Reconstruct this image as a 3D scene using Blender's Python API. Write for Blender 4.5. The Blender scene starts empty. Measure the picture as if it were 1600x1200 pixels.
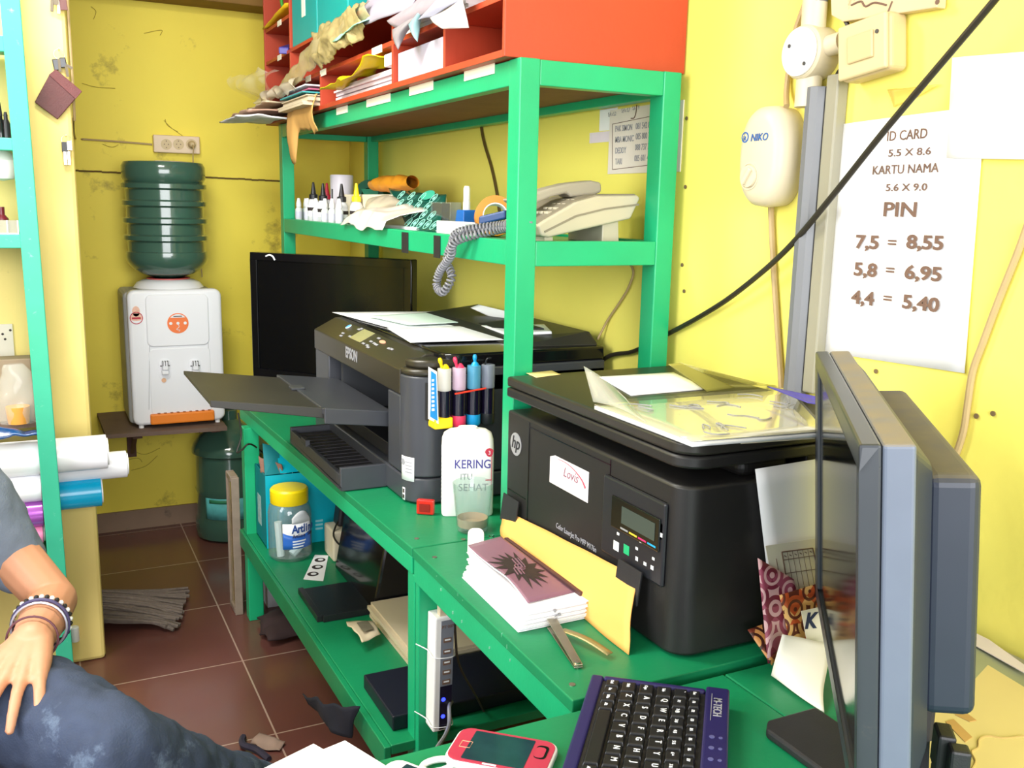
import bpy, bmesh, math, random
from math import sin, cos, pi, radians
from mathutils import Vector, Matrix, noise

sc = bpy.context.scene
COL = sc.collection
rnd = random.Random(7)

# ------------------------------------------------------------------ camera
CAMZ = 1.43
cam_d = bpy.data.cameras.new('camera')
cam = bpy.data.objects.new('camera', cam_d)
COL.objects.link(cam)
cam_d.sensor_fit = 'HORIZONTAL'
cam_d.sensor_width = 36.0
cam_d.lens = 36.0 * 1483.3 / 1600.0
cam_d.clip_start = 0.02
YAW, PIT, ROL = 0.46515339, 0.18674103, -0.0218858
_F = Vector((sin(YAW) * cos(PIT), cos(YAW) * cos(PIT), -sin(PIT)))
_r = Vector((cos(YAW), -sin(YAW), 0.0))
_d = _F.cross(_r)
_R = cos(ROL) * _r + sin(ROL) * _d
_D = -sin(ROL) * _r + cos(ROL) * _d
_C = Vector((0, 0, CAMZ))
_m = Matrix((_R, -_D, -_F)).transposed().to_4x4()
_m.translation = _C
cam.matrix_world = _m
sc.camera = cam


def U(px, py, x=None, y=None, z=None):
    """point of the room seen at a pixel of the 1600x1200 photo, on a known plane of the room"""
    v = (px - 800) / 1483.3 * _R + (py - 600) / 1483.3 * _D + _F
    if x is not None:
        t = (x - _C.x) / v.x
    elif y is not None:
        t = (y - _C.y) / v.y
    else:
        t = (z - _C.z) / v.z
    return _C + t * v


# ------------------------------------------------------------------ light
sc.view_settings.view_transform = 'Standard'
sc.view_settings.look = 'None'
sc.view_settings.gamma = 1.0
sc.view_settings.use_curve_mapping = False
sc.view_settings.exposure = 0.47

world = bpy.data.worlds.new('world')
sc.world = world
world.use_nodes = True
bg = world.node_tree.nodes['Background']
bg.inputs[0].default_value = (0.93, 0.96, 1.0, 1)
bg.inputs[1].default_value = 0.9


def area(name, loc, target, sx, sy, power, color=(1, 1, 1)):
    d = bpy.data.lights.new(name, 'AREA')
    d.shape = 'RECTANGLE'
    d.size, d.size_y = sx, sy
    d.energy = power
    d.color = color
    o = bpy.data.objects.new(name, d)
    COL.objects.link(o)
    o.location = loc
    o.rotation_euler = (Vector(target) - Vector(loc)).to_track_quat('-Z', 'Y').to_euler()
    return o


# daylight through the open shop front behind the camera, plus a fill light added on the left
area('shopfront_daylight', (-0.2, -3.3, 1.9), (0.4, 2.6, 1.1), 3.6, 2.4, 235, (0.98, 0.985, 1.0))
area('side_fill_light', (-1.75, 1.2, 1.9), (0.7, 1.6, 0.9), 1.3, 1.2, 42, (0.97, 0.98, 1.0))
# fill light added under the ceiling, above the frame, to brighten the rear
area('ceiling_fill_light', (-0.25, 2.2, 2.52), (0.1, 2.9, 0.3), 1.2, 0.25, 36, (1.0, 0.98, 0.93))


# ------------------------------------------------------------------ materials
def lin(c):
    c = c / 255.0
    return c / 12.92 if c <= 0.04045 else ((c + 0.055) / 1.055) ** 2.4


def rgb(c):
    return (lin(c[0]), lin(c[1]), lin(c[2]), 1.0)


MATS = {}


def mat(name, c, rough=0.5, metal=0.0, var=0.10, scale=14.0, dirt=None, bump=0.0, bscale=60.0,
        trans=0.0, alpha=1.0, emis=0.0, coat=0.0, ior=1.45, spec=0.5, stretch=(1, 1, 1)):
    """procedural material: base colour broken up by noise, optional wear / dirt patches and bump"""
    if name in MATS:
        return MATS[name]
    m = bpy.data.materials.new(name)
    m.use_nodes = True
    nt = m.node_tree
    N, L = nt.nodes, nt.links
    bs = N['Principled BSDF']
    tc = N.new('ShaderNodeTexCoord')
    mp = N.new('ShaderNodeMapping')
    mp.inputs['Scale'].default_value = stretch
    L.new(tc.outputs['Object'], mp.inputs[0])
    nz = N.new('ShaderNodeTexNoise')
    nz.inputs['Scale'].default_value = scale
    nz.inputs['Detail'].default_value = 4
    L.new(mp.outputs[0], nz.inputs['Vector'])
    mx = N.new('ShaderNodeMix')
    mx.data_type = 'RGBA'
    a = rgb(c)
    mx.inputs[6].default_value = tuple(max(0, v * (1 - var)) for v in a[:3]) + (1,)
    mx.inputs[7].default_value = tuple(min(1, v * (1 + var)) for v in a[:3]) + (1,)
    L.new(nz.outputs['Fac'], mx.inputs[0])
    out = mx.outputs[2]
    if dirt:
        dc, dth, dscale = dirt
        n2 = N.new('ShaderNodeTexNoise')
        n2.inputs['Scale'].default_value = dscale
        n2.inputs['Detail'].default_value = 8
        n2.inputs['Roughness'].default_value = 0.7
        L.new(mp.outputs[0], n2.inputs['Vector'])
        cr = N.new('ShaderNodeValToRGB')
        cr.color_ramp.elements[0].position = dth
        cr.color_ramp.elements[1].position = min(1, dth + 0.12)
        L.new(n2.outputs['Fac'], cr.inputs[0])
        m2 = N.new('ShaderNodeMix')
        m2.data_type = 'RGBA'
        L.new(cr.outputs[0], m2.inputs[0])
        L.new(out, m2.inputs[6])
        m2.inputs[7].default_value = rgb(dc)
        out = m2.outputs[2]
    L.new(out, bs.inputs['Base Color'])
    bs.inputs['Roughness'].default_value = rough
    bs.inputs['Metallic'].default_value = metal
    bs.inputs['IOR'].default_value = ior
    bs.inputs['Specular IOR Level'].default_value = spec
    bs.inputs['Transmission Weight'].default_value = trans
    bs.inputs['Alpha'].default_value = alpha
    bs.inputs['Coat Weight'].default_value = coat
    if emis:
        L.new(out, bs.inputs['Emission Color'])
        bs.inputs['Emission Strength'].default_value = emis
    if bump:
        n3 = N.new('ShaderNodeTexNoise')
        n3.inputs['Scale'].default_value = bscale
        n3.inputs['Detail'].default_value = 3
        L.new(mp.outputs[0], n3.inputs['Vector'])
        bp = N.new('ShaderNodeBump')
        bp.inputs['Strength'].default_value = bump
        bp.inputs['Distance'].default_value = 0.004
        L.new(n3.outputs['Fac'], bp.inputs['Height'])
        L.new(bp.outputs[0], bs.inputs['Normal'])
    MATS[name] = m
    return m


Y_R = mat('yellow_paint', (242, 230, 110), 0.55, var=0.05, scale=2.5, dirt=((170, 150, 60), 0.72, 9), bump=0.15, bscale=40)
Y_B = mat('old_yellow_paint', (236, 217, 76), 0.6, var=0.07, scale=3.0, dirt=((158, 140, 50), 0.60, 4.5), bump=0.2, bscale=30)
Y_P = mat('pale_yellow_paint', (232, 208, 126), 0.6, var=0.08, scale=4.0, dirt=((150, 124, 70), 0.66, 7), bump=0.2, bscale=30)
GRN = mat('green_paint', (24, 164, 110), 0.36, var=0.14, scale=9, dirt=((96, 142, 112), 0.71, 20), bump=0.06, bscale=120)
GRN_D = mat('green_table_paint', (18, 128, 82), 0.40, var=0.2, scale=7, dirt=((90, 132, 104), 0.70, 16), bump=0.08, bscale=90)
GRN_L = mat('sea_green_paint', (50, 166, 132), 0.42, var=0.15, scale=9, dirt=((128, 190, 166), 0.62, 40), bump=0.05)
RED = mat('red_paint', (178, 64, 36), 0.5, var=0.1, scale=6, dirt=((140, 50, 40), 0.70, 11), bump=0.08)
WOOD = mat('raw_board', (122, 78, 48), 0.7, var=0.25, scale=12, bump=0.2)
WOODG = mat('dusty_plywood', (112, 92, 80), 0.75, var=0.2, scale=12, dirt=((74, 60, 54), 0.6, 10), bump=0.2)
BEAM = mat('brown_beam', (128, 96, 40), 0.7, var=0.25, scale=6, stretch=(1, 8, 1))
SKIRT = mat('skirting_tile', (136, 112, 92), 0.55, var=0.15, scale=10, dirt=((86, 74, 62), 0.6, 12))
BLK = mat('black_plastic', (30, 30, 33), 0.38, var=0.15, scale=40, bump=0.05, bscale=400)
BLKM = mat('matt_black_plastic', (36, 36, 39), 0.5, var=0.15, scale=40, bump=0.08, bscale=500)
BLKG = mat('gloss_black_plastic', (16, 16, 18), 0.12, var=0.1, scale=20)
BLKD = mat('dusty_black_plastic', (48, 46, 42), 0.45, var=0.2, scale=8, dirt=((92, 88, 76), 0.62, 9))
CHAR = mat('charcoal_plastic', (58, 60, 64), 0.42, var=0.1, scale=30)
GREYB = mat('blue_grey_plastic', (100, 108, 124), 0.4, var=0.12, scale=14, dirt=((104, 100, 92), 0.66, 9))
GREYD = mat('dusty_grey_plastic', (112, 106, 96), 0.55, var=0.15, scale=7, dirt=((84, 78, 70), 0.52, 6))
SCRN = mat('dark_screen', (10, 11, 13), 0.16, var=0.1, scale=4)
LCDG = mat('grey_lcd', (62, 72, 68), 0.2, var=0.06, scale=8)
LCDY = mat('olive_lcd', (150, 146, 104), 0.25, var=0.06)
WHT = mat('white_plastic', (236, 236, 236), 0.35, var=0.04, scale=8)
WHTO = mat('aged_white_plastic', (206, 194, 166), 0.45, var=0.06, scale=9, dirt=((160, 138, 96), 0.68, 12))
CREAM = mat('cream_plastic', (198, 176, 132), 0.45, var=0.08, scale=9, dirt=((150, 124, 84), 0.66, 14))
PPR = mat('white_paper', (240, 240, 242), 0.8, var=0.02, scale=6)
PPRB = mat('beige_paper', (206, 190, 160), 0.8, var=0.08, scale=6)
PPRC = mat('cream_label', (242, 238, 214), 0.7, var=0.03)
PPRG = mat('pale_mint_paper', (214, 234, 222), 0.7, var=0.03)
PPRY = mat('yellowed_paper', (222, 204, 140), 0.7, var=0.1, scale=5, dirt=((186, 146, 78), 0.68, 7))
TAN = mat('brown_envelope_paper', (206, 158, 88), 0.7, var=0.12, scale=8, bump=0.1)
ENV = mat('orange_envelope_paper', (240, 176, 92), 0.7, var=0.05, scale=5, bump=0.08, bscale=25)
TEAL = mat('teal_card', (0, 152, 148), 0.45, var=0.08, scale=20, bump=0.05, bscale=200)
CYAN = mat('cyan_carton', (0, 172, 192), 0.4, var=0.05, scale=8)
TEALD = mat('dark_teal_carton', (0, 112, 118), 0.5, var=0.12, scale=8)
CARD = mat('torn_cardboard', (128, 92, 76), 0.8, var=0.2, scale=20)
INK = mat('black_ink', (48, 38, 36), 0.7, var=0.1)
INKB = mat('brown_ink', (112, 86, 72), 0.7, var=0.12, scale=40)
INKN = mat('navy_ink', (40, 44, 120), 0.6, var=0.1)
INKG = mat('grey_ink', (150, 150, 156), 0.7, var=0.1)
INKR = mat('red_ink', (188, 44, 66), 0.6, var=0.1)
INKW = mat('white_ink', (232, 234, 236), 0.6, var=0.03)
CHROME = mat('chrome', (206, 198, 184), 0.18, metal=1.0, var=0.06)
STEEL = mat('worn_steel', (176, 168, 150), 0.3, metal=1.0, var=0.12, scale=30)
GLASS = mat('clear_glass', (250, 252, 252), 0.02, trans=1.0, var=0.0, ior=1.45)
FILM = mat('clear_film', (232, 232, 220), 0.10, var=0.05, alpha=0.22, coat=0.4)
BAGW = mat('milky_bag_film', (206, 194, 170), 0.3, var=0.10, alpha=0.62, coat=0.3, bump=0.35, bscale=50)
BAGY = mat('yellowish_bag_film', (186, 172, 128), 0.3, var=0.12, alpha=0.6, coat=0.3, bump=0.35, bscale=50)
CONG = mat('grey_pvc', (108, 110, 114), 0.4, var=0.08, scale=6, dirt=((120, 118, 112), 0.66, 8))
CONB = mat('beige_pvc', (146, 142, 124), 0.45, var=0.08, scale=6)
CABB = mat('black_cable', (38, 34, 26), 0.45, var=0.2, scale=30)
CABT = mat('beige_cable', (178, 154, 110), 0.5, var=0.12, scale=20)
CABG = mat('grey_cable', (120, 120, 126), 0.4, var=0.1)



def thin_clear(name, tint, body=0.0, rough=0.03, boost=1.6):
    """thin clear wall: see-through, mirror-like towards grazing angles (Fresnel), with a little haze"""
    m = bpy.data.materials.new(name)
    m.use_nodes = True
    nt = m.node_tree; N, L = nt.nodes, nt.links
    for n in list(N):
        if n.type == 'BSDF_PRINCIPLED': N.remove(n)
    out = [n for n in N if n.type == 'OUTPUT_MATERIAL'][0]
    tr = N.new('ShaderNodeBsdfTransparent'); tr.inputs[0].default_value = rgb(tint)
    gl = N.new('ShaderNodeBsdfGlossy'); gl.inputs['Roughness'].default_value = rough
    df = N.new('ShaderNodeBsdfDiffuse'); df.inputs[0].default_value = rgb((226, 232, 230))
    lw = N.new('ShaderNodeLayerWeight'); lw.inputs['Blend'].default_value = 0.5
    pw = N.new('ShaderNodeMath'); pw.operation = 'POWER'; pw.inputs[1].default_value = 4.0; L.new(lw.outputs['Facing'], pw.inputs[0])
    fr = N.new('ShaderNodeMath'); fr.operation = 'MULTIPLY_ADD'; fr.inputs[1].default_value = 0.55 * boost / 1.5; fr.inputs[2].default_value = 0.035; L.new(pw.outputs[0], fr.inputs[0])
    nzt = N.new('ShaderNodeTexNoise'); nzt.inputs['Scale'].default_value = 12
    mr = N.new('ShaderNodeMapRange'); mr.inputs['To Min'].default_value = body * 0.5; mr.inputs['To Max'].default_value = body * 1.5
    L.new(nzt.outputs['Fac'], mr.inputs[0])
    m1 = N.new('ShaderNodeMixShader'); L.new(mr.outputs[0], m1.inputs[0]); L.new(tr.outputs[0], m1.inputs[1]); L.new(df.outputs[0], m1.inputs[2])
    m2 = N.new('ShaderNodeMixShader'); L.new(fr.outputs[0], m2.inputs[0]); L.new(m1.outputs[0], m2.inputs[1]); L.new(gl.outputs[0], m2.inputs[2])
    L.new(m2.outputs[0], out.inputs[0])
    MATS[name] = m
    return m


PETC = thin_clear('clear_bottle_plastic', (240, 246, 246), 0.07)
TUMB = thin_clear('tumbler_glass', (240, 246, 244), 0.05, 0.02, 1.5)

# ------------------------------------------------------------------ geometry helpers
ROOT = {}


def tag(o, label=None, cat=None, group=None, kind=None):
    if label: o['label'] = label
    if cat: o['category'] = cat
    if group: o['group'] = group
    if kind: o['kind'] = kind
    return o


def thing(name, label, cat, loc=(0, 0, 0), rz=0.0, group=None, local=False):
    """an Empty at the base of a thing; parts are built in room coordinates unless local"""
    o = bpy.data.objects.new(name, None)
    o.empty_display_size = 0.05
    COL.objects.link(o)
    o.location = loc
    o.rotation_euler = (0, 0, rz)
    ROOT[o] = Matrix.Identity(4) if local else (Matrix.Translation(Vector(loc)) @ Matrix.Rotation(rz, 4, 'Z')).inverted()
    return tag(o, label, cat, group)


class B:
    """collects shapes and links them as ONE mesh object"""

    def __init__(s):
        s.v, s.f, s.mi, s.cur = [], [], [], 0

    def m(s, i):
        s.cur = i
        return s

    def add(s, vs, fs):
        n = len(s.v)
        s.v += [Vector(v) for v in vs]
        for f in fs:
            s.f.append([i + n for i in f])
            s.mi.append(s.cur)
        return s

    def box(s, x0, x1, y0, y1, z0, z1):
        vs = [(x, y, z) for z in (z0, z1) for y in (y0, y1) for x in (x0, x1)]
        return s.add(vs, [(0, 2, 3, 1), (4, 5, 7, 6), (0, 1, 5, 4), (2, 6, 7, 3), (0, 4, 6, 2), (1, 3, 7, 5)])

    def hexa(s, p):
        """eight points: bottom ring 0-3, top ring 4-7"""
        return s.add(p, [(3, 2, 1, 0), (4, 5, 6, 7), (0, 1, 5, 4), (1, 2, 6, 5), (2, 3, 7, 6), (3, 0, 4, 7)])

    def obox(s, c, ex, ey, ez, hx, hy, hz):
        c, ex, ey, ez = Vector(c), Vector(ex).normalized(), Vector(ey).normalized(), Vector(ez).normalized()
        q = []
        for k in (-1, 1):
            for i, j in ((-1, -1), (1, -1), (1, 1), (-1, 1)):
                q.append(c + ex * hx * i + ey * hy * j + ez * hz * k)
        return s.hexa(q)

    def prism(s, pts, d):
        """polygon pts (3-D, planar) extruded by vector d"""
        d = Vector(d)
        n = len(pts)
        vs = [Vector(p) for p in pts] + [Vector(p) + d for p in pts]
        fs = [tuple(range(n))[::-1], tuple(range(n, 2 * n))]
        fs += [(i, (i + 1) % n, n + (i + 1) % n, n + i) for i in range(n)]
        return s.add(vs, fs)

    def lathe(s, prof, c, axis=(0, 0, 1), n=28, cap=True):
        """profile of (radius, height) turned about an axis through c"""
        az = Vector(axis).normalized()
        ax = az.orthogonal().normalized()
        ay = az.cross(ax)
        c = Vector(c)
        vs, fs = [], []
        for r, h in prof:
            for k in range(n):
                a = 2 * pi * k / n
                vs.append(c + az * h + (ax * cos(a) + ay * sin(a)) * r)
        for i in range(len(prof) - 1):
            for k in range(n):
                k2 = (k + 1) % n
                fs.append((i * n + k, i * n + k2, (i + 1) * n + k2, (i + 1) * n + k))
        if cap:
            fs.append(tuple(range(n))[::-1])
            fs.append(tuple(range((len(prof) - 1) * n, len(prof) * n)))
        return s.add(vs, fs)

    def cyl(s, a, b, r, r2=None, n=20):
        a, b = Vector(a), Vector(b)
        return s.lathe([(r, 0), (r if r2 is None else r2, (b - a).length)], a, b - a, n)

    def tube(s, pts, r, n=8, smooth=6, closed=False):
        P = [Vector(p) for p in pts]
        if smooth and len(P) > 2:
            Q = []
            m = len(P)
            for i in range(m if closed else m - 1):
                if closed:
                    p0, p1, p2, p3 = P[(i - 1) % m], P[i], P[(i + 1) % m], P[(i + 2) % m]
                else:
                    p0, p1, p2, p3 = P[max(i - 1, 0)], P[i], P[i + 1], P[min(i + 2, m - 1)]
                for k in range(smooth):
                    t = k / smooth
                    Q.append(0.5 * ((2 * p1) + (p2 - p0) * t + (2 * p0 - 5 * p1 + 4 * p2 - p3) * t * t + (3 * p1 - p0 - 3 * p2 + p3) * t ** 3))
            if not closed:
                Q.append(P[-1])
            P = Q
        up = None
        vs, fs = [], []
        N = len(P)
        for i, p in enumerate(P):
            if closed:
                t = P[(i + 1) % N] - P[i - 1]
            else:
                t = P[min(i + 1, N - 1)] - P[max(i - 1, 0)]
            if t.length < 1e-9:
                t = Vector((0, 0, 1))
            t.normalize()
            if up is None:
                up = t.orthogonal().normalized()
            else:
                up = (up - t * up.dot(t))
                up = up.normalized() if up.length > 1e-6 else t.orthogonal().normalized()
            w = t.cross(up)
            rr = r(i / max(1, N - 1)) if callable(r) else r
            for k in range(n):
                a = 2 * pi * k / n
                vs.append(p + (up * cos(a) + w * sin(a)) * rr)
        for i in range(N if closed else N - 1):
            j = (i + 1) % N
            for k in range(n):
                k2 = (k + 1) % n
                fs.append((i * n + k, i * n + k2, j * n + k2, j * n + k))
        if not closed:
            fs.append(tuple(range(n))[::-1])
            fs.append(tuple(range((N - 1) * n, N * n)))
        return s.add(vs, fs)

    def sheet(s, fn, nu=12, nv=12):
        vs = [fn(i / nu, j / nv) for j in range(nv + 1) for i in range(nu + 1)]
        fs = [(j * (nu + 1) + i, j * (nu + 1) + i + 1, (j + 1) * (nu + 1) + i + 1, (j + 1) * (nu + 1) + i)
              for j in range(nv) for i in range(nu)]
        return s.add(vs, fs)

    def ball(s, c, rx, ry=None, rz=None, n=16):
        ry = rx if ry is None else ry
        rz = rx if rz is None else rz
        c = Vector(c)
        vs, fs = [], []
        h = n // 2
        for i in range(h + 1):
            ph = pi * i / h
            for k in range(n):
                a = 2 * pi * k / n
                vs.append(c + Vector((rx * sin(ph) * cos(a), ry * sin(ph) * sin(a), rz * cos(ph))))
        for i in range(h):
            for k in range(n):
                fs.append((i * n + k, (i + 1) * n + k, (i + 1) * n + (k + 1) % n, i * n + (k + 1) % n))
        return s.add(vs, fs)

    def rrect(s, o, u, v, w, h, r, d, n=5):
        """rounded rectangle w x h with corner radius r centred at o, extruded by d along u x v"""
        o, u, v = Vector(o), Vector(u).normalized(), Vector(v).normalized()
        pts = []
        for cx, cy, a0 in ((w / 2 - r, h / 2 - r, 0), (-w / 2 + r, h / 2 - r, pi / 2), (-w / 2 + r, -h / 2 + r, pi), (w / 2 - r, -h / 2 + r, 1.5 * pi)):
            for k in range(n + 1):
                a = a0 + pi / 2 * k / n
                pts.append(o + u * (cx + r * cos(a)) + v * (cy + r * sin(a)))
        return s.prism(pts, u.cross(v) * d)

    def disc(s, c, nrm, r, d=0.001, n=24, ry=None, u=None):
        nrm = Vector(nrm).normalized()
        u = Vector(u).normalized() if u is not None else nrm.orthogonal().normalized()
        w = nrm.cross(u)
        ry = r if ry is None else ry
        return s.prism([Vector(c) + u * r * cos(2 * pi * k / n) + w * ry * sin(2 * pi * k / n) for k in range(n)], nrm * d)

    def build(s, name, mats, parent=None, smooth=False, bevel=0.0, solid=0.0, sub=0, seg=2, world=None, angle=35, inst=False):
        if not isinstance(mats, (list, tuple)):
            mats = [mats]
        me = bpy.data.meshes.new(name)
        o = bpy.data.objects.new(name, me)
        COL.objects.link(o)
        if parent is not None:
            W = ROOT[parent]
            ROOT[o] = W
            vs = [W @ v for v in s.v]
            o.parent = parent
        else:
            xs = [v.x for v in s.v]; ys = [v.y for v in s.v]; zs = [v.z for v in s.v]
            c = Vector(((min(xs) + max(xs)) / 2, (min(ys) + max(ys)) / 2, min(zs)))
            o.location = c
            vs = [v - c for v in s.v]
            ROOT[o] = Matrix.Translation(-c)
        me.from_pydata([tuple(v) for v in vs], [], s.f)
        for m in mats:
            me.materials.append(m)
        me.polygons.foreach_set('material_index', s.mi)
        me.validate()
        bm = bmesh.new()
        bm.from_mesh(me)
        if not inst:
            bmesh.ops.remove_doubles(bm, verts=bm.verts, dist=1e-6)
        bmesh.ops.recalc_face_normals(bm, faces=bm.faces)
        bm.to_mesh(me)
        bm.free()
        if smooth:
            me.polygons.foreach_set('use_smooth', [True] * len(me.polygons))
            if hasattr(me, 'set_sharp_from_angle'):
                me.set_sharp_from_angle(angle=radians(angle))
        if solid:
            md = o.modifiers.new('solid', 'SOLIDIFY'); md.thickness = solid; md.offset = 0
        if bevel:
            md = o.modifiers.new('bevel', 'BEVEL'); md.width = bevel; md.segments = seg
            md.limit_method = 'ANGLE'; md.angle_limit = radians(40); md.harden_normals = False
        if sub:
            md = o.modifiers.new('sub', 'SUBSURF'); md.levels = sub; md.render_levels = sub
        return o


def lerp(a, b, t):
    return a + (b - a) * t


def quad(p00, p10, p11, p01):
    """bilinear patch through four points"""
    p00, p10, p11, p01 = map(Vector, (p00, p10, p11, p01))
    return lambda u, v: p00 * (1 - u) * (1 - v) + p10 * u * (1 - v) + p11 * u * v + p01 * (1 - u) * v


def nz(p, s=1.0, seed=0.0):
    return noise.noise(Vector((p[0] * s + seed, p[1] * s - seed, p[2] * s + 2 * seed)))


def crumple(fn, amp, s, nrm=None, seed=0.0):
    def g(u, v):
        p = fn(u, v)
        if nrm is None:
            return p + Vector((nz(p, s, seed), nz(p, s, seed + 7), nz(p, s, seed + 13))) * amp
        return p + Vector(nrm) * nz(p, s, seed) * amp
    return g


_fonts = {}


def text(txt, size, o, u, v, m, name, parent, bold=0.0, align='CENTER', sx=1.0, ext=0.0004, shear=0.0, label=None):
    """lettering as real thin geometry: o anchor on the base line, u reading direction, v up"""
    cu = bpy.data.curves.new('t', 'FONT')
    cu.body = txt
    cu.size = size
    cu.align_x = align
    cu.extrude = ext
    cu.offset = bold * size
    cu.shear = shear
    cu.resolution_u = 3
    ob = bpy.data.objects.new('t', cu)
    COL.objects.link(ob)
    bpy.context.view_layer.update()
    me = bpy.data.meshes.new_from_object(ob.evaluated_get(bpy.context.evaluated_depsgraph_get()))
    bpy.data.objects.remove(ob)
    bpy.data.curves.remove(cu)
    u, v = Vector(u).normalized(), Vector(v).normalized()
    w = u.cross(v)
    W = ROOT[parent]
    o = Vector(o)
    me.transform(Matrix(((u.x * sx, v.x, w.x, o.x), (u.y * sx, v.y, w.y, o.y), (u.z * sx, v.z, w.z, o.z), (0, 0, 0, 1))))
    me.transform(W)
    me.materials.clear()
    me.materials.append(m)
    me.name = name
    ob = bpy.data.objects.new(name, me)
    COL.objects.link(ob)
    ob.parent = parent
    ROOT[ob] = W
    if label: ob['label'] = label
    return ob


def copy_tree(o, parent=None):
    c = o.copy()
    COL.objects.link(c)
    if parent is not None:
        c.parent = parent
    ROOT[c] = ROOT.get(o)
    for ch in list(o.children):
        copy_tree(ch, c)
    return c


def struct(o):
    o['kind'] = 'structure'
    return o


X, Y, Z = Vector((1, 0, 0)), Vector((0, 1, 0)), Vector((0, 0, 1))
# heights and planes of the room (metres)
XW = 1.275      # right wall
YB = 4.28       # back wall
ZT = 0.74       # workbench top
ZD = 0.732      # computer desk top
ZL = 0.315      # lower shelf of the workbench
ZM = 1.352      # middle shelf of the rack
ZR = 1.712      # top of the rack

# ------------------------------------------------------------------ setting
def floor_mat():
    m = bpy.data.materials.new('floor_tiles')
    m.use_nodes = True
    nt = m.node_tree; N, L = nt.nodes, nt.links
    bs = N['Principled BSDF']
    tc = N.new('ShaderNodeTexCoord')
    mp = N.new('ShaderNodeMapping')
    mp.inputs['Location'].default_value = (-0.503 + 0.46 * 20, -2.85 + 0.46 * 20, 0)
    L.new(tc.outputs['Object'], mp.inputs[0])
    br = N.new('ShaderNodeTexBrick')
    br.offset = 0.0
    br.inputs['Scale'].default_value = 1.0
    br.inputs['Brick Width'].default_value = 0.46
    br.inputs['Row Height'].default_value = 0.46
    br.inputs['Mortar Size'].default_value = 0.0025
    br.inputs['Color1'].default_value = rgb((112, 70, 62))
    br.inputs['Color2'].default_value = rgb((102, 64, 57))
    br.inputs['Mortar'].default_value = rgb((176, 150, 136))
    L.new(mp.outputs[0], br.inputs['Vector'])
    n = N.new('ShaderNodeTexNoise'); n.inputs['Scale'].default_value = 5; n.inputs['Detail'].default_value = 8
    L.new(tc.outputs['Object'], n.inputs['Vector'])
    mx = N.new('ShaderNodeMix'); mx.data_type = 'RGBA'; mx.blend_type = 'MULTIPLY'
    mx.inputs[0].default_value = 0.22
    L.new(br.outputs['Color'], mx.inputs[6]); L.new(n.outputs['Color'], mx.inputs[7])
    L.new(mx.outputs[2], bs.inputs['Base Color'])
    r = N.new('ShaderNodeMapRange'); r.inputs['To Min'].default_value = 0.10; r.inputs['To Max'].default_value = 0.30
    L.new(n.outputs['Fac'], r.inputs[0]); L.new(r.outputs[0], bs.inputs['Roughness'])
    return m


def flat(name, b, m, **k):
    return struct(b.build(name, m, **k))


_fl = B().box(-1.9, XW + 0.1, -1.2, YB + 0.1, -0.05, 0.0).build('floor', floor_mat())
for v in _fl.data.vertices: v.co += _fl.location
_fl.location = (0, 0, 0)
struct(_fl)
flat('wall_back', B().box(-1.9, XW + 0.1, YB, YB + 0.1, 0, 2.65), Y_B)
flat('wall_right', B().box(XW, XW + 0.1, -1.2, YB, 0, 2.65), Y_R)
flat('wall_left', B().box(-2.0, -1.9, 1.9, YB, 0, 2.65), Y_B)
flat('wall_partition', B().box(-1.9, 0.118, 3.04, 3.16, 0, 2.65), Y_P, bevel=0.012)
flat('ceiling', B().box(-1.9, XW + 0.1, -0.6, YB + 0.1, 2.65, 2.72), mat('ceiling_board', (226, 220, 200), 0.8))
flat('baseboard_back', B().box(0.1, 1.25, YB - 0.012, YB, 0, 0.085), SKIRT)
flat('trim_1', B().box(-0.4, XW, YB - 0.16, YB, 2.20, 2.36), BEAM, bevel=0.004)
# seam between the two boards of the back wall with its dusty lip
b = B()
for k in range(40):
    x0 = 0.12 + k * 0.0285
    z0 = 1.528 - k * 0.0006 + 0.002 * nz((k, 0, 0), 0.9)
    b.box(x0, x0 + 0.0285, YB - 0.004 - 0.002 * abs(nz((k, 3, 0), 0.7)), YB, z0 - 0.004, z0 + 0.003)
flat('trim_2', b, mat('dusty_seam', (98, 78, 34), 0.9))
flat('trim_3', B().box(1.02, 1.275, YB - 0.09, YB, 0.0, 2.2), Y_B, bevel=0.003)       # boxed column in the far corner
flat('trim_4', B().box(XW - 0.022, XW, 3.86, 3.90, 0.74, 2.2), BEAM)
# nail heads and plugs left in the right wall
NAILS = ((1074, 185), (1072, 292), (1067, 414), (1070, 455), (1370, 580), (1527, 650), (1553, 646), (1436, 678), (1415, 222))
b = B()
for px, py in NAILS:
    p = U(px, py, x=XW)
    b.disc((XW - 0.0015, p.y, p.z), (-1, 0, 0), 0.0042, 0.0016, 9)
flat('trim_5', b, mat('rust', (112, 92, 62), 0.8))
# cobweb and scuffs: short dark hairs on the back wall
b = B()
HAIR = [((225, 52), (252, 47), (250, 55)), ((256, 188), (268, 200), (285, 212)), ((128, 130), (150, 136), (180, 138)), ((258, 186), (262, 196), (278, 206)),
        ((160, 225), (175, 230), (185, 226)), ((200, 700), (225, 710), (250, 700)), ((205, 735), (228, 728), (246, 712)), ((142, 10), (150, 18), (146, 30)), ((190, 720), (215, 716), (222, 722))]
for h in HAIR:
    b.tube([U(px, py, y=YB - 0.004) for px, py in h], 0.0011, 5)
flat('trim_6', b, mat('cobweb', (166, 146, 56), 0.9))

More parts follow.
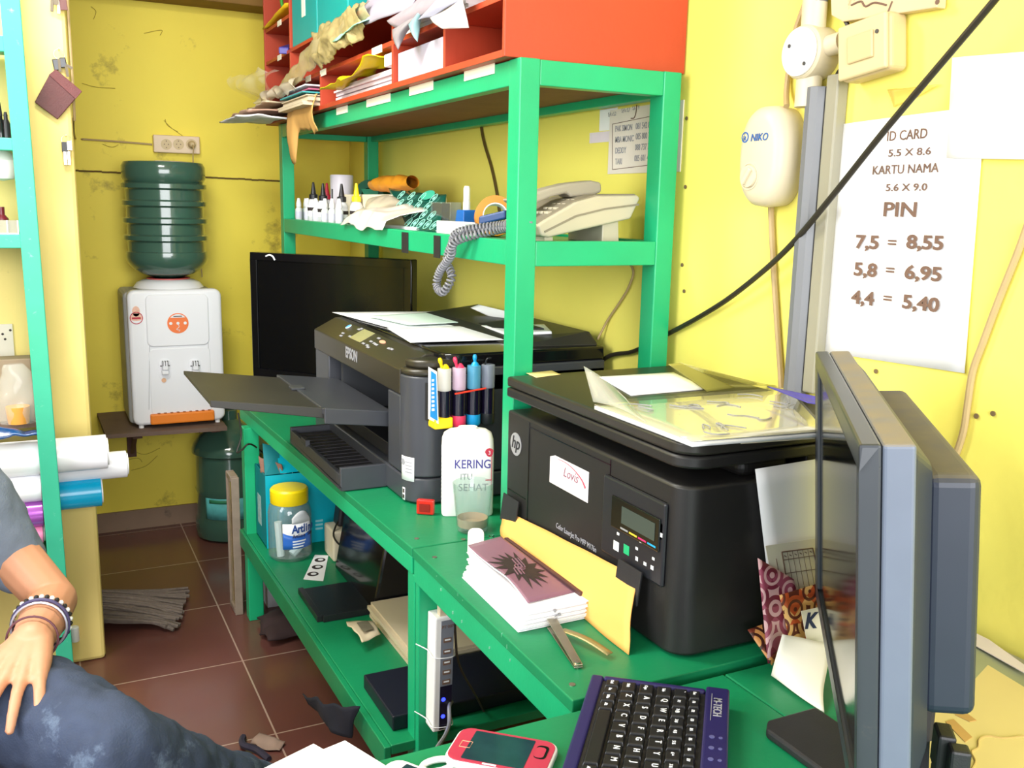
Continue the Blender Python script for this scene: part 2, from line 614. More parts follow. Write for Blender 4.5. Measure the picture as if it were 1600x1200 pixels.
# ------------------------------------------------------------------ workbenches, desk, rack, pigeonholes
bench = thing('workbench', 'long green wooden workbench with lower shelf carrying the wide inkjet printer', 'workbench', (0.93, 2.5, 0))
B().prism([(0.596, 3.29, ZT - 0.02), (1.262, 3.33, ZT - 0.02), (1.262, 1.726, ZT - 0.02), (0.647, 1.726, ZT - 0.02)], (0, 0, 0.02)).build('tabletop', GRN_D, bench, bevel=0.002)
b = B()
b.prism([(0.598, 3.285, ZT - 0.058), (0.622, 3.285, ZT - 0.058), (0.672, 1.73, ZT - 0.058), (0.648, 1.73, ZT - 0.058)], (0, 0, 0.038))
b.box(0.60, 1.26, 3.26, 3.285, ZT - 0.058, ZT - 0.02)
b.box(0.67, 1.26, 1.73, 1.752, ZT - 0.058, ZT - 0.02)
b.build('apron', GRN, bench, bevel=0.002)
for x, y in ((0.58, 3.13), (0.651, 1.722), (1.19, 3.13), (1.19, 1.722)):
    zz = 0.682
    B().box(x, x + 0.05, y, y + (0.05 if y > 2 else 0.04), 0, zz).build('leg', GRN, bench, bevel=0.003)
B().prism([(0.578, 3.20, ZL - 0.022), (1.2, 3.20, ZL - 0.022), (1.2, 1.72, ZL - 0.022), (0.60, 1.72, ZL - 0.022)], (0, 0, 0.022)).build('lower_shelf', GRN_D, bench, bevel=0.002)
B().prism([(0.568, 3.2, ZL - 0.06), (0.578, 3.2, ZL - 0.06), (0.60, 1.72, ZL - 0.06), (0.585, 1.72, ZL - 0.06)], (0, 0, 0.058)).build('shelf_rail', GRN_D, bench, bevel=0.002)
b = B()
for px, py in ((651, 842), (724, 843)):
    p = U(px, py, z=ZT); b.disc(p, Z, 0.005, 0.0012, 12)
b.build('screw_head', STEEL, bench)

bench2 = thing('workbench', 'shorter green wooden workbench under the black laser printer', 'workbench', (0.95, 1.4, 0))
B().prism([(0.647, 1.722, ZT - 0.02), (1.262, 1.722, ZT - 0.02), (1.262, 1.066, ZT - 0.02), (0.642, 1.066, ZT - 0.02)], (0, 0, 0.02)).build('tabletop', GRN_D, bench2, bevel=0.002)
b = B()
b.prism([(0.649, 1.72, ZT - 0.07), (0.674, 1.72, ZT - 0.07), (0.669, 1.068, ZT - 0.07), (0.644, 1.068, ZT - 0.07)], (0, 0, 0.05))
b.box(0.67, 1.26, 1.07, 1.085, ZT - 0.07, ZT - 0.02)
b.build('apron', GRN, bench2, bevel=0.002)
for x, y in ((0.652, 1.700), (1.2, 1.09)):
    B().box(x, x + 0.045, y - (0.0 if y > 1.5 else 0), y + (0.018 if y > 1.5 else 0.045), 0, ZT - 0.07 if y > 1.5 else 0.69).build('leg', GRN, bench2, bevel=0.002)
b = B()
for px, py in ((679, 871), (894, 1070)):
    b.disc(U(px, py, z=ZT), Z, 0.005, 0.0012, 12)
b.build('screw_head', STEEL, bench2)
# scratches through the paint of the front apron
b = B()
r2 = random.Random(3)
for k in range(10):
    y = 1.15 + 0.5 * r2.random(); z = ZT - 0.005 - 0.055 * r2.random(); l = 0.003 + 0.008 * r2.random(); a = r2.uniform(0.8, 2.2)
    xx = 0.6425 + (y - 1.066) * 0.0076
    b.box(xx - 0.0006, xx + 0.002, y, y + 0.0008 + abs(cos(a)) * l * 0.3, z, z + l * abs(sin(a)) * 0.7)
b.build('scratch', mat('bare_scratch', (120, 180, 150), 0.7), bench2)

desk = thing('computer_desk', 'green computer desk in the foreground under keyboard, phones and monitor', 'desk', (0.75, 0.45, 0))
B().box(0.20, 0.90, -0.15, 1.052, ZD - 0.02, ZD).build('tabletop', GRN_D, desk, bevel=0.002)
B().box(0.903, 1.262, -0.15, 1.052, ZD - 0.02, ZD).build('tabletop', GRN_D, desk, bevel=0.002)
B().box(0.21, 1.25, 1.022, 1.046, ZD - 0.075, ZD - 0.02).build('apron', GRN, desk, bevel=0.002)
B().box(0.262, 1.2, -0.10, -0.085, 0.04, ZD - 0.02).build('light_block_panel', GRN_D, desk)  # unseen panel added to darken the space under the benches
B().box(0.225, 0.240, -0.05, 0.965, 0.04, ZD - 0.02).build('side_panel', GRN_D, desk)  # out of view, added to block light coming in below the tabletop
for x, y in ((0.215, -0.1), (0.215, 0.97), (1.2, -0.1), (1.2, 0.97)):
    B().box(x, x + 0.045, y, y + 0.045, 0, ZD - 0.02).build('leg', GRN, desk, bevel=0.002)

# the rack standing against the right wall
XR0, XR1, YR0, YR1 = 0.866, 1.250, 1.720, 3.770
W5 = 0.045
rack = thing('storage_rack', 'tall green wooden rack of square posts with telephone and bags on its shelf', 'rack', (1.06, 2.75, ZT))
for x in (XR0, XR1 - W5):
    B().box(x, x + W5, YR0, YR0 + 0.05, ZT + 0.0005, ZR).build('post', GRN, rack, bevel=0.0025)
    B().box(x, x + W5, YR1 - 0.05, YR1, 0.0, ZR).build('post', GRN, rack, bevel=0.0025)
for z0, z1, nm in ((1.662, ZR - 0.001, 'top_rail'), (1.307, 1.358, 'middle_rail')):
    for x in (XR0 + 0.001, XR1 - W5 + 0.014):
        B().box(x, x + 0.03, YR0 + 0.05, YR1 - 0.05, z0, z1).build(nm, GRN, rack, bevel=0.002)
    for y in (YR0 + 0.001, YR1 - 0.031):
        B().box(XR0 + W5, XR1 - W5, y, y + 0.03, z0, z1).build(nm, GRN, rack, bevel=0.002)
B().box(XR0 + 0.031, XR1 - 0.032, YR0 + 0.031, YR1 - 0.031, ZR - 0.030, ZR - 0.016).build('top_board', WOOD, rack)
B().box(XR0 + 0.031, XR1 - 0.032, YR0 + 0.031, YR1 - 0.031, ZM - 0.014, ZM).build('middle_shelf', GRN_D, rack)
for px0, px1, py0, py1 in ((526, 543, 164, 180), (573, 610, 147, 168), (640, 677, 127, 150), (726, 773, 100, 127)):
    a, c = U(px0, py0 + 2, x=XR0), U(px1, py0 - 2, x=XR0)
    z0 = U(px0, py1, x=XR0).z
    B().box(XR0 - 0.0012, XR0 + 0.0005, c.y, a.y, z0, z0 + 0.021).build('paper_label', PPRC, rack)
for px in (632, 682):
    a = U(px - 4, 392, x=XR0); c = U(px + 6, 392, x=XR0)
    B().box(XR0 - 0.0012, XR0 + 0.0002, c.y, a.y, 1.300, 1.353).build('black_tape', BLKM, rack)
# the board clip on the left post
B().box(XR0 - 0.003, XR0, 3.735, 3.75, 1.215, 1.225).build('paint_drip', GRN_L, rack)

# red pigeonhole cabinet on the rack
CX0, CX1, CY0, CY1, CZ0, CZ1 = 0.842, 1.272, 1.742, 3.88, 1.7135, 2.30
T = 0.012
cab = thing('pigeonhole_cabinet', 'red wooden pigeonhole cabinet stuffed with papers on top of the green rack', 'cabinet', (1.057, 2.8, CZ0))
B().box(CX0, CX1, CY0, CY0 + T, CZ0, CZ1).build('side_panel', RED, cab, bevel=0.0015)
B().box(CX0, CX1, CY1 - T, CY1, CZ0, CZ1).build('side_panel', RED, cab, bevel=0.0015)
B().box(CX1 - 0.008, CX1, CY0 + T, CY1 - T, CZ0, CZ1).build('back_panel', RED, cab)
B().box(CX0, CX1 - 0.008, CY0 + T, CY1 - T, CZ0, CZ0 + 0.014).build('bottom_board', RED, cab, bevel=0.001)
B().box(CX0, CX1 - 0.008, CY0 + T, CY1 - T, CZ1 - T, CZ1).build('top_board', RED, cab, bevel=0.001)
S1, S2, S3 = 1.828, 1.944, 2.062
B().box(CX0 + 0.004, CX1 - 0.008, CY0 + T, CY1 - T, S1 - 0.006, S1 + 0.006).build('shelf', RED, cab, bevel=0.001)
B().box(CX0 + 0.004, CX1 - 0.008, CY0 + T, CY1 - T, S2 - 0.006, S2 + 0.006).build('shelf', RED, cab, bevel=0.001)
B().box(CX0 + 0.004, CX1 - 0.008, 3.482, CY1 - T, S3 - 0.006, S3 + 0.006).build('shelf', RED, cab, bevel=0.001)
for y, z0, z1 in ((2.050, CZ0 + 0.014, S1 - 0.006), (2.395, CZ0 + 0.014, S1 - 0.006), (3.080, CZ0 + 0.014, S1 - 0.006),
                  (3.470, CZ0 + 0.014, S1 - 0.006), (3.470, S1 + 0.006, S2 - 0.006), (3.470, S2 + 0.006, CZ1 - T), (2.395, S1 + 0.006, S2 - 0.006)):
    B().box(CX0 + 0.002, CX1 - 0.008, y, y + T, z0, z1).build('divider', RED, cab, bevel=0.001)
for px, py, w in ((480, 125, 13), (587, 73, 17), (435, 88, 12), (435, 37, 12), (503, 106, 14)):
    p = U(px, py, x=CX0)
    zc = min((S1, S2, S3), key=lambda s: abs(s - p.z))
    B().box(CX0 + 0.0025, CX0 + 0.0042, p.y - w * 0.0024, p.y + w * 0.0024, zc - 0.013, zc + 0.006).build('shelf_label', PPRC, cab)

# ------------------------------------------------------------------ contents of the pigeonholes
XF = CX0


def stack(bb, x0, x1, y0, y1, z, heights, r, j=0.008):
    for h in heights:
        dx, dy = r.uniform(-j, j), r.uniform(-j, j)
        bb.box(x0 + dx, x1 + dx, y0 + dy, y1 + dy, z, z + h - 0.0004)
        z += h
    return z


tag(B().box(0.855, 1.17, 2.068, 2.388, CZ0 + 0.0145, 1.800).build('paper_ream', mat('paper_block', (192, 186, 204), 0.8, var=0.02, scale=3, stretch=(1, 1, 90)), bevel=0.002),
    'tall block of white paper filling the red pigeonhole below the curled papers', 'paper')
rr = random.Random(11)
b = B(); z = stack(b, 0.865, 1.15, 2.43, 2.98, CZ0 + 0.0145, [0.014, 0.004, 0.010, 0.006, 0.012], rr, 0.012)
tag(b.build('paper_stack', mat('mauve_white_paper', (214, 200, 206), 0.8, var=0.1, scale=9)), 'uneven stack of papers under the yellow plastic in the red pigeonhole', 'paper')
tag(B().box(0.846, 0.93, 2.402, 2.47, CZ0 + 0.0615, CZ0 + 0.092).build('small_box', WHT, bevel=0.002), 'small white box on the paper stack beside the paper block', 'box')
# yellow plastic on the stack
fn = quad((0.80, 2.92, 1.752), (0.82, 2.52, 1.800), (0.90, 2.46, 1.812), (0.90, 2.86, 1.785))
tag(B().sheet(crumple(fn, 0.022, 16, seed=2), 18, 10).build('plastic_strip', mat('yellow_plastic', (238, 218, 20), 0.35, var=0.1), smooth=True, solid=0.001),
    'crumpled bright yellow plastic strip lying on the papers', 'plastic strip')
# papers of the next hole, spilling out
b = B(); z = stack(b, 0.80, 1.1, 3.10, 3.44, CZ0 + 0.0145, [0.008, 0.006, 0.01, 0.006, 0.004], rr, 0.012)
tag(b.build('paper_stack', PPRB), 'beige papers spilling from the red pigeonhole above the torn envelope', 'paper')
for k, (m, z, l, lab) in enumerate(((mat('pink_folder', (196, 96, 128), 0.6), 1.778, 0.0, 'pink folder edge'), (mat('turquoise_folder', (64, 160, 164), 0.6), 1.768, 0.02, 'turquoise folder edge'), (PPR, 1.790, 0.01, 'white folded sheet'))):
    tag(B().box(0.815 - l, 1.06, 3.12, 3.43, z, z + 0.0045).build('folder', m, bevel=0.0005), '%s in the stack spilling from the red cabinet' % lab, 'folder')
# left overflow: folded papers sticking out to the left beyond the rack
fn = lambda u, v: Vector((0.865 - 0.215 * u, 3.52 + 0.30 * v + 0.05 * u, 1.722 + 0.008 + 0.02 * sin(3 * u) + 0.01 * v))
for k, (m, nm, lab, dz, ln, sd) in enumerate((
        (PPR, 'paper_sheet', 'lowest white sheet sticking out left of the green rack top', -0.006, 1.0, 1),
        (mat('rosy_paper', (196, 160, 140), 0.7, var=0.25, scale=14), 'paper_sheet', 'rosy crumpled papers sticking out left over a white sheet', 0.018, 0.85, 4),
        (PPRB, 'paper_sheet', 'beige folded sheet on top of the rosy papers', 0.046, 0.6, 6))):
    f2 = (lambda dz, ln, sd: crumple(lambda u, v: Vector((0.90 - 0.245 * u * ln, 3.50 + 0.34 * v - 0.06 * u, 1.728 + dz - 0.012 * u * u)), 0.011, 13, seed=sd))(dz, ln, sd)
    tag(B().sheet(f2, 14, 12).build(nm, m, smooth=True, solid=0.005), lab, 'paper')
# torn brown envelope hanging over the top rail
def torn(u, v):
    y = 3.44 - 0.36 * u
    top = 1.775 - 0.012 * u
    drop = 0.112 + 0.006 * sin(9 * u) + 0.012 * nz((u * 9, 0, 0), 1, 4) + (0.105 if u < 0.28 else 0.0) * min(1, (0.30 - u) * 9)
    t = v * drop
    return Vector((0.836 - 0.018 * sin(pi * min(1, v)) - 0.004 * sin(7 * u), y + 0.01 * nz((u * 3, v * 3, 0), 2), top - t))
tag(B().sheet(torn, 26, 12).build('torn_envelope', TAN, smooth=True, solid=0.0012), 'torn brown paper envelope hanging over the green top rail', 'envelope')
# clear plastic bag pushed out on the left
fn = quad((0.80, 3.86, 1.80), (0.84, 3.50, 1.80), (0.80, 3.46, 1.875), (0.73, 3.90, 1.90))
tag(B().sheet(crumple(lambda u, v: fn(u, v) + Vector((-0.06 * sin(pi * v), 0, 0)), 0.03, 14, seed=3), 18, 14).build('plastic_bag', FILM, smooth=True), 'clear crumpled plastic bag jutting from the left end of the red cabinet', 'bag')
fn = quad((0.79, 3.70, 1.762), (0.80, 3.20, 1.785), (0.83, 3.22, 1.825), (0.80, 3.74, 1.815))
tag(B().sheet(crumple(lambda u, v: fn(u, v) + Vector((-0.03 * sin(pi * v), 0, 0)), 0.024, 22, seed=8), 20, 12).build('plastic_bag', BAGW, smooth=True), 'milky crinkled plastic bag on the papers spilling from the cabinet', 'bag')
# long strips of yellowish film over the middle shelf
def strip(u, v):
    c = Vector((0.825, 3.50 - 1.02 * u, 1.800 + 0.115 * u + 0.022 * sin(pi * u)))
    return c + Vector((-0.012 - 0.012 * sin(pi * v), 0.02 * v, (v - 0.5) * (0.045 + 0.030 * sin(pi * u))))
tag(B().sheet(crumple(crumple(strip, 0.014, 12, seed=5), 0.007, 40, seed=2), 50, 14).build('film_strip', BAGY, smooth=True, solid=0.0008), 'long yellowish film strip draped across the shelves of the red cabinet', 'film')
def strip2(u, v):
    c = Vector((0.815, 2.98 - 0.48 * u, 1.885 + 0.03 * u))
    return c + Vector((-0.02 * sin(pi * v) - 0.01 * u, 0.05 * v, (v - 0.6) * (0.11 - 0.03 * u)))
tag(B().sheet(crumple(crumple(strip2, 0.020, 14, seed=9), 0.010, 42, seed=3), 40, 20).build('plastic_bag', mat('khaki_film', (168, 152, 104), 0.35, var=0.25, alpha=0.8, bump=0.6, bscale=60), smooth=True, solid=0.001), 'khaki plastic bag bulging below the teal files', 'bag')
tag(B().sheet(crumple(quad((0.79, 2.74, 1.875), (0.79, 2.50, 1.885), (0.83, 2.48, 1.905), (0.83, 2.72, 1.91)), 0.012, 20, seed=4), 10, 8).build('plastic_packet', mat('mint_print', (150, 212, 190), 0.4, var=0.3, scale=60), smooth=True, solid=0.002), 'small mint and white packet lying in front of the films', 'packet')
# teal files
for k, (y0, y1, lab) in enumerate(((3.135, 3.455, 'left teal file with long label strip standing in the red cabinet'), (2.80, 3.125, 'right teal file with short label standing in the red cabinet'))):
    t = thing('box_file', lab, 'file', (0.98, (y0 + y1) / 2, S2 + 0.006), group='teal files in the red cabinet')
    B().box(0.849, 1.14, y0, y1, S2 + 0.0065, S2 + 0.30).build('case', TEAL, t, bevel=0.004)
    B().box(0.8475, 0.849, (y0 + y1) / 2 - 0.022, (y0 + y1) / 2 + 0.022, S2 + (0.085 if k == 0 else 0.125), S2 + 0.27).build('spine_label', PPRC, t)
# paper bundle on the shelf over the paper block: long sheets fanning out to the left and curling down
def fan(pts, xs, seed, bow):
    q = [U(p[0], p[1], x=x_) for p, x_ in zip(pts, xs)]
    f = quad(*q)
    return crumple(lambda u, v: f(u, v) - X * (bow * sin(pi * u) * sin(pi * min(1, v + .1))), 0.004, 12, seed=seed)
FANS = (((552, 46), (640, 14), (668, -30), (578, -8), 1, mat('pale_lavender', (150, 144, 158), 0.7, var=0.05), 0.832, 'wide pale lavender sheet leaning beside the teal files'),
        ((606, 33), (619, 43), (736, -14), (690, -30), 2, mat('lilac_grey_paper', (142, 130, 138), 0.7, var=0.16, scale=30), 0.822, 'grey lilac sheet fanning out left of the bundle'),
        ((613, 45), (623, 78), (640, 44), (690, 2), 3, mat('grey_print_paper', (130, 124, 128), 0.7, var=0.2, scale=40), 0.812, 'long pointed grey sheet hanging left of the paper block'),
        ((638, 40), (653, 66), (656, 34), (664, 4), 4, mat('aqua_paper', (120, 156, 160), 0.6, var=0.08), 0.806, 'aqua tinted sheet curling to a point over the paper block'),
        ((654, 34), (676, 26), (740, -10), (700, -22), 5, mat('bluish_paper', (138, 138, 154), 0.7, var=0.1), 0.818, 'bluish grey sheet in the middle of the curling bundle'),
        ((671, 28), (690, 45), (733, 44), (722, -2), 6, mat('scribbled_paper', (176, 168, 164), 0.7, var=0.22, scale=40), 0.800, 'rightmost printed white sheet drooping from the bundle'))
for p0, p1, p2, p3, sd, m, xb, lab in FANS:
    xs = (xb - 0.012, xb - 0.018, xb + 0.008, xb + 0.016)
    tag(B().sheet(fan((p0, p1, p2, p3), xs, sd, 0.012), 14, 14).build('paper_sheet', m, smooth=True, solid=0.0012), lab, 'paper')
b = B(); stack(b, 0.866, 1.17, 1.98, 2.36, S1 + 0.0065, [0.01, 0.008, 0.012], rr, 0.008)
tag(b.build('paper_stack', PPR), 'flat stack of white papers under the curling bundle in the red cabinet', 'paper')
# left column: small items
tag(B().obox((0.88, 3.62, S2 + 0.028), (0.5, 1, 0.25), (-1, .3, 0), (0, 0, 1), 0.10, 0.018, 0.012).build('marker_pen', mat('blue_violet', (74, 66, 150), 0.4), bevel=0.004), 'blue violet item in the left column of the red cabinet', 'pen')
tag(B().sheet(crumple(quad((0.83, 3.85, S3 + 0.006), (0.85, 3.56, S3 + 0.05), (0.95, 3.54, S3 + 0.055), (0.95, 3.8, S3 + 0.03)), 0.01, 10, seed=2), 8, 6).build('plastic_strip', mat('amber_plastic', (232, 186, 30), 0.4), smooth=True, solid=0.006), 'amber yellow plastic piece at the top of the left column', 'plastic strip')
tag(B().sheet(crumple(quad((0.90, 3.60, S3 + 0.06), (0.90, 3.50, S3 + 0.05), (0.92, 3.50, S3 + 0.13), (0.93, 3.66, S3 + 0.12)), 0.008, 10, seed=5), 8, 6).build('paper_packet', PPRC, smooth=True, solid=0.004), 'pale paper packet standing in the left column of the cabinet', 'paper')
tag(B().tube([(0.87, 3.66, S3 + 0.045), (0.86, 3.65, S3 + 0.09), (0.87, 3.62, S3 + 0.16)], 0.006, 8).build('green_strap', mat('leaf_green', (60, 150, 50), 0.5), smooth=True), 'green strap hanging in the left column of the cabinet', 'strap')

# ------------------------------------------------------------------ left shelf, partition, far corner
SY = 2.75
sh = thing('display_shelf', 'worn sea green shelf frame on the left holding film rolls', 'shelf', (-0.45, 2.88, 0))
def post(bb, x, y, lean):
    bb.hexa([(x + lean, y, 0), (x + lean + 0.042, y, 0), (x + lean + 0.042, y + 0.045, 0), (x + lean, y + 0.045, 0),
             (x, y, 2.0), (x + 0.045, y, 2.0), (x + 0.045, y + 0.045, 2.0), (x, y + 0.045, 2.0)])
for x in (-0.040, -1.05):
    b = B(); post(b, x, SY, 0.022); b.build('post', GRN_L, sh, bevel=0.002)
    b = B(); post(b, x, SY + 0.225, 0.022); b.build('post', GRN, sh, bevel=0.002)
for z0, z1 in ((1.773, 1.811), (1.536, 1.567), (1.293, 1.327), (0.418, 0.450)):
    B().box(-1.01, -0.02, SY + 0.004, SY + 0.04, z0, z1).build('rail', GRN_L, sh, bevel=0.002)
    B().box(-1.04, -0.005, SY + 0.041, SY + 0.27, z1 - 0.014, z1 - 0.002).build('shelf_board', GRN_D if z0 < 1 else GRN_L, sh)
B().box(-1.04, -0.004, SY + 0.13, SY + 0.27, 0.795, 0.81).build('shelf_board', WOODG, sh)

ROLLS = ((100, 711, 2.845, 27, 167, mat('white_film', (240, 240, 244), 0.3, var=0.02), 'big white film roll on top of the pile left of the post'),
         (150, 729, 2.935, 22, 198, mat('white_vinyl', (236, 236, 240), 0.35, var=0.02), 'white roll whose end reaches furthest right before the yellow pillar'),
         (40, 763, 2.842, 22, 65, mat('white_roll_paper', (238, 236, 242), 0.4, var=0.02), 'white roll ending left of the green post above the purple roll'),
         (125, 770, 2.925, 25, 158, mat('cyan_film', (0, 168, 214), 0.22, var=0.06), 'shiny cyan film roll right of the green post'),
         (30, 804, 2.842, 22, 68, mat('purple_film', (166, 88, 182), 0.2, metal=0.35, var=0.06), 'metallic purple film roll between white and pink rolls'),
         (40, 836, 2.84, 15, 68, mat('pink_film', (232, 132, 176), 0.35, var=0.05), 'thin pink film roll at the bottom of the pile'))
for px, py, y, rp, pe, m, lab in ROLLS:
    p = U(px, py, y=y); r = rp * 2.66 / 1483 * 1.0
    xe = U(pe, py, y=y).x
    t = thing('film_roll', lab, 'roll', (xe - 0.3, y, p.z - r), group='film rolls on the left shelf')
    B().cyl((-0.72, y, p.z), (xe, y, p.z), r, n=32).build('film', m, t, smooth=True, bevel=0.0015)
    B().lathe([(r * 0.80, 0.0), (r * 0.80, 0.004), (r * 0.62, 0.004), (r * 0.62, -0.02)], (xe, y, p.z), X, 28, cap=False).build('paper_core', WHT, t, smooth=True)
    if 'pink' in lab:
        B().lathe([(r + 0.001, 0), (r + 0.001, 0.16)], (U(20, py, y=y).x - 0.16, y, p.z), X, 32, cap=False).build('magenta_sleeve', mat('magenta_film', (222, 30, 120), 0.4), t, smooth=True)
# things on the shelf boards
for k, (px, py0, py1, r, m, lab) in enumerate(((2, 160, 213, 0.012, BLKG, 'tall black bottle on the upper board of the left shelf'), (11, 176, 213, 0.010, BLK, 'short black bottle on the upper board of the left shelf'))):
    p0, p1 = U(px, py1, y=2.84), U(px, py0, y=2.84)
    z0 = 1.5655
    t = thing('bottle', lab, 'bottle', (p0.x, 2.84, z0), group='bottles on the left shelf')
    B().lathe([(r, 0), (r, 0.04), (r * .5, 0.052), (r * .45, 0.06)], (p0.x, 2.84, z0), Z, 16).build('body', m, t, smooth=True)
    B().lathe([(r * .55, 0.06), (r * .3, max(0.07, p1.z - z0))], (p0.x, 2.84, z0), Z, 12).build('cap', BLK, t, smooth=True)
p = U(3, 258, y=2.86)
tag(B().lathe([(0.002, -0.04), (0.03, -0.034), (0.042, -0.012), (0.042, 0.012), (0.02, 0.036), (0.006, 0.05)], p, Z, 24).build('paper_lantern', mat('white_globe', (244, 242, 232), 0.6), smooth=True), 'small white globe hanging under the upper board of the left shelf', 'ornament')
tag(B().lathe([(0.016, 0), (0.016, 0.04), (0.008, 0.05), (0.008, 0.07)], (U(2, 330, y=2.85).x, 2.85, 1.3255), Z, 18).build('bottle', mat('dark_red', (96, 20, 32), 0.3), smooth=True), 'dark red bottle on the middle board of the left shelf', 'bottle')
t = thing('glass_frame', 'small clear frame with pale rim on the middle board of the left shelf', 'frame', (-0.06, 2.81, 1.326))
a, c = U(-20, 362, y=2.81), U(28, 340, y=2.81)
B().box(a.x, c.x, 2.815, 2.835, 1.327, 1.362).build('frame_pane', mat('dusty_pane', (128, 118, 90), 0.2), t)
b = B(); b.box(a.x, c.x, 2.81, 2.836, 1.3262, 1.3295); b.box(c.x - 0.003, c.x, 2.81, 2.836, 1.3295, 1.362); b.box(a.x + 0.045, a.x + 0.048, 2.81, 2.815, 1.3295, 1.362)
b.build('frame_rim', WHT, t)
t = thing('wall_note', 'pale scribbled paper pinned to the partition behind the left shelf', 'paper', (-0.06, 3.037, 1.0))
a, c = U(-30, 582, y=3.037), U(19, 506, y=3.037)
B().box(a.x, c.x, 3.036, 3.0395, a.z, c.z).build('paper', mat('grey_paper', (214, 206, 190), 0.8), t)
b = B()
for px, py in ((4, 522), (16, 516), (8, 530)): b.disc(U(px, py, y=3.0358), -Y, 0.0035, 0.0006, 8)
b.build('ink_dot', INK, t)
# brown box, clear bag with an orange cup, blue bag
tag(B().box(-0.40, -0.03, 2.90, 2.97, 0.8105, 0.985).build('cardboard_box', mat('grey_brown_card', (150, 132, 108), 0.8, var=0.1), bevel=0.003), 'grey brown cardboard box behind the clear bag on the left shelf', 'box')
c = U(28, 640, y=2.865); c.z = 0.8105
t = thing('plastic_bag', 'clear plastic bag with an orange tub inside on the left shelf', 'bag', c)
def bagf(u, v):
    a = 2 * pi * u; h = 0.165 * v
    r = 0.048 * (1 - 0.55 * v ** 3) * (0.75 + 0.25 * min(1, v * 6))
    q = Vector((c.x + r * 1.15 * cos(a), c.y + r * 0.55 * sin(a), c.z + 0.002 + h))
    return q + Vector((nz(q, 30, 1), nz(q, 30, 5) * .4, 0)) * 0.010
B().sheet(bagf, 28, 14).build('film', FILM, t, smooth=True)
B().lathe([(0.026, 0.003), (0.030, 0.042), (0.030, 0.05)], c, Z, 22).build('orange_tub', mat('orange_tub', (222, 150, 62), 0.5), t, smooth=True)
p0 = U(0, 690, y=2.80); p1 = U(60, 690, y=2.80)
tag(B().sheet(crumple(lambda u, v: Vector((lerp(-0.16, p1.x, u), 2.775 + 0.05 * v, 0.7965 + 0.018 * sin(pi * v) * sin(pi * min(1, .2 + u)))), 0.008, 30, seed=3), 24, 10).build('plastic_bag', mat('dark_blue_bag', (24, 66, 120), 0.2, var=0.4, scale=40, coat=0.5), smooth=True, solid=0.006),
    'dark blue plastic bag lying on the big white roll', 'bag')

# keys on the pillar
def nail(bb, p): bb.cyl((p.x, 3.041, p.z), (p.x, 3.018, p.z + 0.003), 0.0016, n=8)
p = U(92, 78, y=3.03)
kt = thing('key_pouch', 'dark red leather pouch hanging with keys from a nail in the yellow pillar', 'key holder', (p.x, 3.03, p.z - 0.2))
b = B(); nail(b, p); b.build('nail', STEEL, kt)
b = B(); b.tube([p + Vector((0.014 * cos(a), -0.006, 0.014 * sin(a) - 0.012)) for a in [2 * pi * k / 12 for k in range(12)]], 0.0009, 6, 2, closed=True); b.build('key_ring', STEEL, kt, smooth=True)
b = B()
for q, r in (((86, 92), (90, 110)), ((97, 90), (100, 106))):
    a, e = U(*q, y=3.024), U(*r, y=3.024)
    b.obox((a + e) / 2, (e - a), Y, (e - a).cross(Y), (e - a).length / 2, 0.0025, 0.0085)
b.build('key_head', BLKG, kt, bevel=0.002)
b = B()
for q, r in (((92, 92), (94, 112)), ((103, 101), (113, 107)), ((103, 103), (106, 120))):
    a, e = U(*q, y=3.021), U(*r, y=3.021)
    b.obox((a + e) / 2, (e - a), Y, (e - a).cross(Y), (e - a).length / 2, 0.001, 0.0035)
b.build('key_blade', mat('dull_key', (96, 86, 72), 0.5, metal=0.5), kt)
co = [U(*q, y=3.03) for q in ((77, 117), (86, 109), (128, 143), (90, 187), (54, 160))]
B().prism(co, (0, -0.008, 0)).build('leather_pouch', mat('oxblood_leather', (84, 38, 38), 0.45, var=0.2, scale=60, bump=0.3, bscale=300), kt, bevel=0.002)
co2 = [U(*q, y=3.0215) for q in ((76, 117), (87, 108), (128.5, 143), (118, 155))]
B().prism(co2, (0, -0.002, 0)).build('pouch_flap', mat('oxblood_flap', (96, 40, 40), 0.42, var=0.2, scale=60, bump=0.3, bscale=300), kt, bevel=0.001)
p = U(103, 213, y=3.03)
k2 = thing('key_fob', 'black and chrome key fob hanging from the lower nail in the pillar', 'key holder', (p.x, 3.03, p.z - 0.09))
b = B(); nail(b, p); b.build('nail', STEEL, k2)
B().tube([p + Vector((0.0125 * cos(a), -0.006, 0.0125 * sin(a) - 0.010)) for a in [2 * pi * k / 12 for k in range(12)]], 0.0009, 6, 2, closed=True).build('key_ring', STEEL, k2, smooth=True)
a = U(97, 237, y=3.026); e = U(105, 222, y=3.026)
B().box(a.x, e.x, 3.018, 3.03, a.z, e.z).build('fob_body', BLK, k2, bevel=0.001)
a = U(105, 235, y=3.026); e = U(112, 221, y=3.026)
B().box(a.x, e.x, 3.018, 3.03, a.z, e.z).build('fob_band', CHROME, k2, bevel=0.001)
for q0, q1 in ((100, 104), (106, 109.5)):
    a = U(q0, 258, y=3.026); e = U(q1, 236.5, y=3.026)
    B().box(a.x, e.x, 3.020, 3.027, a.z, e.z).build('fob_prong', CHROME, k2, bevel=0.0008)
k3 = thing('key_bunch', 'bunch of keys hanging at the very top of the yellow pillar', 'key holder', (0.09, 3.03, 1.92))
B().tube([U(92, -14, y=3.03) + Vector((0.012 * cos(a), -0.004, 0.012 * sin(a))) for a in [2 * pi * k / 12 for k in range(12)]], 0.0009, 6, 2, closed=True).build('key_ring', STEEL, k3, smooth=True)
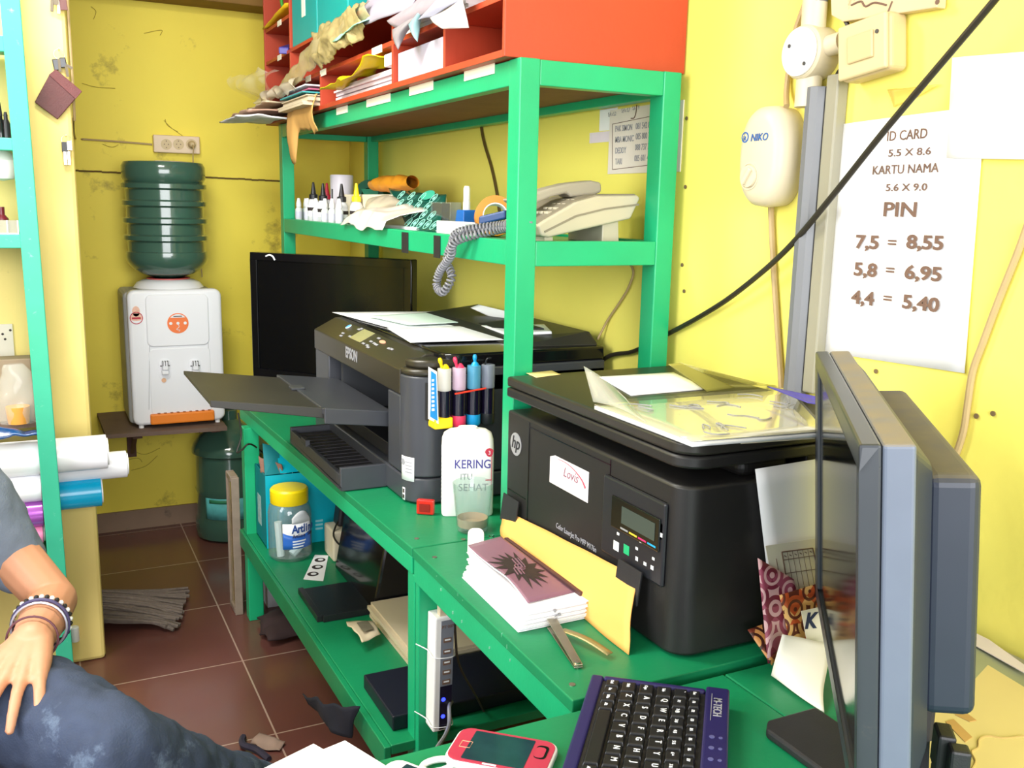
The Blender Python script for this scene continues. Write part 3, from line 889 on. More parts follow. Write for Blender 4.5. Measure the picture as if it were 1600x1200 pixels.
for q, r, m, w in (((82, -8), (81, 18), MATS['dull_key'], 0.004), ((92, -8), (92, 22), mat('grey_key', (150, 146, 136), 0.45, metal=0.5), 0.0045), ((97, -4), (100, 16), mat('maroon_key', (88, 44, 40), 0.4), 0.010), ((88, -6), (88, 8), MATS['dull_key'], 0.007)):
    a, e = U(*q, y=3.022), U(*r, y=3.022)
    B().obox((a + e) / 2, (e - a), Y, (e - a).cross(Y), (e - a).length / 2, 0.0012, w).build('key', m, k3, bevel=0.001)

# wall cable and the socket strip
b = B()
pts = [(0.125, 3.07, 2.3), (0.125, 3.07, 1.9), (0.125, 3.07, 1.66), (0.128, 3.25, 1.653), (0.17, 4.25, 1.652), (0.2, 4.272, 1.650), (0.3, 4.273, 1.648), (0.46, 4.272, 1.642)]
b.tube(pts, 0.004, 6, 4)
tag(b.build('wall_cable', CABT, smooth=True), 'thin beige cable running down the pillar edge to the socket strip', 'cable')
a, e = U(240, 238, y=YB - 0.02), U(311, 214, y=YB - 0.02)
st = thing('socket_strip', 'cream three way socket strip on the back wall above the water jug', 'socket strip', ((a.x + e.x) / 2, YB - 0.02, a.z))
B().box(a.x, e.x, YB - 0.035, YB - 0.001, a.z, e.z).build('case', mat('cream_strip', (222, 200, 170), 0.5, var=0.06), st, bevel=0.004)
for px in (260, 279, 299):
    c = U(px, 225.5, y=YB - 0.036)
    B().lathe([(0.0215, -0.001), (0.0215, 0.0012), (0.018, 0.0012), (0.018, 0.0004)], c, -Y, 24).build('socket_ring', CREAM, st, smooth=True)
    b = B()
    for dx, dz in ((-0.008, 0), (0.008, 0), (0, 0.013), (0, -0.013)): b.disc(c + Vector((dx, -0.0006, dz)), -Y, 0.0022, 0.0012, 10)
    b.build('socket_hole', INKB, st)
c = U(299, 226, y=YB - 0.036)
pl = thing('power_plug', 'white plug in the third socket with its cord hanging to the dispenser', 'plug', (c.x, YB - 0.05, c.z - 0.02))
B().lathe([(0.015, 0), (0.015, 0.012), (0.010, 0.03), (0.005, 0.034)], c, -Y, 18).build('plug_body', CREAM, pl, smooth=True)
B().tube([c + Vector((0, -0.03, 0)), c + Vector((0.001, -0.045, -0.02)), c + Vector((0.0, -0.03, -0.08)), c + Vector((0.01, -0.02, -0.3)), c + Vector((0.02, -0.015, -0.55))], 0.0026, 6).build('cord', CABT, pl, smooth=True)

# wall shelf with brackets, water dispenser and its jug
ws = thing('wall_shelf', 'dusty plywood wall shelf on two brackets under the water dispenser', 'shelf', (0.46, 4.05, 0.3))
B().prism([(0.196, 3.86, 0.512), (0.646, 3.83, 0.512), (0.652, YB - 0.001, 0.512), (0.19, YB - 0.001, 0.512)], (0, 0, 0.016)).build('board', WOODG, ws, bevel=0.001)
for x in (0.30, 0.60):
    b = B(); b.box(x, x + 0.035, YB - 0.03, YB - 0.001, 0.33, 0.511); b.box(x, x + 0.035, 3.93, YB - 0.03, 0.485, 0.511)
    b.hexa([(x + .01, 4.23, 0.35), (x + .025, 4.23, 0.35), (x + .025, 4.25, 0.35), (x + .01, 4.25, 0.35), (x + .01, 4.0, 0.488), (x + .025, 4.0, 0.488), (x + .025, 4.03, 0.488), (x + .01, 4.03, 0.488)])
    b.build('bracket', mat('brown_bracket', (96, 66, 54), 0.7), ws, bevel=0.001)
DX0, DX1, DY0, DY1, DZ0, DZ1 = 0.303, 0.655, 3.90, 4.22, 0.54, 1.075
wd = thing('water_dispenser', 'white countertop water dispenser with orange drip tray on the wall shelf', 'water dispenser', (0.478, 4.06, 0.529))
WD = mat('dispenser_white', (234, 236, 240), 0.3, var=0.03, scale=5)
WDG = mat('dispenser_side_grey', (166, 168, 164), 0.45, var=0.06)
b = B()
b.box(DX0 - 0.012, DX1 - 0.01, DY0 + 0.05, DY1, DZ0, DZ1 - 0.01)
b.build('rear_case', WDG, wd, bevel=0.02, seg=3)
B().rrect(((DX0 + DX1) / 2, DY0 + 0.07, (DZ0 + DZ1) / 2), X, Z, DX1 - DX0, DZ1 - DZ0, 0.030, 0.060, 8).build('front_case', WD, wd, bevel=0.013, seg=4, smooth=True, angle=40)
B().rrect(((DX0 + DX1) / 2 + 0.006, DY0 + 0.014, 0.955), X, Z, 0.235, 0.205, 0.024, 0.010, 8).build('upper_panel', WD, wd, bevel=0.006, seg=3, smooth=True, angle=40)
B().rrect(((DX0 + DX1) / 2 + 0.008, DY0 + 0.0145, 0.712), X, Z, 0.232, 0.265, 0.020, 0.0062, 8).build('tap_panel', WD, wd, bevel=0.003, seg=3, smooth=True, angle=40)
b = B(); q = [U(px, py, y=DY0 + 0.0098) for px, py in ((233, 640), (234, 535), (239, 529), (262, 534), (290, 533), (318, 527), (325, 533), (328, 640))]
b.tube(q, 0.0012, 6, 3); b.build('panel_seam', mat('seam_grey', (186, 188, 192), 0.5), wd, smooth=True)
b = B(); b.box(DX0 + 0.062, DX1 - 0.046, DY0 - 0.008, DY0 + 0.03, DZ0 + 0.004, DZ0 + 0.046)
b.build('drip_tray', mat('orange_plastic', (240, 134, 40), 0.35, var=0.05), wd, bevel=0.006)
b = B()
for k in range(9): b.box(DX0 + 0.09 + k * 0.024, DX0 + 0.10 + k * 0.024, DY0 - 0.003, DY0 + 0.02, DZ0 + 0.046, DZ0 + 0.0485)
b.build('tray_slot', mat('tray_brown', (150, 84, 40), 0.6), wd)
for px in (257, 304):
    c = U(px, 572, y=DY0 + 0.0102)
    B().rrect(c + Vector((0, 0, -0.012)), X, Z, 0.046, 0.085, 0.02, 0.004).build('tap_plate', WD, wd, bevel=0.001)
    b = B(); b.box(c.x - 0.011, c.x + 0.011, c.y - 0.035, c.y, c.z - 0.012, c.z + 0.022)
    b.box(c.x - 0.013, c.x + 0.013, c.y - 0.03, c.y - 0.006, c.z - 0.03, c.z - 0.012)
    tap = b.build('tap', WD, wd, bevel=0.004)
    b = B()
    for dx in (-0.01, -0.001, 0.008): b.box(c.x + dx, c.x + dx + 0.0025, c.y - 0.0365, c.y - 0.02, c.z + 0.006, c.z + 0.025)
    b.box(c.x - 0.018, c.x + 0.018, c.y - 0.022, c.y - 0.018, c.z + 0.002, c.z + 0.006)
    b.build('tap_mark', mat('tap_grey', (96, 96, 98), 0.5), tap)
c = U(256, 594, y=DY0 + 0.008); B().disc(c, -Y, 0.009, 0.004).build('button', mat('peach_button', (226, 178, 140), 0.4), wd)
c = U(278, 505, y=DY0 + 0.0036)
bdg = B().disc(c, -Y, 0.040, 0.0012, 36).build('round_badge', mat('badge_orange', (238, 120, 52), 0.4, var=0.04), wd)
b = B()
pp = [c + Vector((0.036 * cos(a), -0.0018, 0.036 * sin(a))) for a in [radians(d) for d in range(38, 143, 8)]]
b.prism(pp, (0, -0.0006, 0))
for dx, dz, r in ((-0.027, 0.0, 0.006), (0.0, 0.0, 0.006), (0.027, 0.0, 0.006)): b.disc(c + Vector((dx, -0.0018, dz)), -Y, r, 0.0006, 16)
b.tube([c + Vector((0.001, -0.0024, -0.006)), c + Vector((0.004, -0.0024, -0.014)), c + Vector((-0.006, -0.0024, -0.024)), c + Vector((0.006, -0.0024, -0.027)), c + Vector((0.002, -0.0024, -0.032))], 0.0012, 5, 4)
b.build('badge_mark', INKW, bdg)
b = B(); b.box(c.x - 0.016, c.x + 0.016, c.y - 0.003, c.y - 0.0025, c.z + 0.026, c.z + 0.029); b.build('badge_mark', INK, bdg)
c = U(213, 497, y=DY0 + 0.0094)
b = B(); b.disc(c, -Y, 0.024, 0.0006, 28, ry=0.011, u=X); b.box(c.x - 0.017, c.x + 0.017, c.y - 0.0012, c.y, c.z, c.z + 0.018); b.disc(c + Vector((0, 0, 0.026)), -Y, 0.014, 0.0012, 24, ry=0.020, u=X); b.build('price_sticker', mat('peach_print', (236, 190, 168), 0.6, var=0.2, scale=120), wd)
b = B(); b.lathe([(0.024, 0), (0.024, .0008), (0.021, .0008), (0.021, 0)], c + Vector((0, -0.0006, 0)), -Y, 28, cap=False); b.box(c.x - 0.016, c.x + 0.016, c.y - 0.0016, c.y - 0.001, c.z - 0.004, c.z + 0.003); b.build('sticker_print', INKR, wd)
for x in (DX0 + 0.03, DX1 - 0.03):
    B().cyl((x, DY0 + 0.03, 0.5285), (x, DY0 + 0.03, DZ0 + 0.002), 0.010, n=14).build('foot', WHT, wd)
JC = (0.474, 4.055)
B().lathe([(0.135, 0.0), (0.120, 0.02), (0.098, 0.030), (0.075, 0.034), (0.06, 0.0)], (JC[0], JC[1], DZ1 - 0.001), Z, 40).build('jug_seat', WD, wd, smooth=True)
B().lathe([(0.083, 0.0), (0.083, 0.004), (0.076, 0.004), (0.076, 0.0)], (JC[0], JC[1], DZ1 + 0.033), Z, 40).build('seat_ring', mat('ring_red', (196, 84, 80), 0.5), wd, smooth=True)
JUG = mat('green_jug_plastic', (66, 100, 86), 0.16, trans=0.12, var=0.12, scale=5, coat=0.6, bump=0.05, bscale=14)
def ribs(z0, z1, n, r0, r1):
    out = []
    h = (z1 - z0) / n
    for k in range(n):
        a = z0 + k * h
        out += [(r0, a), (r0, a + h * 0.55), (r1, a + h * 0.66), (r1, a + h * 0.90), (r0, a + h)]
    return out
jug = thing('water_jug', 'dark green ribbed water jug turned upside down on the white dispenser', 'water jug', (JC[0], JC[1], DZ1 + 0.035))
JZ = DZ1 + 0.036
pr = [(0.028, 0.0), (0.06, 0.004), (0.105, 0.020), (0.138, 0.044), (0.152, 0.068), (0.155, 0.085), (0.153, 0.105)] + ribs(0.108, 0.375, 4, 0.146, 0.160) + [(0.150, 0.378), (0.157, 0.392), (0.157, 0.436), (0.148, 0.452), (0.12, 0.456), (0.0, 0.450)]
B().lathe(pr, (JC[0], JC[1], JZ), Z, 48).build('shell', JUG, jug, smooth=True)
# second jug standing on the floor
J2 = (0.694, 4.06)
j2 = thing('water_jug', 'dark green water jug with turquoise label standing on the floor in the corner', 'water jug', (J2[0], J2[1], 0))
pr = [(0.0, 0.004), (0.13, 0.0), (0.148, 0.012), (0.153, 0.04), (0.152, 0.085), (0.144, 0.10), (0.144, 0.20), (0.148, 0.215), (0.144, 0.23), (0.144, 0.365), (0.158, 0.375), (0.158, 0.392), (0.150, 0.41), (0.125, 0.445), (0.085, 0.478), (0.045, 0.50), (0.034, 0.51), (0.034, 0.548), (0.028, 0.552), (0.028, 0.50)]
B().lathe(pr, (J2[0], J2[1], 0.0), Z, 48).build('shell', JUG, j2, smooth=True)
def lab(u, v):
    a = radians(214 + 70 * u)
    return Vector((J2[0] + 0.1465 * cos(a), J2[1] + 0.1465 * sin(a), 0.105 + 0.092 * v))
B().sheet(lab, 16, 2).build('label', mat('turquoise_label', (96, 190, 190), 0.5, var=0.55, scale=22), j2, smooth=True, solid=0.0006)
def lab2(u, v):
    a = radians(222 + 40 * u)
    return Vector((J2[0] + 0.1472 * cos(a), J2[1] + 0.1472 * sin(a), 0.175 + 0.016 * v))
B().sheet(lab2, 10, 2).build('label_band', mat('label_green', (50, 130, 90), 0.5, var=0.3, scale=30), j2, smooth=True, solid=0.0006)

# mop head on the tiles
mop = thing('mop_head', 'grey string mop head lying on the tiles behind the yellow pillar', 'mop', (0.27, 3.33, 0))
rm = random.Random(5)
b = B()
for k in range(46):
    t = (k + rm.random()) / 46
    y0 = lerp(3.26, 3.52, t); y1 = lerp(3.13, 3.46, t) + rm.uniform(-.02, .02)
    x1 = lerp(0.33, 0.435, t) + rm.uniform(-0.025, 0.01)
    z0 = 0.02 + 0.03 * sin(pi * t) + rm.random() * 0.012
    b.tube([(0.06, y0, z0 + 0.02), (0.16, lerp(y0, y1, .3), z0 + 0.014 * rm.random()), (0.27, lerp(y0, y1, .7) + rm.uniform(-.012, .012), z0 * .8 + 0.004), (x1, y1, 0.010 + 0.014 * rm.random())], 0.0068, 6, 4)
b.build('mop_string', mat('mop_grey', (112, 100, 92), 0.9, var=0.35, scale=60, bump=0.6, bscale=200), mop, smooth=True)
B().box(0.03, 0.07, 3.24, 3.54, 0.002, 0.06).build('mop_clamp', CHAR, mop, bevel=0.006)

# framed panel leaning behind the bench leg, white box under the bench
a = U(358, 760, x=0.55); e = U(384, 740, x=0.565)
fp = thing('framed_panel', 'narrow glossy framed panel standing on the tiles beside the bench leg', 'panel', (0.56, 3.35, 0))
zt = 0.50
fy1 = U(359, 800, x=0.555).y
zt = U(362, 742, x=0.555).z
B().box(0.552, 0.566, 3.20, fy1, 0.012, zt - 0.01).build('picture', mat('collage', (150, 132, 70), 0.18, var=0.9, scale=5, stretch=(1, 3, 7), coat=0.6), fp)
b = B(); b.box(0.545, 0.572, 3.195, 3.203, 0.0, zt); b.box(0.545, 0.572, fy1 - .005, fy1, 0.0, zt); b.box(0.545, 0.572, 3.215, fy1 - .012, zt - 0.02, zt); b.box(0.545, 0.572, 3.215, fy1 - .012, 0.0, 0.02)
b.build('frame', mat('tarnished_trim', (140, 124, 110), 0.35, var=0.3, scale=30), fp, bevel=0.004)
tag(B().box(0.66, 0.86, 3.215, 3.38, 0.0, 0.22).build('cardboard_box', mat('pale_grey_box', (188, 186, 192), 0.6, var=0.08), bevel=0.002), 'pale grey box on the tiles under the far end of the bench', 'box')
# litter on the tiles
p = U(415, 1165, z=0)
tag(B().sheet(crumple(quad(p + Vector((-.04, .02, .006)), p + Vector((.02, -.05, .006)), p + Vector((.05, -.02, .012)), p + Vector((-.01, .05, .01))), 0.01, 30, seed=1), 10, 8).build('paper_scrap', mat('dull_scrap', (150, 126, 116), 0.8), smooth=True, solid=0.002), 'crumpled paper scrap on the tiles', 'scrap')
p = U(398, 1168, z=0)
tag(B().tube([p + Vector((-.02, .05, .008)), p + Vector((-.03, .0, .016)), p + Vector((.0, -.03, .01)), p + Vector((.02, -.08, .006))], 0.009, 6).build('cloth_scrap', mat('navy_rag', (46, 42, 60), 0.9, bump=0.5), smooth=True), 'dark curled rag beside the paper scrap on the tiles', 'rag')
# small grey rag under the shelf
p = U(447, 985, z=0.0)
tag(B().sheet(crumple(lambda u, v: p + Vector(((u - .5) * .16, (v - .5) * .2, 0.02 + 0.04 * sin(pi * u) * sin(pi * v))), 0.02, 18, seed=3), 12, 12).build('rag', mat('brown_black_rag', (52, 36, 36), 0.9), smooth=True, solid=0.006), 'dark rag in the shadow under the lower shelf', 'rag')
# thin black cable down the bench leg
q = [U(372, 645, y=3.118), U(377, 680, y=3.115), U(370, 706, y=3.11), U(378, 703, y=3.10), U(392, 694, y=3.10)]
tag(B().tube(q + [Vector((0.68, 3.22, 0.55))], 0.003, 6).build('power_cable', CABB, smooth=True), 'thin black cord looping around the far bench leg', 'cable')

# ------------------------------------------------------------------ middle shelf of the rack
def dropper(x, y, lab, m=None):
    t = thing('dropper_bottle', lab, 'bottle', (x, y, ZM), group='small dropper bottles on the rack')
    B().lathe([(0.0125, 0.0), (0.0135, 0.002), (0.0135, 0.042), (0.0095, 0.049), (0.007, 0.052)], (x, y, ZM + 0.0005), Z, 18).build('body', mat('clear_white_bottle', (216, 222, 220), 0.25, var=0.05), t, smooth=True)
    B().lathe([(0.0098, 0.052), (0.0098, 0.064), (0.0065, 0.078), (0.005, 0.0845)], (x, y, ZM + 0.0005), Z, 16).build('cap', WHT, t, smooth=True)
    B().lathe([(0.0138, 0.010), (0.0138, 0.034)], (x, y, ZM + 0.0005), Z, 18, cap=False).build('label', mat('lilac_label', (206, 206, 222), 0.5, var=0.1, scale=80), t, smooth=True)
    return t
PXS = (467, 474, 481, 487, 494, 501, 508, 519, 530)
names = ('leftmost white dropper bottle next to the green rack post', 'second white dropper bottle from the left rack post', 'third white dropper bottle from the left rack post', 'fourth dropper bottle from the left, set back',
         'fifth white dropper bottle from the left', 'middle white dropper bottle with lilac label in the front row', 'white dropper bottle right of the middle one', 'second last white dropper bottle, beside the plastic bag', 'last white dropper bottle partly behind the plastic bag')
for i, (px, lab) in enumerate(zip(PXS, names)):
    # each bottle on its sight line, just behind the front rail
    xx = 0.916 + (0.032 if i in (1, 3, 5) else 0.0)
    yy = min(3.70, U(px, 330, x=xx).y)
    dropper(xx, yy, lab)
INKBODY = mat('pale_ink_bottle', (206, 208, 208), 0.3, var=0.05)
def inkb(px, y, h, capm, lab, lean=0):
    v = U(px, 320, y=y); x = v.x
    t = thing('ink_bottle', lab, 'bottle', (x, y, ZM), group='ink bottles with cone caps')
    B().lathe([(0.020, 0), (0.0215, 0.003), (0.0215, 0.062 + h), (0.016, 0.074 + h), (0.012, 0.078 + h)], (x, y, ZM + 0.0005), Z, 22).build('body', INKBODY, t, smooth=True)
    B().lathe([(0.0155, 0.078 + h), (0.0155, 0.094 + h), (0.0100, 0.096 + h), (0.004, 0.136 + h), (0.0032, 0.138 + h)], (x, y, ZM + 0.0005), Z, 20).build('cone_cap', capm, t, smooth=True)
    B().lathe([(0.0219, 0.02), (0.0219, 0.056 + h)], (x, y, ZM + 0.0005), Z, 22, cap=False).build('label', WHT, t, smooth=True)
    b = B(); b.lathe([(0.0222, 0.036 + h), (0.0222, 0.048 + h)], (x, y, ZM + 0.0005), Z, 22, cap=False); b.build('label_band', INK, t, smooth=True)
inkb(490, 3.48, 0.004, BLK, 'ink bottle with black cone cap, nearest the left rack post')
inkb(505, 3.42, 0.000, BLK, 'ink bottle with black cone cap in front of the red capped one')
inkb(511, 3.56, 0.004, mat('red_cap', (190, 40, 60), 0.4), 'ink bottle with red cone cap behind the black capped ones')
inkb(534, 3.18, -0.004, BLK, 'ink bottle with black cone cap right of the white cup')
inkb(557, 3.10, -0.002, mat('yellow_cap', (242, 214, 30), 0.4), 'ink bottle with yellow cone cap behind the bags')
v = U(534, 290, y=3.52)
tag(B().lathe([(0.036, 0), (0.041, 0.004), (0.043, 0.168), (0.041, 0.172), (0.036, 0.172)], (v.x, 3.52, ZM + 0.0005), Z, 32).build('white_tub', mat('lilac_white_plastic', (226, 220, 228), 0.35, var=0.03), smooth=True), 'tall plain white plastic tub behind the ink bottles', 'tub')
tag(B().cyl((U(519, 290, y=3.28).x, 3.28, ZM + 0.001), (U(519, 290, y=3.28).x, 3.28, ZM + 0.118), 0.0028, n=8).build('black_rod', BLK), 'thin black rod standing between the ink bottles', 'rod')
# green tape rolls at the back
GT = mat('dark_green_tape', (8, 70, 52), 0.35, var=0.1)
c = U(582, 262, x=1.10)
t = thing('tape_roll', 'dark green tape roll seen from its flat side at the rear of the rack', 'tape', (c.x, c.y, ZM), group='green tape rolls on the rack')
nrm = Vector((-0.75, -0.66, 0)).normalized()
cz = Vector((1.10, c.y, ZM + 0.092))
B().lathe([(0.062, -0.026), (0.062, 0.026), (0.034, 0.026), (0.034, -0.026), (0.062, -0.026)], cz + Vector((0, 0, 0.0)), nrm, 8 * 4, cap=False).build('roll', GT, t, smooth=True)
B().prism([cz + nrm * 0.027 + Vector((0.66, -0.75, 0)) * a + Z * bb for a, bb in ((-0.03, 0.03), (0.045, 0.03), (0.02, -0.055))], nrm * 0.003).build('loose_end', mat('mid_green_tape', (20, 104, 78), 0.35), t)
tag(B().box(cz.x - 0.055, cz.x + 0.055, cz.y - 0.05, cz.y + 0.05, ZM + 0.0005, ZM + 0.029).build('small_box', WHTO, bevel=0.002), 'cream box under the green tape roll', 'box')
c = U(609, 250, x=1.16)
t = thing('tape_roll', 'dark green tape roll seen edge on against the right wall', 'tape', (1.17, c.y, ZM), group='green tape rolls on the rack')
B().lathe([(0.055, -0.026), (0.055, 0.026), (0.034, 0.026), (0.034, -0.026), (0.055, -0.026)], (1.172, c.y, ZM + 0.116), Vector((0.8, 0.6, 0)), 32, cap=False).build('roll', GT, t, smooth=True)
tag(B().box(1.11, 1.215, c.y - 0.075, c.y + 0.06, ZM + 0.0005, ZM + 0.061).build('small_box', PPRB, bevel=0.002), 'beige box under the second green tape roll', 'box')
# orange bag roll
def ob(u, v):
    a = 2 * pi * v; r = 0.030 * (0.55 + 0.45 * sin(pi * min(1, .12 + u * .8)))
    c = U(lerp(585, 645, u), lerp(287, 283, u), x=1.08)
    return Vector((1.08 + r * cos(a) * 1.2, c.y, c.z - 0.004 + r * 0.9 * sin(a)))
tag(B().sheet(crumple(ob, 0.008, 30, seed=3), 18, 18).build('orange_bag', mat('ochre_bag', (214, 142, 34), 0.45, var=0.15, alpha=1), smooth=True), 'rolled ochre plastic bag lying on the white bags', 'bag')
y0 = U(600, 300, x=1.08).y
tag(B().box(0.985, 1.19, U(648, 300, x=1.08).y, U(572, 300, x=1.08).y, ZM + 0.0005, U(615, 299, x=1.08).z - 0.012).build('carton', mat('cream_carton', (226, 214, 190), 0.6), bevel=0.004), 'cream carton under the ochre bag roll at the rear', 'box')
# milky bags at the front and the green patterned bag
def heap(y0, y1, x0, x1, h, sd, amp=0.02, fr=18):
    def f(u, v):
        y = lerp(y0, y1, u); x = lerp(x0, x1, v)
        e = (sin(pi * (0.06 + 0.88 * u)) ** 0.6) * (sin(pi * (0.08 + 0.8 * v)) ** 0.7)
        return Vector((x, y, ZM + 0.008 + h * e))
    return crumple(f, amp, fr, seed=sd)
tag(B().sheet(heap(3.04, 2.68, 0.915, 1.05, 0.088, 2), 30, 16).build('plastic_bag', BAGW, smooth=True, solid=0.001), 'heap of milky plastic bags in the middle of the rack shelf', 'bag')
def drape(u, v):
    y = lerp(2.90, 2.50, u)
    if v < 0.5:
        return Vector((lerp(0.98, 0.862, v * 2), y, ZM + lerp(0.055, 0.024, v * 2) + 0.02 * sin(pi * u)))
    return Vector((lerp(0.862, 0.852, v * 2 - 1), y + 0.02 * (v - .5), ZM + lerp(0.024, 0.002, v * 2 - 1) + 0.006 * sin(9 * u)))
tag(B().sheet(crumple(drape, 0.012, 15, seed=6), 30, 12).build('plastic_bag', mat('white_bag', (236, 226, 214), 0.35, var=0.05, alpha=0.85, coat=0.3), smooth=True, solid=0.001), 'white plastic bag slumping over the green shelf edge', 'bag')
tag(B().box(0.92, 1.04, 2.44, 2.72, ZM + 0.0005, ZM + 0.012).build('paper_stack', PPR, bevel=0.002), 'white papers under the slumping bag', 'paper')
GB = thing('patterned_bag', 'dark green bag printed with pale rings and fruit shapes on the rack', 'bag', (0.97, 2.42, ZM))
g0 = [U(608, 296, x=1.03), U(700, 305, x=1.03), U(683, 357, x=0.925), U(640, 352, x=0.925)]
g0[2].z = ZM + 0.004; g0[3].z = ZM + 0.004
gf = quad(g0[3], g0[2], g0[1], g0[0])
B().sheet(crumple(gf, 0.006, 14, seed=2), 16, 12).build('bag_face', mat('bottle_green', (6, 78, 66), 0.25, var=0.15, coat=0.4), GB, smooth=True, solid=0.004)
gn = (g0[2] - g0[3]).cross(g0[0] - g0[3]).normalized()
if gn.x > 0: gn = -gn
ap = B()
for j in range(4):
    for i in range(5):
        u, v = 0.12 + i * 0.2 + (0.1 if j % 2 else 0), 0.13 + j * 0.235
        if u > 0.93: continue
        c = gf(u, v) + gn * 0.007
        eu = (gf(u + .05, v) - gf(u, v)).normalized(); ev = gn.cross(eu)
        R = 0.0155
        B().tube([c + eu * R * cos(a) + ev * R * sin(a) for a in [2 * pi * k / 14 for k in range(14)]], 0.0011, 5, 1, closed=True).build('ring_print', mat('mint_ink', (150, 214, 196), 0.5), GB, smooth=True)
        ap.disc(c - gn * 0.001, gn, 0.0075, 0.001, 12, ry=0.006, u=eu)
        ap.prism([c + gn * .0004 + eu * a + ev * bb for a, bb in ((0.001, 0.005), (0.008, 0.013), (0.003, 0.004))], gn * 0.0006)
ap.build('fruit_print', mat('mint_ink2', (132, 200, 182), 0.5), GB)
c = gf(0.72, 0.90) + gn * 0.007
B().disc(c, gn, 0.045, 0.0012, 28, ry=0.018, u=(gf(.8, .9) - gf(.7, .9))).build('oval_print', mat('sea_green_ink', (60, 168, 140), 0.4), GB)
# black clip box, white box, glue stick, tape
a = U(682, 350, x=0.98); e = U(716, 318, x=0.98)
bx = thing('clear_box', 'clear box of black staples beside the patterned bag', 'box', (0.98, a.y, ZM))
B().box(0.968, 0.992, e.y + 0.085, a.y, ZM + 0.0005, e.z).build('black_stack', mat('black_strips', (24, 26, 22), 0.4, var=0.5, scale=4, stretch=(1, 60, 1)), bx)
B().box(0.964, 0.996, e.y + 0.015, a.y + 0.004, ZM + 0.0005, e.z + 0.003).build('clear_case', PETC, bx, bevel=0.001)
a = U(677, 362, x=0.905); e = U(720, 350, x=0.905)
tag(B().box(0.913, 0.945, e.y, a.y, ZM + 0.0005, e.z + 0.004).build('white_box', WHT, bevel=0.003), 'low white box at the shelf edge below the black staples', 'box')
v = U(729, 340, x=1.0)
gs = thing('glue_stick', 'white capped glue stick standing in a blue holder', 'glue', (v.x, v.y, ZM))
B().hexa([(v.x - .024, v.y - .03, ZM + .0005), (v.x + .024, v.y - .03, ZM + .0005), (v.x + .024, v.y + .03, ZM + .0005), (v.x - .024, v.y + .03, ZM + .0005),
          (v.x - .019, v.y - .022, ZM + .062), (v.x + .019, v.y - .022, ZM + .062), (v.x + .019, v.y + .022, ZM + .062), (v.x - .019, v.y + .022, ZM + .062)]).build('blue_holder', mat('blue_plastic', (18, 92, 172), 0.3, var=0.08), gs, bevel=0.003)
B().lathe([(0.0095, 0.05), (0.0095, 0.083), (0.0085, 0.083), (0.0085, 0.116), (0.006, 0.122)], (v.x, v.y, ZM), Z, 18).build('glue_tube', WHT, gs, smooth=True)
v = U(773, 324, x=1.0)
tr = thing('tape_roll', 'orange yellow roll of packing tape behind the coiled cord', 'tape', (1.0, v.y, ZM))
nr = Vector((-0.35, -0.93, 0.1)).normalized()
c = Vector((1.0, v.y, ZM + 0.049))
B().lathe([(0.048, -0.024), (0.048, 0.024), (0.031, 0.024), (0.031, -0.024), (0.048, -0.024)], c, nr, 36, cap=False).build('tape', mat('amber_tape', (206, 132, 12), 0.4, var=0.08), tr, smooth=True)
B().lathe([(0.0305, -0.0245), (0.0305, 0.0245), (0.028, 0.0245), (0.028, -0.0245), (0.0305, -0.0245)], c, nr, 36, cap=False).build('tape_core', WHT, tr, smooth=True)
tag(B().obox(U(772, 340, x=0.95) , (0.75, -0.9, 0.28), (1, .8, 0), (0, 0, 1), 0.035, 0.012, 0.010).build('blue_cutter', mat('navy_plastic', (28, 62, 116), 0.4), bevel=0.004), 'dark blue cutter handle below the orange tape', 'cutter')

# telephone
ph = thing('telephone', 'beige desk telephone with grey keypad at the right end of the rack shelf', 'telephone', (1.04, 1.86, ZM))
PB = mat('phone_cream', (182, 174, 154), 0.42, var=0.05, dirt=((160, 148, 122), 0.68, 12))
PG = mat('phone_grey', (128, 120, 104), 0.5, var=0.12, dirt=((118, 108, 90), 0.6, 16))
def PXZ(px, py): q = U(px, py, y=1.775); return (q.x, q.z)
pr = [PXZ(*q) for q in ((840, 352), (846, 369), (858, 371), (986, 342), (1001, 309), (996, 305), (935, 306), (900, 316), (852, 344))]
B().prism([(x, 1.775, z) for x, z in pr], (0, 0.175, 0)).build('body', PB, ph, bevel=0.005, seg=3)
pr = [PXZ(*q) for q in ((842, 351), (853, 343), (900, 315), (935, 305), (995, 304), (998, 306), (936, 309), (900, 321), (855, 350))]
B().prism([(x, 1.784, z + 0.0015) for x, z in pr], (0, 0.157, 0)).build('keypad_deck', PG, ph, bevel=0.003)
b = B()
pr = [PXZ(*q) for q in ((850, 361), (900, 336), (945, 325), (998, 318), (998, 321), (945, 328), (901, 339), (851, 364))]
b.prism([(x, 1.7735, z) for x, z in pr], (0, 0.003, 0)); b.build('side_groove', PG, ph)
for i in range(4):
    for j in range(3):
        t_ = 0.18 + i * 0.17
        x = lerp(0.955, 1.10, t_); q0 = PXZ(lerp(853, 935, t_), lerp(343, 306, t_))
        B().box(q0[0] - 0.007, q0[0] + 0.007, 1.80 + j * 0.022, 1.814 + j * 0.022, q0[1] + 0.001, q0[1] + 0.008).build('key', PB, ph, bevel=0.002)
b = B(); a0 = PXZ(930, 357); a1 = PXZ(978, 344)
b.hexa([(a1[0] - 0.05, 1.79, ZM + .0005), (a1[0] - 0.006, 1.79, ZM + .0005), (a1[0] - 0.006, 1.94, ZM + .0005), (a1[0] - 0.05, 1.94, ZM + .0005),
        (a1[0] - 0.05, 1.79, a1[1] + .012), (a1[0] - 0.010, 1.79, a1[1] + .004), (a1[0] - 0.010, 1.94, a1[1] + .004), (a1[0] - 0.05, 1.94, a1[1] + .012)])
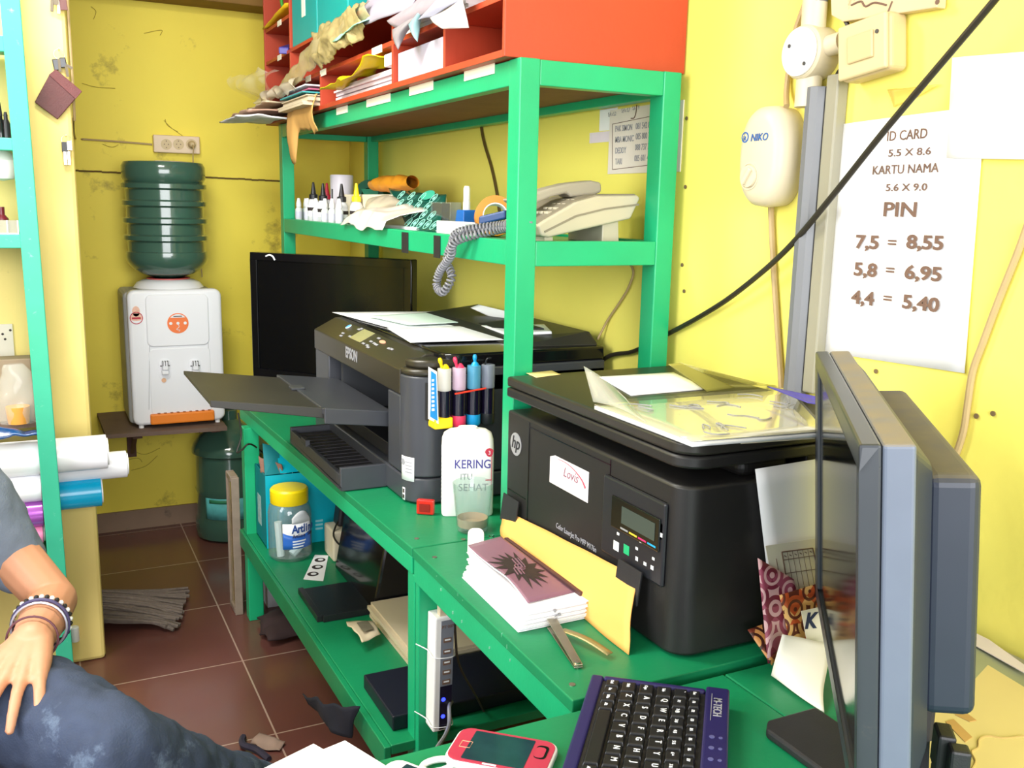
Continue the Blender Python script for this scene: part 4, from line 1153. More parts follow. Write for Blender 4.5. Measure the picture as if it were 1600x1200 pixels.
b.build('rear_stand', PB, ph, bevel=0.002)
B().box(0.965, 0.985, 1.785, 1.94, ZM + .0005, ZM + 0.012).build('foot', PB, ph)
# handset
def HXZ(px, py): q = U(px, py, y=1.835); return (q.x, q.z)
pr = [HXZ(*q) for q in ((800, 312), (812, 322), (838, 318), (862, 308), (886, 302), (893, 308), (930, 305), (941, 300), (940, 285), (925, 282), (890, 286), (862, 293), (836, 301))]
B().prism([(x, 1.835, z) for x, z in pr], (0, 0.055, 0)).build('handset', mat('handset_beige', (156, 148, 132), 0.45, var=0.06), ph, bevel=0.006, seg=3)
# coiled cord hanging over the rail
path = [U(*q, x=0.845) for q in ((792, 341), (770, 350), (745, 352), (718, 362), (706, 382), (698, 408), (706, 432), (700, 456), (690, 446), (695, 424), (712, 400), (722, 376), (745, 358), (775, 352), (792, 350))]
for i in (0, 1, 2, 12, 13, 14): path[i].x = 0.90; path[i].z = max(path[i].z, ZM + 0.025)
for i in range(3, 12): path[i].x = 0.845 - 0.012 * (i > 6)
Pc = []
m_ = len(path)
for i in range(m_ - 1):
    p0, p1, p2, p3 = path[max(0, i - 1)], path[i], path[i + 1], path[min(m_ - 1, i + 2)]
    for k in range(10):
        t_ = k / 10
        Pc.append(0.5 * ((2 * p1) + (p2 - p0) * t_ + (2 * p0 - 5 * p1 + 4 * p2 - p3) * t_ * t_ + (3 * p1 - p0 - 3 * p2 + p3) * t_ ** 3))
L = [0]
for i in range(1, len(Pc)): L.append(L[-1] + (Pc[i] - Pc[i - 1]).length)
turns = L[-1] / 0.0092
hel = []
seg_i = 0
N = int(turns * 9)
for k in range(N):
    s_ = L[-1] * k / N
    while seg_i < len(L) - 2 and L[seg_i + 1] < s_: seg_i += 1
    f_ = (s_ - L[seg_i]) / max(1e-9, L[seg_i + 1] - L[seg_i])
    p = Pc[seg_i].lerp(Pc[seg_i + 1], f_)
    tn = (Pc[min(seg_i + 2, len(Pc) - 1)] - Pc[max(0, seg_i - 1)]).normalized()
    e1 = tn.cross(Vector((1, 0.3, 0.1))).normalized(); e2 = tn.cross(e1)
    a = 2 * pi * turns * k / N
    hel.append(p + (e1 * cos(a) + e2 * sin(a)) * 0.0080)
B().tube(hel, 0.0027, 6, 0).build('coiled_cord', CABG, ph, smooth=True)
# phone line behind, and the wall cord
q = [U(988, 418, x=XW - 0.006), U(984, 445, x=XW - 0.006), U(970, 470, x=XW - 0.006), U(950, 500, x=XW - 0.006), U(934, 530, x=XW - 0.02)]
tag(B().tube([Vector((1.20, 1.95, 1.37)), Vector((XW - 0.008, 1.99, 1.33))] + q, 0.003, 6).build('phone_line', CABT, smooth=True), 'thin beige line running down the wall below the telephone', 'cable')
q = [U(752, 198, x=XW - 0.006), U(757, 225, x=XW - 0.006), U(768, 262, x=XW - 0.006), U(776, 300, x=XW - 0.006), U(780, 330, x=XW - 0.006)]
tag(B().tube([q[0] + Vector((0, 0.01, 0.06))] + q, 0.0045, 6).build('wall_cable', mat('brown_cord', (84, 66, 28), 0.5), smooth=True), 'brown cord hanging on the wall behind the packing tape', 'cable')
# phone list on the wall
pl = thing('phone_list', 'typed list of contacts pinned to the wall above the telephone', 'paper', (XW - 0.001, 1.95, 1.5))
a, e = U(956, 270, x=XW - 0.0012), U(1060, 178, x=XW)
y0, y1, z0, z1 = 1.74, U(953, 220, x=XW).y, U(956, 272, x=XW).z, 1.66
B().box(XW - 0.0030, XW - 0.0004, y0, y1, z0, z1).build('sheet', mat('pinkish_paper', (228, 218, 208), 0.8), pl)
B().box(XW - 0.0018, XW - 0.0002, y1 - 0.03, U(938, 180, x=XW).y, U(938, 205, x=XW).z, z1 + 0.005).build('under_sheet', PPR, pl)
B().box(XW - 0.0016, XW - 0.0002, y1 - 0.03, U(922, 215, x=XW).y, U(922, 224, x=XW).z, U(922, 208, x=XW).z).build('under_sheet', mat('lilac_paper', (226, 214, 224), 0.8), pl)
o_ = lambda px, py: U(px, py, x=XW - 0.0034)
for s_, px, py in (('PAK SIMON', 961, 206), ('MBA MONIC', 961, 223), ('DEDDY', 961, 240), ('TARI', 961, 257)):
    text(s_, 0.020, o_(px, py), -Y, Z, INKG, 'lettering', pl, bold=0.01, align='LEFT', sx=0.72)
for s_, px, py in (('081 542 82', 993, 202), ('085 800 7', 993, 218), ('088 737 7', 992, 235), ('085 601 4', 991, 252)):
    text(s_, 0.020, o_(px, py), -Y, Z, INKG, 'lettering', pl, bold=0.01, align='LEFT', sx=0.72)
for s_, px, py in (('5,4 x 5,2', 950, 182), ('5,4 x 5,7', 971, 176), ('5,6 x 9', 988, 172)):
    text(s_, 0.013, o_(px, py), -Y, Z, INKG, 'lettering', pl, align='LEFT', sx=0.8)
b = B()
for (p0, p1) in (((957, 194), (1030, 179)), ((957, 265), (1030, 256))):
    b.tube([o_(*p0), o_(*p1)], 0.0008, 5, 0)
b.tube([o_(957, 194), o_(957, 265)], 0.0008, 5, 0)
b.tube([o_(995, 164), o_(994, 175), o_(991, 184), o_(986, 185)], 0.0014, 5, 4)
b.build('ruled_line', INKB, pl)

# ------------------------------------------------------------------ television at the far end of the bench
TA, TB = Vector((0.674, 3.40, 0)), Vector((1.085, 2.90, 0))
tw = (TB - TA).normalized(); tn = Vector((tw.y, -tw.x, 0))           # towards the room
if tn.x > 0: tn = -tn
tv = thing('television', 'black flat television standing in the far corner of the bench behind the inkjet printer', 'television', (0.93, 3.2, ZT))
W_ = (TB - TA).length
tc = (TA + TB) / 2
def TVP(u, v, d): return TA + tw * u + Z * v + tn * d
b = B(); b.obox(TVP(W_ / 2, 1.022, -0.018), tw, Z, tn, W_ / 2, 0.226, 0.018); b.build('case', BLKG, tv, bevel=0.004)
b = B(); b.obox(TVP(W_ / 2, 1.03, 0.0005), tw, Z, tn, W_ / 2 - 0.03, 0.19, 0.0012); b.build('screen', SCRN, tv)
b = B()
for u0, u1, v0, v1 in ((0, W_, 1.222, 1.248), (0, W_, 0.796, 0.838), (0, 0.028, 0.838, 1.222), (W_ - 0.028, W_, 0.838, 1.222)):
    b.obox(TVP((u0 + u1) / 2, (v0 + v1) / 2, 0.003), tw, Z, tn, (u1 - u0) / 2, (v1 - v0) / 2, 0.003)
b.build('bezel', BLKG, tv, bevel=0.002)
B().tube([TVP(0.070, 1.236, 0.0065), TVP(0.085, 1.241, 0.0065), TVP(0.10, 1.236, 0.0065), TVP(0.108, 1.224, 0.0065)], 0.003, 6).build('pale_sticker', WHT, tv, smooth=True)
b = B(); b.obox(TVP(W_ / 2, 0.765, -0.03), tw, Z, tn, 0.05, 0.035, 0.012)
b.obox(TVP(W_ / 2, ZT + 0.0065, -0.03), tw, Z, tn, 0.16, 0.006, 0.08); b.build('stand', BLKG, tv, bevel=0.002)

# ------------------------------------------------------------------ wide inkjet printer
EX0, EX1, EY0, EY1 = 0.735, 1.245, 1.970, 2.800
ep = thing('inkjet_printer', 'wide black inkjet printer with open paper trays and ink tanks on its side', 'printer', (0.99, 2.385, ZT))
EB = mat('epson_black', (62, 64, 70), 0.33, var=0.1, scale=20, dirt=((74, 74, 76), 0.72, 10))
def rr_corner(bb, x0, x1, y0, y1, z0, z1, r, n=7):
    """block with the near front vertical corner rounded"""
    pts = [(x1, y0, z0)] + [(x0 + r - r * sin(pi / 2 * k / n), y0 + r - r * cos(pi / 2 * k / n), z0) for k in range(n + 1)] + [(x0, y1, z0), (x1, y1, z0)]
    bb.prism(pts, (0, 0, z1 - z0))
RC = 0.06
b = B()
rr_corner(b, EX0, EX1, EY0, EY1, ZT + 0.004, 0.803, RC)
b.build('base', EB, ep, bevel=0.004, smooth=True, angle=30)
b = B()
rr_corner(b, EX0, EX1, EY0, 2.0425, 0.806, 1.042, RC)
b.box(EX0 + 0.0008, EX1, 2.0425, 2.13, 0.806, 0.9905)
b.box(EX0 + 0.004, EX1, 2.66, EY1, 0.806, 1.02)
b.box(0.93, EX1, 2.13, 2.66, 0.806, 1.02)
b.box(EX0 + 0.10, 0.93, 2.13, 2.66, 0.992, 1.02)
b.build('body', EB, ep, bevel=0.004, smooth=True, angle=30)
B().box(EX0 + 0.02, 0.93, 2.131, 2.659, 0.806, 0.842).build('tray_floor', BLK, ep, bevel=0.002)
for y in (2.18, 2.60): B().box(EX0 + 0.03, 0.92, y, y + 0.02, 0.842, 0.985).build('inner_frame', CHAR, ep)
# control panel with slanted top
pr = [(EX0, 0.992), (EX0, 1.050), (EX0 + 0.065, 1.084), (EX0 + 0.10, 1.086), (EX0 + 0.10, 0.992)]
CP = mat('panel_black', (50, 46, 36), 0.30, var=0.1, dirt=((84, 78, 60), 0.66, 8))
B().prism([(x, EY0 + 0.075, z) for x, z in pr], (0, EY1 - EY0 - 0.078, 0)).build('control_panel', CP, ep, bevel=0.003)
ecp = ep.children[-1]
b = B(); rr_corner(b, EX0, EX0 + 0.15, EY0, EY0 + 0.075, 1.042, 1.058, RC); rr_corner(b, EX0 + 0.012, EX0 + 0.15, EY0 + 0.008, EY0 + 0.075, 1.058, 1.078, RC); b.build('panel_end', CP, ep, bevel=0.006, smooth=True, angle=30)
# scanner lid and document feeder
b = B(); rr_corner(b, EX0 + 0.085, EX1, EY0 + 0.004, EY1 - 0.004, 1.058, 1.091, 0.045)
b.build('scanner_lid', BLKG, ep, bevel=0.005, smooth=True, angle=30)
b = B(); b.box(EX0 + 0.15, EX1, EY0, EY1, 1.0, 1.058); b.build('scanner_base', EB, ep, bevel=0.004)
b = B()
b.hexa([(1.02, EY0 + 0.06, 1.0905), (1.24, EY0 + 0.02, 1.0905), (1.24, EY1 - 0.06, 1.0905), (1.02, EY1 - 0.06, 1.0905),
        (1.07, EY0 + 0.12, 1.106), (1.235, EY0 + 0.06, 1.122), (1.235, EY1 - 0.10, 1.122), (1.07, EY1 - 0.12, 1.106)])
b.build('document_feeder', BLKD, ep, bevel=0.006)
# panel furniture
pu, pv = -Y, (Vector((0.065, 0, 0.034))).normalized()
pn = pu.cross(pv)
if pn.z < 0: pn = -pn
def PP(px, py):
    """point on the slanted panel"""
    v = (px - 800) / 1483.3 * _R + (py - 600) / 1483.3 * _D + _F
    o0 = Vector((EX0, 0, 1.050))
    t = (o0 - _C).dot(pn) / v.dot(pn)
    return _C + v * t + pn * 0.0006
def pq(bb, a, c, d=0.0016):
    a, c = PP(*a), PP(*c)
    du = (c - a).dot(pu); dv = (c - a).dot(pv)
    bb.prism([a, a + pu * du, a + pu * du + pv * dv, a + pv * dv], pn * d)
b = B(); c = PP(566, 525)
b.prism([c + pu * i * 0.047 + pv * j * 0.024 for i, j in ((-1, -1), (1, -1), (1, 1), (-1, 1))], pn * 0.0012); b.build('lcd', LCDY, ecp)
c = PP(545, 511); B().disc(c, pn, 0.010, 0.0014, 18).build('power_ring', INKW, ecp)
B().disc(c + pn * 0.0012, pn, 0.0075, 0.0012, 18).build('power_button', mat('blue_light', (70, 140, 255), 0.4, emis=1.2), ecp)
B().disc(PP(598, 535), pn, 0.021, 0.0014, 20, ry=0.006, u=pu).build('orange_button', mat('salmon_button', (226, 160, 130), 0.4), ecp)
for px, py in ((536, 521), (533, 525), (547, 526), (561, 515), (565, 514), (568, 537), (575, 543), (580, 534), (585, 537), (592, 529), (608, 545), (612, 546), (588, 539), (574, 540)):
    c = PP(px, py); B().prism([c + pu * i * 0.010 + pv * j * 0.003 for i, j in ((-1, -1), (1, -1), (1, 1), (-1, 1))], pn * 0.0008).build('button_icon', INKG, ecp)
text('EPSON', 0.040, U(540, 557, x=EX0 - 0.0006), -Y, Z, INKG, 'lettering', ecp, bold=0.03, align='LEFT', sx=0.85)
# output tray: inner part and extension, rising towards the tip
def TR(x): return 0.926 + (EX0 - x) * 0.125
b = B()
for x0, x1, ya, yb, d in ((0.588, EX0 + 0.03, 2.165, 2.655, 0.0),):
    b.hexa([(x0, ya, TR(x0) - 0.014), (x1, ya, TR(x1) - 0.014), (x1, yb, TR(x1) - 0.014), (x0, yb, TR(x0) - 0.014), (x0, ya, TR(x0)), (x1, ya, TR(x1)), (x1, yb, TR(x1)), (x0, yb, TR(x0))])
    b.hexa([(x0, ya - 0.012, TR(x0) - 0.034), (x1, ya - 0.012, TR(x1) - 0.034), (x1, ya, TR(x1) - 0.034), (x0, ya, TR(x0) - 0.034), (x0, ya - 0.012, TR(x0) + .004), (x1, ya - 0.012, TR(x1) + .004), (x1, ya, TR(x1) + .004), (x0, ya, TR(x0) + .004)])
b.build('output_tray', EB, ep, bevel=0.002)
b = B()
x0, x1, ya, yb = 0.335, 0.60, 2.185, 2.63
dz = -0.002
b.hexa([(x0, ya + 0.02, TR(x0) - 0.012), (x1, ya, TR(x1) - 0.016), (x1, yb, TR(x1) - 0.016), (x0, yb, TR(x0) - 0.012), (x0, ya + .02, TR(x0) + dz), (x1, ya, TR(x1) + dz - .002), (x1, yb, TR(x1) + dz - .002), (x0, yb, TR(x0) + dz)])
b.hexa([(x0, ya + 0.008, TR(x0) - 0.014), (x1, ya - 0.008, TR(x1) - 0.026), (x1, ya + .001, TR(x1) - 0.026), (x0, ya + .021, TR(x0) - 0.014), (x0, ya + .008, TR(x0) + .002), (x1, ya - .008, TR(x1)), (x1, ya + .001, TR(x1)), (x0, ya + .021, TR(x0) + .002)])
b.build('tray_extension', BLKD, ep, bevel=0.0015)
b = B(); b.box(0.575, 0.61, 2.42, 2.46, TR(0.6) - 0.001, TR(0.6) + 0.006); b.build('tray_stop', CHAR, ep, bevel=0.002)
# cassette
b = B(); b.box(0.622, EX0 + 0.06, 2.145, 2.655, ZT + 0.002, 0.752); b.box(0.622, EX0 + 0.06, 2.145, 2.158, 0.752, 0.800); b.box(0.622, EX0 + 0.06, 2.642, 2.655, 0.752, 0.79); b.box(0.622, 0.634, 2.158, 2.642, 0.752, 0.782)
b.build('paper_cassette', EB, ep, bevel=0.002)
b = B()
for k in range(14): b.box(0.638, EX0 + 0.05, 2.17 + k * 0.0335, 2.196 + k * 0.0335, 0.762, 0.775)
b.build('cassette_cover', mat('ribbed_black', (40, 38, 42), 0.45, var=0.15), ep, bevel=0.002)
B().box(0.618, 0.630, 2.46, 2.51, 0.778, 0.795).build('cassette_latch', CHAR, ep, bevel=0.001)
# stickers on the corner
def corner_pt(a, z, d=0.0006): return Vector((EX0 + RC - (RC + d) * cos(a), EY0 + RC - (RC + d) * sin(a), z))
def corner_patch(a0, a1, z0, z1, d=0.0008): return lambda u, v: corner_pt(lerp(a0, a1, u), lerp(z0, z1, v), d)
B().sheet(corner_patch(0.05, 0.75, 0.795, 0.852), 8, 2).build('spec_sticker', PPR, ep, smooth=True, solid=0.0006)
b = B(); b.disc(corner_pt(0.18, 0.838, 0.0012), (-cos(.18), -sin(.18), 0), 0.008, 0.0004, 16)
for k in range(4): b.sheet(corner_patch(0.32, 0.66, 0.838 - k * 0.008, 0.841 - k * 0.008, 0.0014), 4, 1)
b.build('sticker_print', INKG, ep)
B().sheet(corner_patch(0.12, 0.30, 0.746, 0.776), 4, 2).build('warning_sticker', PPR, ep, smooth=True, solid=0.0006)
b = B(); b.sheet(corner_patch(0.15, 0.27, 0.763, 0.773, 0.0014), 3, 1); b.sheet(corner_patch(0.15, 0.27, 0.750, 0.759, 0.0014), 3, 1); b.build('sticker_print', INK, ep)
# ink tanks hung on the side
tk = thing('ink_tank_set', 'set of four refillable ink tanks with coloured plugs hanging on the inkjet printer', 'ink tanks', (0.845, 1.94, 0.93))
TANKS = ((694, (244, 208, 24), 'yellow'), (717, (226, 58, 96), 'magenta'), (740, (22, 148, 206), 'cyan'), (762, (34, 36, 40), 'black'))
inkm = mat('dark_ink', (20, 16, 36), 0.12, var=0.2, coat=0.6)
tubec = {'yellow': (236, 232, 226), 'magenta': (228, 200, 222), 'cyan': (96, 176, 212), 'black': (150, 158, 176)}
ty = 1.940
tz0, tz1 = 0.945, 1.066
tr_ = 0.0158
for px, c, nm in TANKS:
    x = U(px, 620, y=ty).x
    zt_ = tz1 + (0.003 if nm in ('cyan', 'black') else 0)
    B().lathe([(tr_ - 0.001, 1.016), (tr_, 1.018), (tr_, zt_), (tr_ - 0.002, zt_ + 0.001)], (x, ty, 0), Z, 22).build('tank_tube', mat('tank_' + nm, tubec[nm], 0.08, var=0.03, alpha=0.62, coat=0.6), tk, smooth=True)
    B().lathe([(tr_, tz0 + 0.008), (tr_, 1.0165)], (x, ty, 0), Z, 22).build('ink', inkm, tk, smooth=True)
    cm = mat('plug_' + nm, c, 0.35, var=0.06)
    if nm == 'yellow':
        B().box(x - 0.030, x + 0.016, ty - 0.017, ty + 0.024, tz0 - 0.014, tz0 + 0.012).build('base_block', cm, tk, bevel=0.004)
    else:
        B().lathe([(0.014, tz0 - 0.014), (tr_ + 0.0006, tz0 - 0.010), (tr_ + 0.0006, tz0 + 0.012)], (x, ty, 0), Z, 22).build('base_cap', cm, tk, smooth=True)
    if nm != 'black':
        b = B(); b.lathe([(0.010, 0), (0.007, 0.006), (0.003, 0.010)], (x + 0.001, ty - 0.004, zt_ + 0.0005), Z, 14)
        b.lathe([(0.003, 0), (0.0035, 0.008), (0.0048, 0.012), (0.005, 0.018), (0.003, 0.022)], (x - 0.008 if nm != 'cyan' else x, ty - 0.004, zt_ + 0.004), Vector((-0.25 if nm != 'cyan' else 0, 0, 1)), 12)
        b.build('plug', cm, tk, smooth=True)
    else:
        b = B(); b.tube([(x - 0.008, ty, zt_), (x - 0.006, ty - 0.006, zt_ + 0.014), (x + 0.004, ty - 0.006, zt_ + 0.016)], 0.0022, 6); b.build('plug', cm, tk, smooth=True)
xa = U(668, 620, y=ty).x; xb_ = U(683, 620, y=ty - 0.02).x
b = B(); b.hexa([(xa, ty - 0.006, 0.955), (xb_ + 0.004, ty - 0.020, 0.945), (xb_ + 0.004, ty - 0.018, 0.945), (xa, ty - 0.004, 0.955), (xa, ty - 0.006, 1.073), (xb_ - 0.001, ty - 0.020, 1.064), (xb_ - 0.001, ty - 0.018, 1.064), (xa, ty - 0.004, 1.073)])
b.build('card_edge', PPR, tk)
b = B(); b.hexa([(xa + .002, ty - 0.0075, 0.961), (xb_ + 0.001, ty - 0.0205, 0.952), (xb_ + 0.001, ty - 0.019, 0.952), (xa + .002, ty - 0.006, 0.961), (xa + .002, ty - 0.0075, 1.067), (xb_ - 0.003, ty - 0.0205, 1.058), (xb_ - 0.003, ty - 0.019, 1.058), (xa + .002, ty - 0.006, 1.067)])
b.build('blue_card', mat('card_blue', (18, 120, 182), 0.4, var=0.15, scale=60), tk)
b = B()
for k in range(8):
    z = 0.975 + k * 0.0095
    xm = (xa + xb_) / 2
    b.box(xm - 0.003, xm + 0.003, ty - 0.0165, ty - 0.0145, z, z + 0.005)
b.build('card_print', INKW, tk)
x0 = U(706, 620, y=ty).x; x1 = U(754, 620, y=ty).x
b = B(); b.tube([(x0, ty - 0.0175, 1.010), ((x0 + x1) / 2, ty - 0.019, 1.0145), (x1, ty - 0.0175, 1.018)], 0.0022, 6); b.build('red_strip', mat('orange_red', (232, 60, 40), 0.4), tk, smooth=True)
B().box(xa + 0.006, U(772, 620, y=ty).x, ty + 0.016, EY0 - 0.0005, tz0, 1.03).build('bracket', BLKM, tk)

# papers on the scanner lid
def lie(name, pts, z, m, lab, cat='paper', th=0.0012, wave=0.0, sd=1, **k):
    q = []
    for i, p in enumerate(pts):
        zz = p[2] if len(p) > 2 else z
        q.append(U(p[0], p[1], z=zz))
    f = quad(*q)
    g = (lambda u, v: f(u, v) + Z * (wave * (sin(pi * u) * sin(pi * v) + 0.3 * nz((u * 3, v * 3, sd), 1)))) if wave else f
    o = B().sheet(g, 10, 10).build(name, m, smooth=True, solid=th)
    return tag(o, lab, cat, **k)
lie('paper_sheet', ((519, 488), (612, 513), (780, 512), (700, 486)), 1.0935, PPR, 'white sheet at the rear of the inkjet printer lid')
lie('paper_sheet', ((605, 513), (641, 535), (858, 529), (800, 507)), 1.096, PPR, 'white sheet at the near edge of the inkjet printer lid')
lie('paper_sheet', ((575, 494), (640, 508), (790, 500), (690, 487)), 1.1005, PPRG, 'pale mint sheet lying over the white ones on the inkjet printer')
lie('paper_sheet', ((735, 481, 1.130), (770, 497, 1.110), (836, 497, 1.130), (748, 476, 1.142)), 1.13, PPR, 'white sheet with a turned up corner beside the green rack post')
lie('paper_bundle', ((752, 510, 1.104), (790, 523, 1.104), (862, 520, 1.118), (850, 508, 1.118)), 1.1, PPR, 'folded white bundle behind the green rack post', th=0.006)
lie('black_pouch', ((747, 506, 1.105), (765, 513, 1.105), (850, 514, 1.124), (800, 499, 1.124)), 1.1, BLKM, 'black flat pouch under the folded white bundle', cat='pouch', th=0.004)

# ------------------------------------------------------------------ laser printer
HX0, HX1, HY0, HY1 = 0.845, 1.262, 1.100, 1.700
hp = thing('laser_printer', 'black multifunction laser printer on the near workbench with an envelope taped to its front', 'printer', (1.05, 1.4, ZT))
HB = mat('laser_black', (33, 32, 32), 0.42, var=0.12, scale=30, bump=0.06, bscale=600)
b = B(); rr_corner(b, HX0, HX1, HY0, HY1, ZT + 0.004, 1.018, 0.038)
b.build('body', HB, hp, bevel=0.005, smooth=True, angle=30)
b = B(); b.box(HX0 + 0.10, HX1 - 0.02, HY0 + 0.13, HY1 - 0.03, 1.016, 1.046); b.build('output_neck', BLKG, hp)
b = B(); b.box(HX0 + 0.12, HX0 + 0.22, HY0 + 0.02, HY0 + 0.13, 1.016, 1.046); b.build('hinge_foot', HB, hp, bevel=0.014, seg=4)
b = B(); b.box(HX0 + 0.24, HX1 - 0.004, HY0 + 0.004, HY0 + 0.14, 1.016, 1.046); b.build('rear_riser', HB, hp, bevel=0.003)
b = B(); rr_corner(b, HX0 - 0.004, HX1, HY0 - 0.004, HY1, 1.046, 1.0655, 0.045)
b.build('scanner_bed', HB, hp, bevel=0.004, smooth=True, angle=30)
b = B(); rr_corner(b, HX0 - 0.004, HX1, HY0 - 0.004, HY1, 1.067, 1.0875, 0.045)
b.build('scanner_lid', mat('lid_black', (46, 44, 40), 0.32, var=0.1, dirt=((70, 68, 56), 0.62, 7)), hp, bevel=0.005, smooth=True, angle=30)
fx = HX0 - 0.0005
def hq(bb, a, c, d=0.0015, x=fx):
    a, c = U(a[0], a[1], x=x), U(c[0], c[1], x=x)
    bb.box(x - d, x, min(a.y, c.y), max(a.y, c.y), min(a.z, c.z), max(a.z, c.z))
b = B(); y = 1.602; b.box(fx - 0.0006, fx + 0.001, y - 0.0009, y + 0.0009, 0.80, 1.012)
b.box(fx - 0.0006, fx + 0.001, 1.612, 1.69, 0.852, 0.854); b.box(fx - 0.0006, fx + 0.001, 1.305, 1.3066, 0.975, 1.012)
b.box(fx - 0.0006, fx + 0.001, 1.305, 1.60, 1.002, 1.0035)
b.build('panel_seam', BLKG, hp)
c = U(806.5, 694, x=fx)
B().disc(c, -X, 0.0235, 0.0012, 32).build('logo_disc', mat('logo_silver', (176, 176, 180), 0.35, metal=0.4, var=0.03), hp)
text('hp', 0.036, c + Vector((-0.0016, 0.0, -0.0085)), -Y, Z, BLKM, 'lettering', hp, bold=0.012, shear=0.25)
# white shop sticker
st0, st1 = U(862, 717, x=fx), U(917, 748, x=fx)
sy0, sy1, sz0, sz1 = 1.374, 1.514, 0.916, 0.972
B().prism([(fx, sy1, sz0), (fx, sy0, sz0), (fx, sy0, sz1), (fx, sy1 - 0.018, sz1), (fx, sy1, sz1 - 0.006)], (-0.0008, 0, 0)).build('white_sticker', mat('sticker_white', (244, 240, 240), 0.45, var=0.01), hp)
sx_ = fx - 0.0009
sw, shh = sy1 - sy0, sz1 - sz0
def SP(u, v): return Vector((sx_, sy1 - u * sw, sz0 + v * shh))
b = B()
arc = [(0.22, 0.93), (0.40, 0.94), (0.58, 0.88), (0.74, 0.76), (0.86, 0.62), (0.94, 0.44)]
b.tube([SP(u, v) for u, v in arc], lambda t: 0.0006 + 0.0016 * t * t, 5, 4); b.build('sticker_swoosh', mat('swoosh_rose', (176, 70, 90), 0.6), hp, smooth=True)
text('Lovis', 0.026, SP(0.36, 0.46) , -Y, Z, mat('script_rose', (140, 80, 100), 0.6), 'lettering', hp, align='LEFT', shear=0.3)
b = B()
for v, u0, u1 in ((0.30, 0.10, 0.92), (0.13, 0.3, 0.8)):
    for k in range(9):
        ua = lerp(u0, u1, k / 9); b.prism([SP(ua, v), SP(ua + (u1 - u0) / 9 * .8, v), SP(ua + (u1 - u0) / 9 * .8, v + .05), SP(ua, v + .05)], (-0.0003, 0, 0))
b.build('sticker_print', mat('sticker_grey', (196, 204, 210), 0.6), hp)
text('Color LaserJet Pro MFP M176n', 0.0145, U(869, 824, x=fx) + Vector((-0.0003, 0, 0)), -Y, Z, INKG, 'lettering', hp, align='LEFT', sx=0.78)
# control panel
pa, pb = U(944, 770, x=fx), U(1040, 895, x=fx)
cp_y0, cp_y1, cp_z0, cp_z1 = 1.138, 1.318, 0.848, 0.985
px0 = fx - 0.006
B().rrect((fx + 0.0005, (cp_y0 + cp_y1) / 2, (cp_z0 + cp_z1) / 2), Y, Z, cp_y1 - cp_y0, cp_z1 - cp_z0, 0.008, 0.001).build('panel_gap', BLKG, hp)  # gloss black plate behind the control panel
B().box(px0, fx + 0.002, cp_y0, cp_y1, cp_z0, cp_z1).build('control_panel', mat('panel_dark', (34, 35, 40), 0.32, var=0.08), hp, bevel=0.004)
hcp = hp.children[-1]
B().box(px0 - 0.003, px0, 1.147, 1.285, 0.904, 0.958).build('display_frame', BLKG, hcp, bevel=0.002)
B().box(px0 - 0.0038, px0 - 0.003, 1.158, 1.252, 0.919, 0.948).build('lcd', LCDG, hcp)
b = B()
for k in range(4):
    B_ = B(); y1 = 1.254 - k * 0.026
    B_.box(px0 - 0.0036, px0 - 0.003, y1 - 0.022, y1, 0.909, 0.9118)
    B_.build('toner_bar', (mat('bar_black', (150, 150, 150), 0.5), mat('bar_yellow', (236, 200, 60), 0.4), mat('bar_magenta', (206, 50, 110), 0.4), mat('bar_cyan', (40, 160, 206), 0.4))[k], hcp)
for px, py, w, h in ((965, 821, 3, 3), (966, 834, 2, 2), (980, 826, 2, 2), (1001, 846, 1.5, 2), (1007, 849, 2.5, 1.5), (1016, 853, 1.5, 2), (995, 857, 2, 2), (995, 873, 2, 3), (1008, 881, 2.2, 2.5), (1021, 873, 1.8, 2), (1019, 887, 2.2, 3), (1033, 836, 2.2, 3)):
    q = U(px, py, x=px0); B().box(px0 - 0.0005, px0, q.y - w * 0.0017, q.y + w * 0.0017, q.z - h * 0.0011, q.z + h * 0.0011).build('button_icon', INKW, hcp)
q = U(963, 853, x=px0); B().box(px0 - 0.0008, px0, q.y - 0.008, q.y + 0.008, q.z - 0.008, q.z + 0.008).build('white_button', INKW, hcp, bevel=0.0003)
q = U(979, 859, x=px0); B().box(px0 - 0.0008, px0, q.y - 0.008, q.y + 0.008, q.z - 0.008, q.z + 0.008).build('green_button', mat('panel_green', (30, 170, 110), 0.5), hcp, bevel=0.0003)
q = U(1047, 838, x=px0); B().rrect((px0, 1.146, q.z), Y, Z, 0.006, 0.026, 0.0025, 0.001).build('power_button', INKG, hcp)
# taped envelope
e0, e1, e2, e3 = Vector((0.840, 1.700, 0.806)), Vector((0.835, 1.198, 0.846)), Vector((0.792, 1.150, ZT + 0.001)), Vector((0.806, 1.632, ZT + 0.001))
ef = quad(e3, e2, e1, e0)
en = thing('envelope', 'orange paper envelope taped to the front of the laser printer', 'envelope', (0.81, 1.42, ZT))
B().sheet(lambda u, v: ef(u, v) + Vector((-0.010 * sin(pi * v) * (0.4 + 0.6 * sin(pi * u)) - 0.004 * nz((u * 4, v * 3, 0), 1), 0, 0)), 24, 12).build('envelope_sheet', ENV, en, smooth=True, solid=0.0016)
for c_, w_ in (((0.8335, 1.660, 0.816), 0.034), ((0.8275, 1.214, 0.832), 0.034)):
    B().obox(c_, (0, 1, 0), (0.13, 0, 1), (1, 0, -.13), w_, 0.028, 0.0012).build('black_tape', BLKM, en)

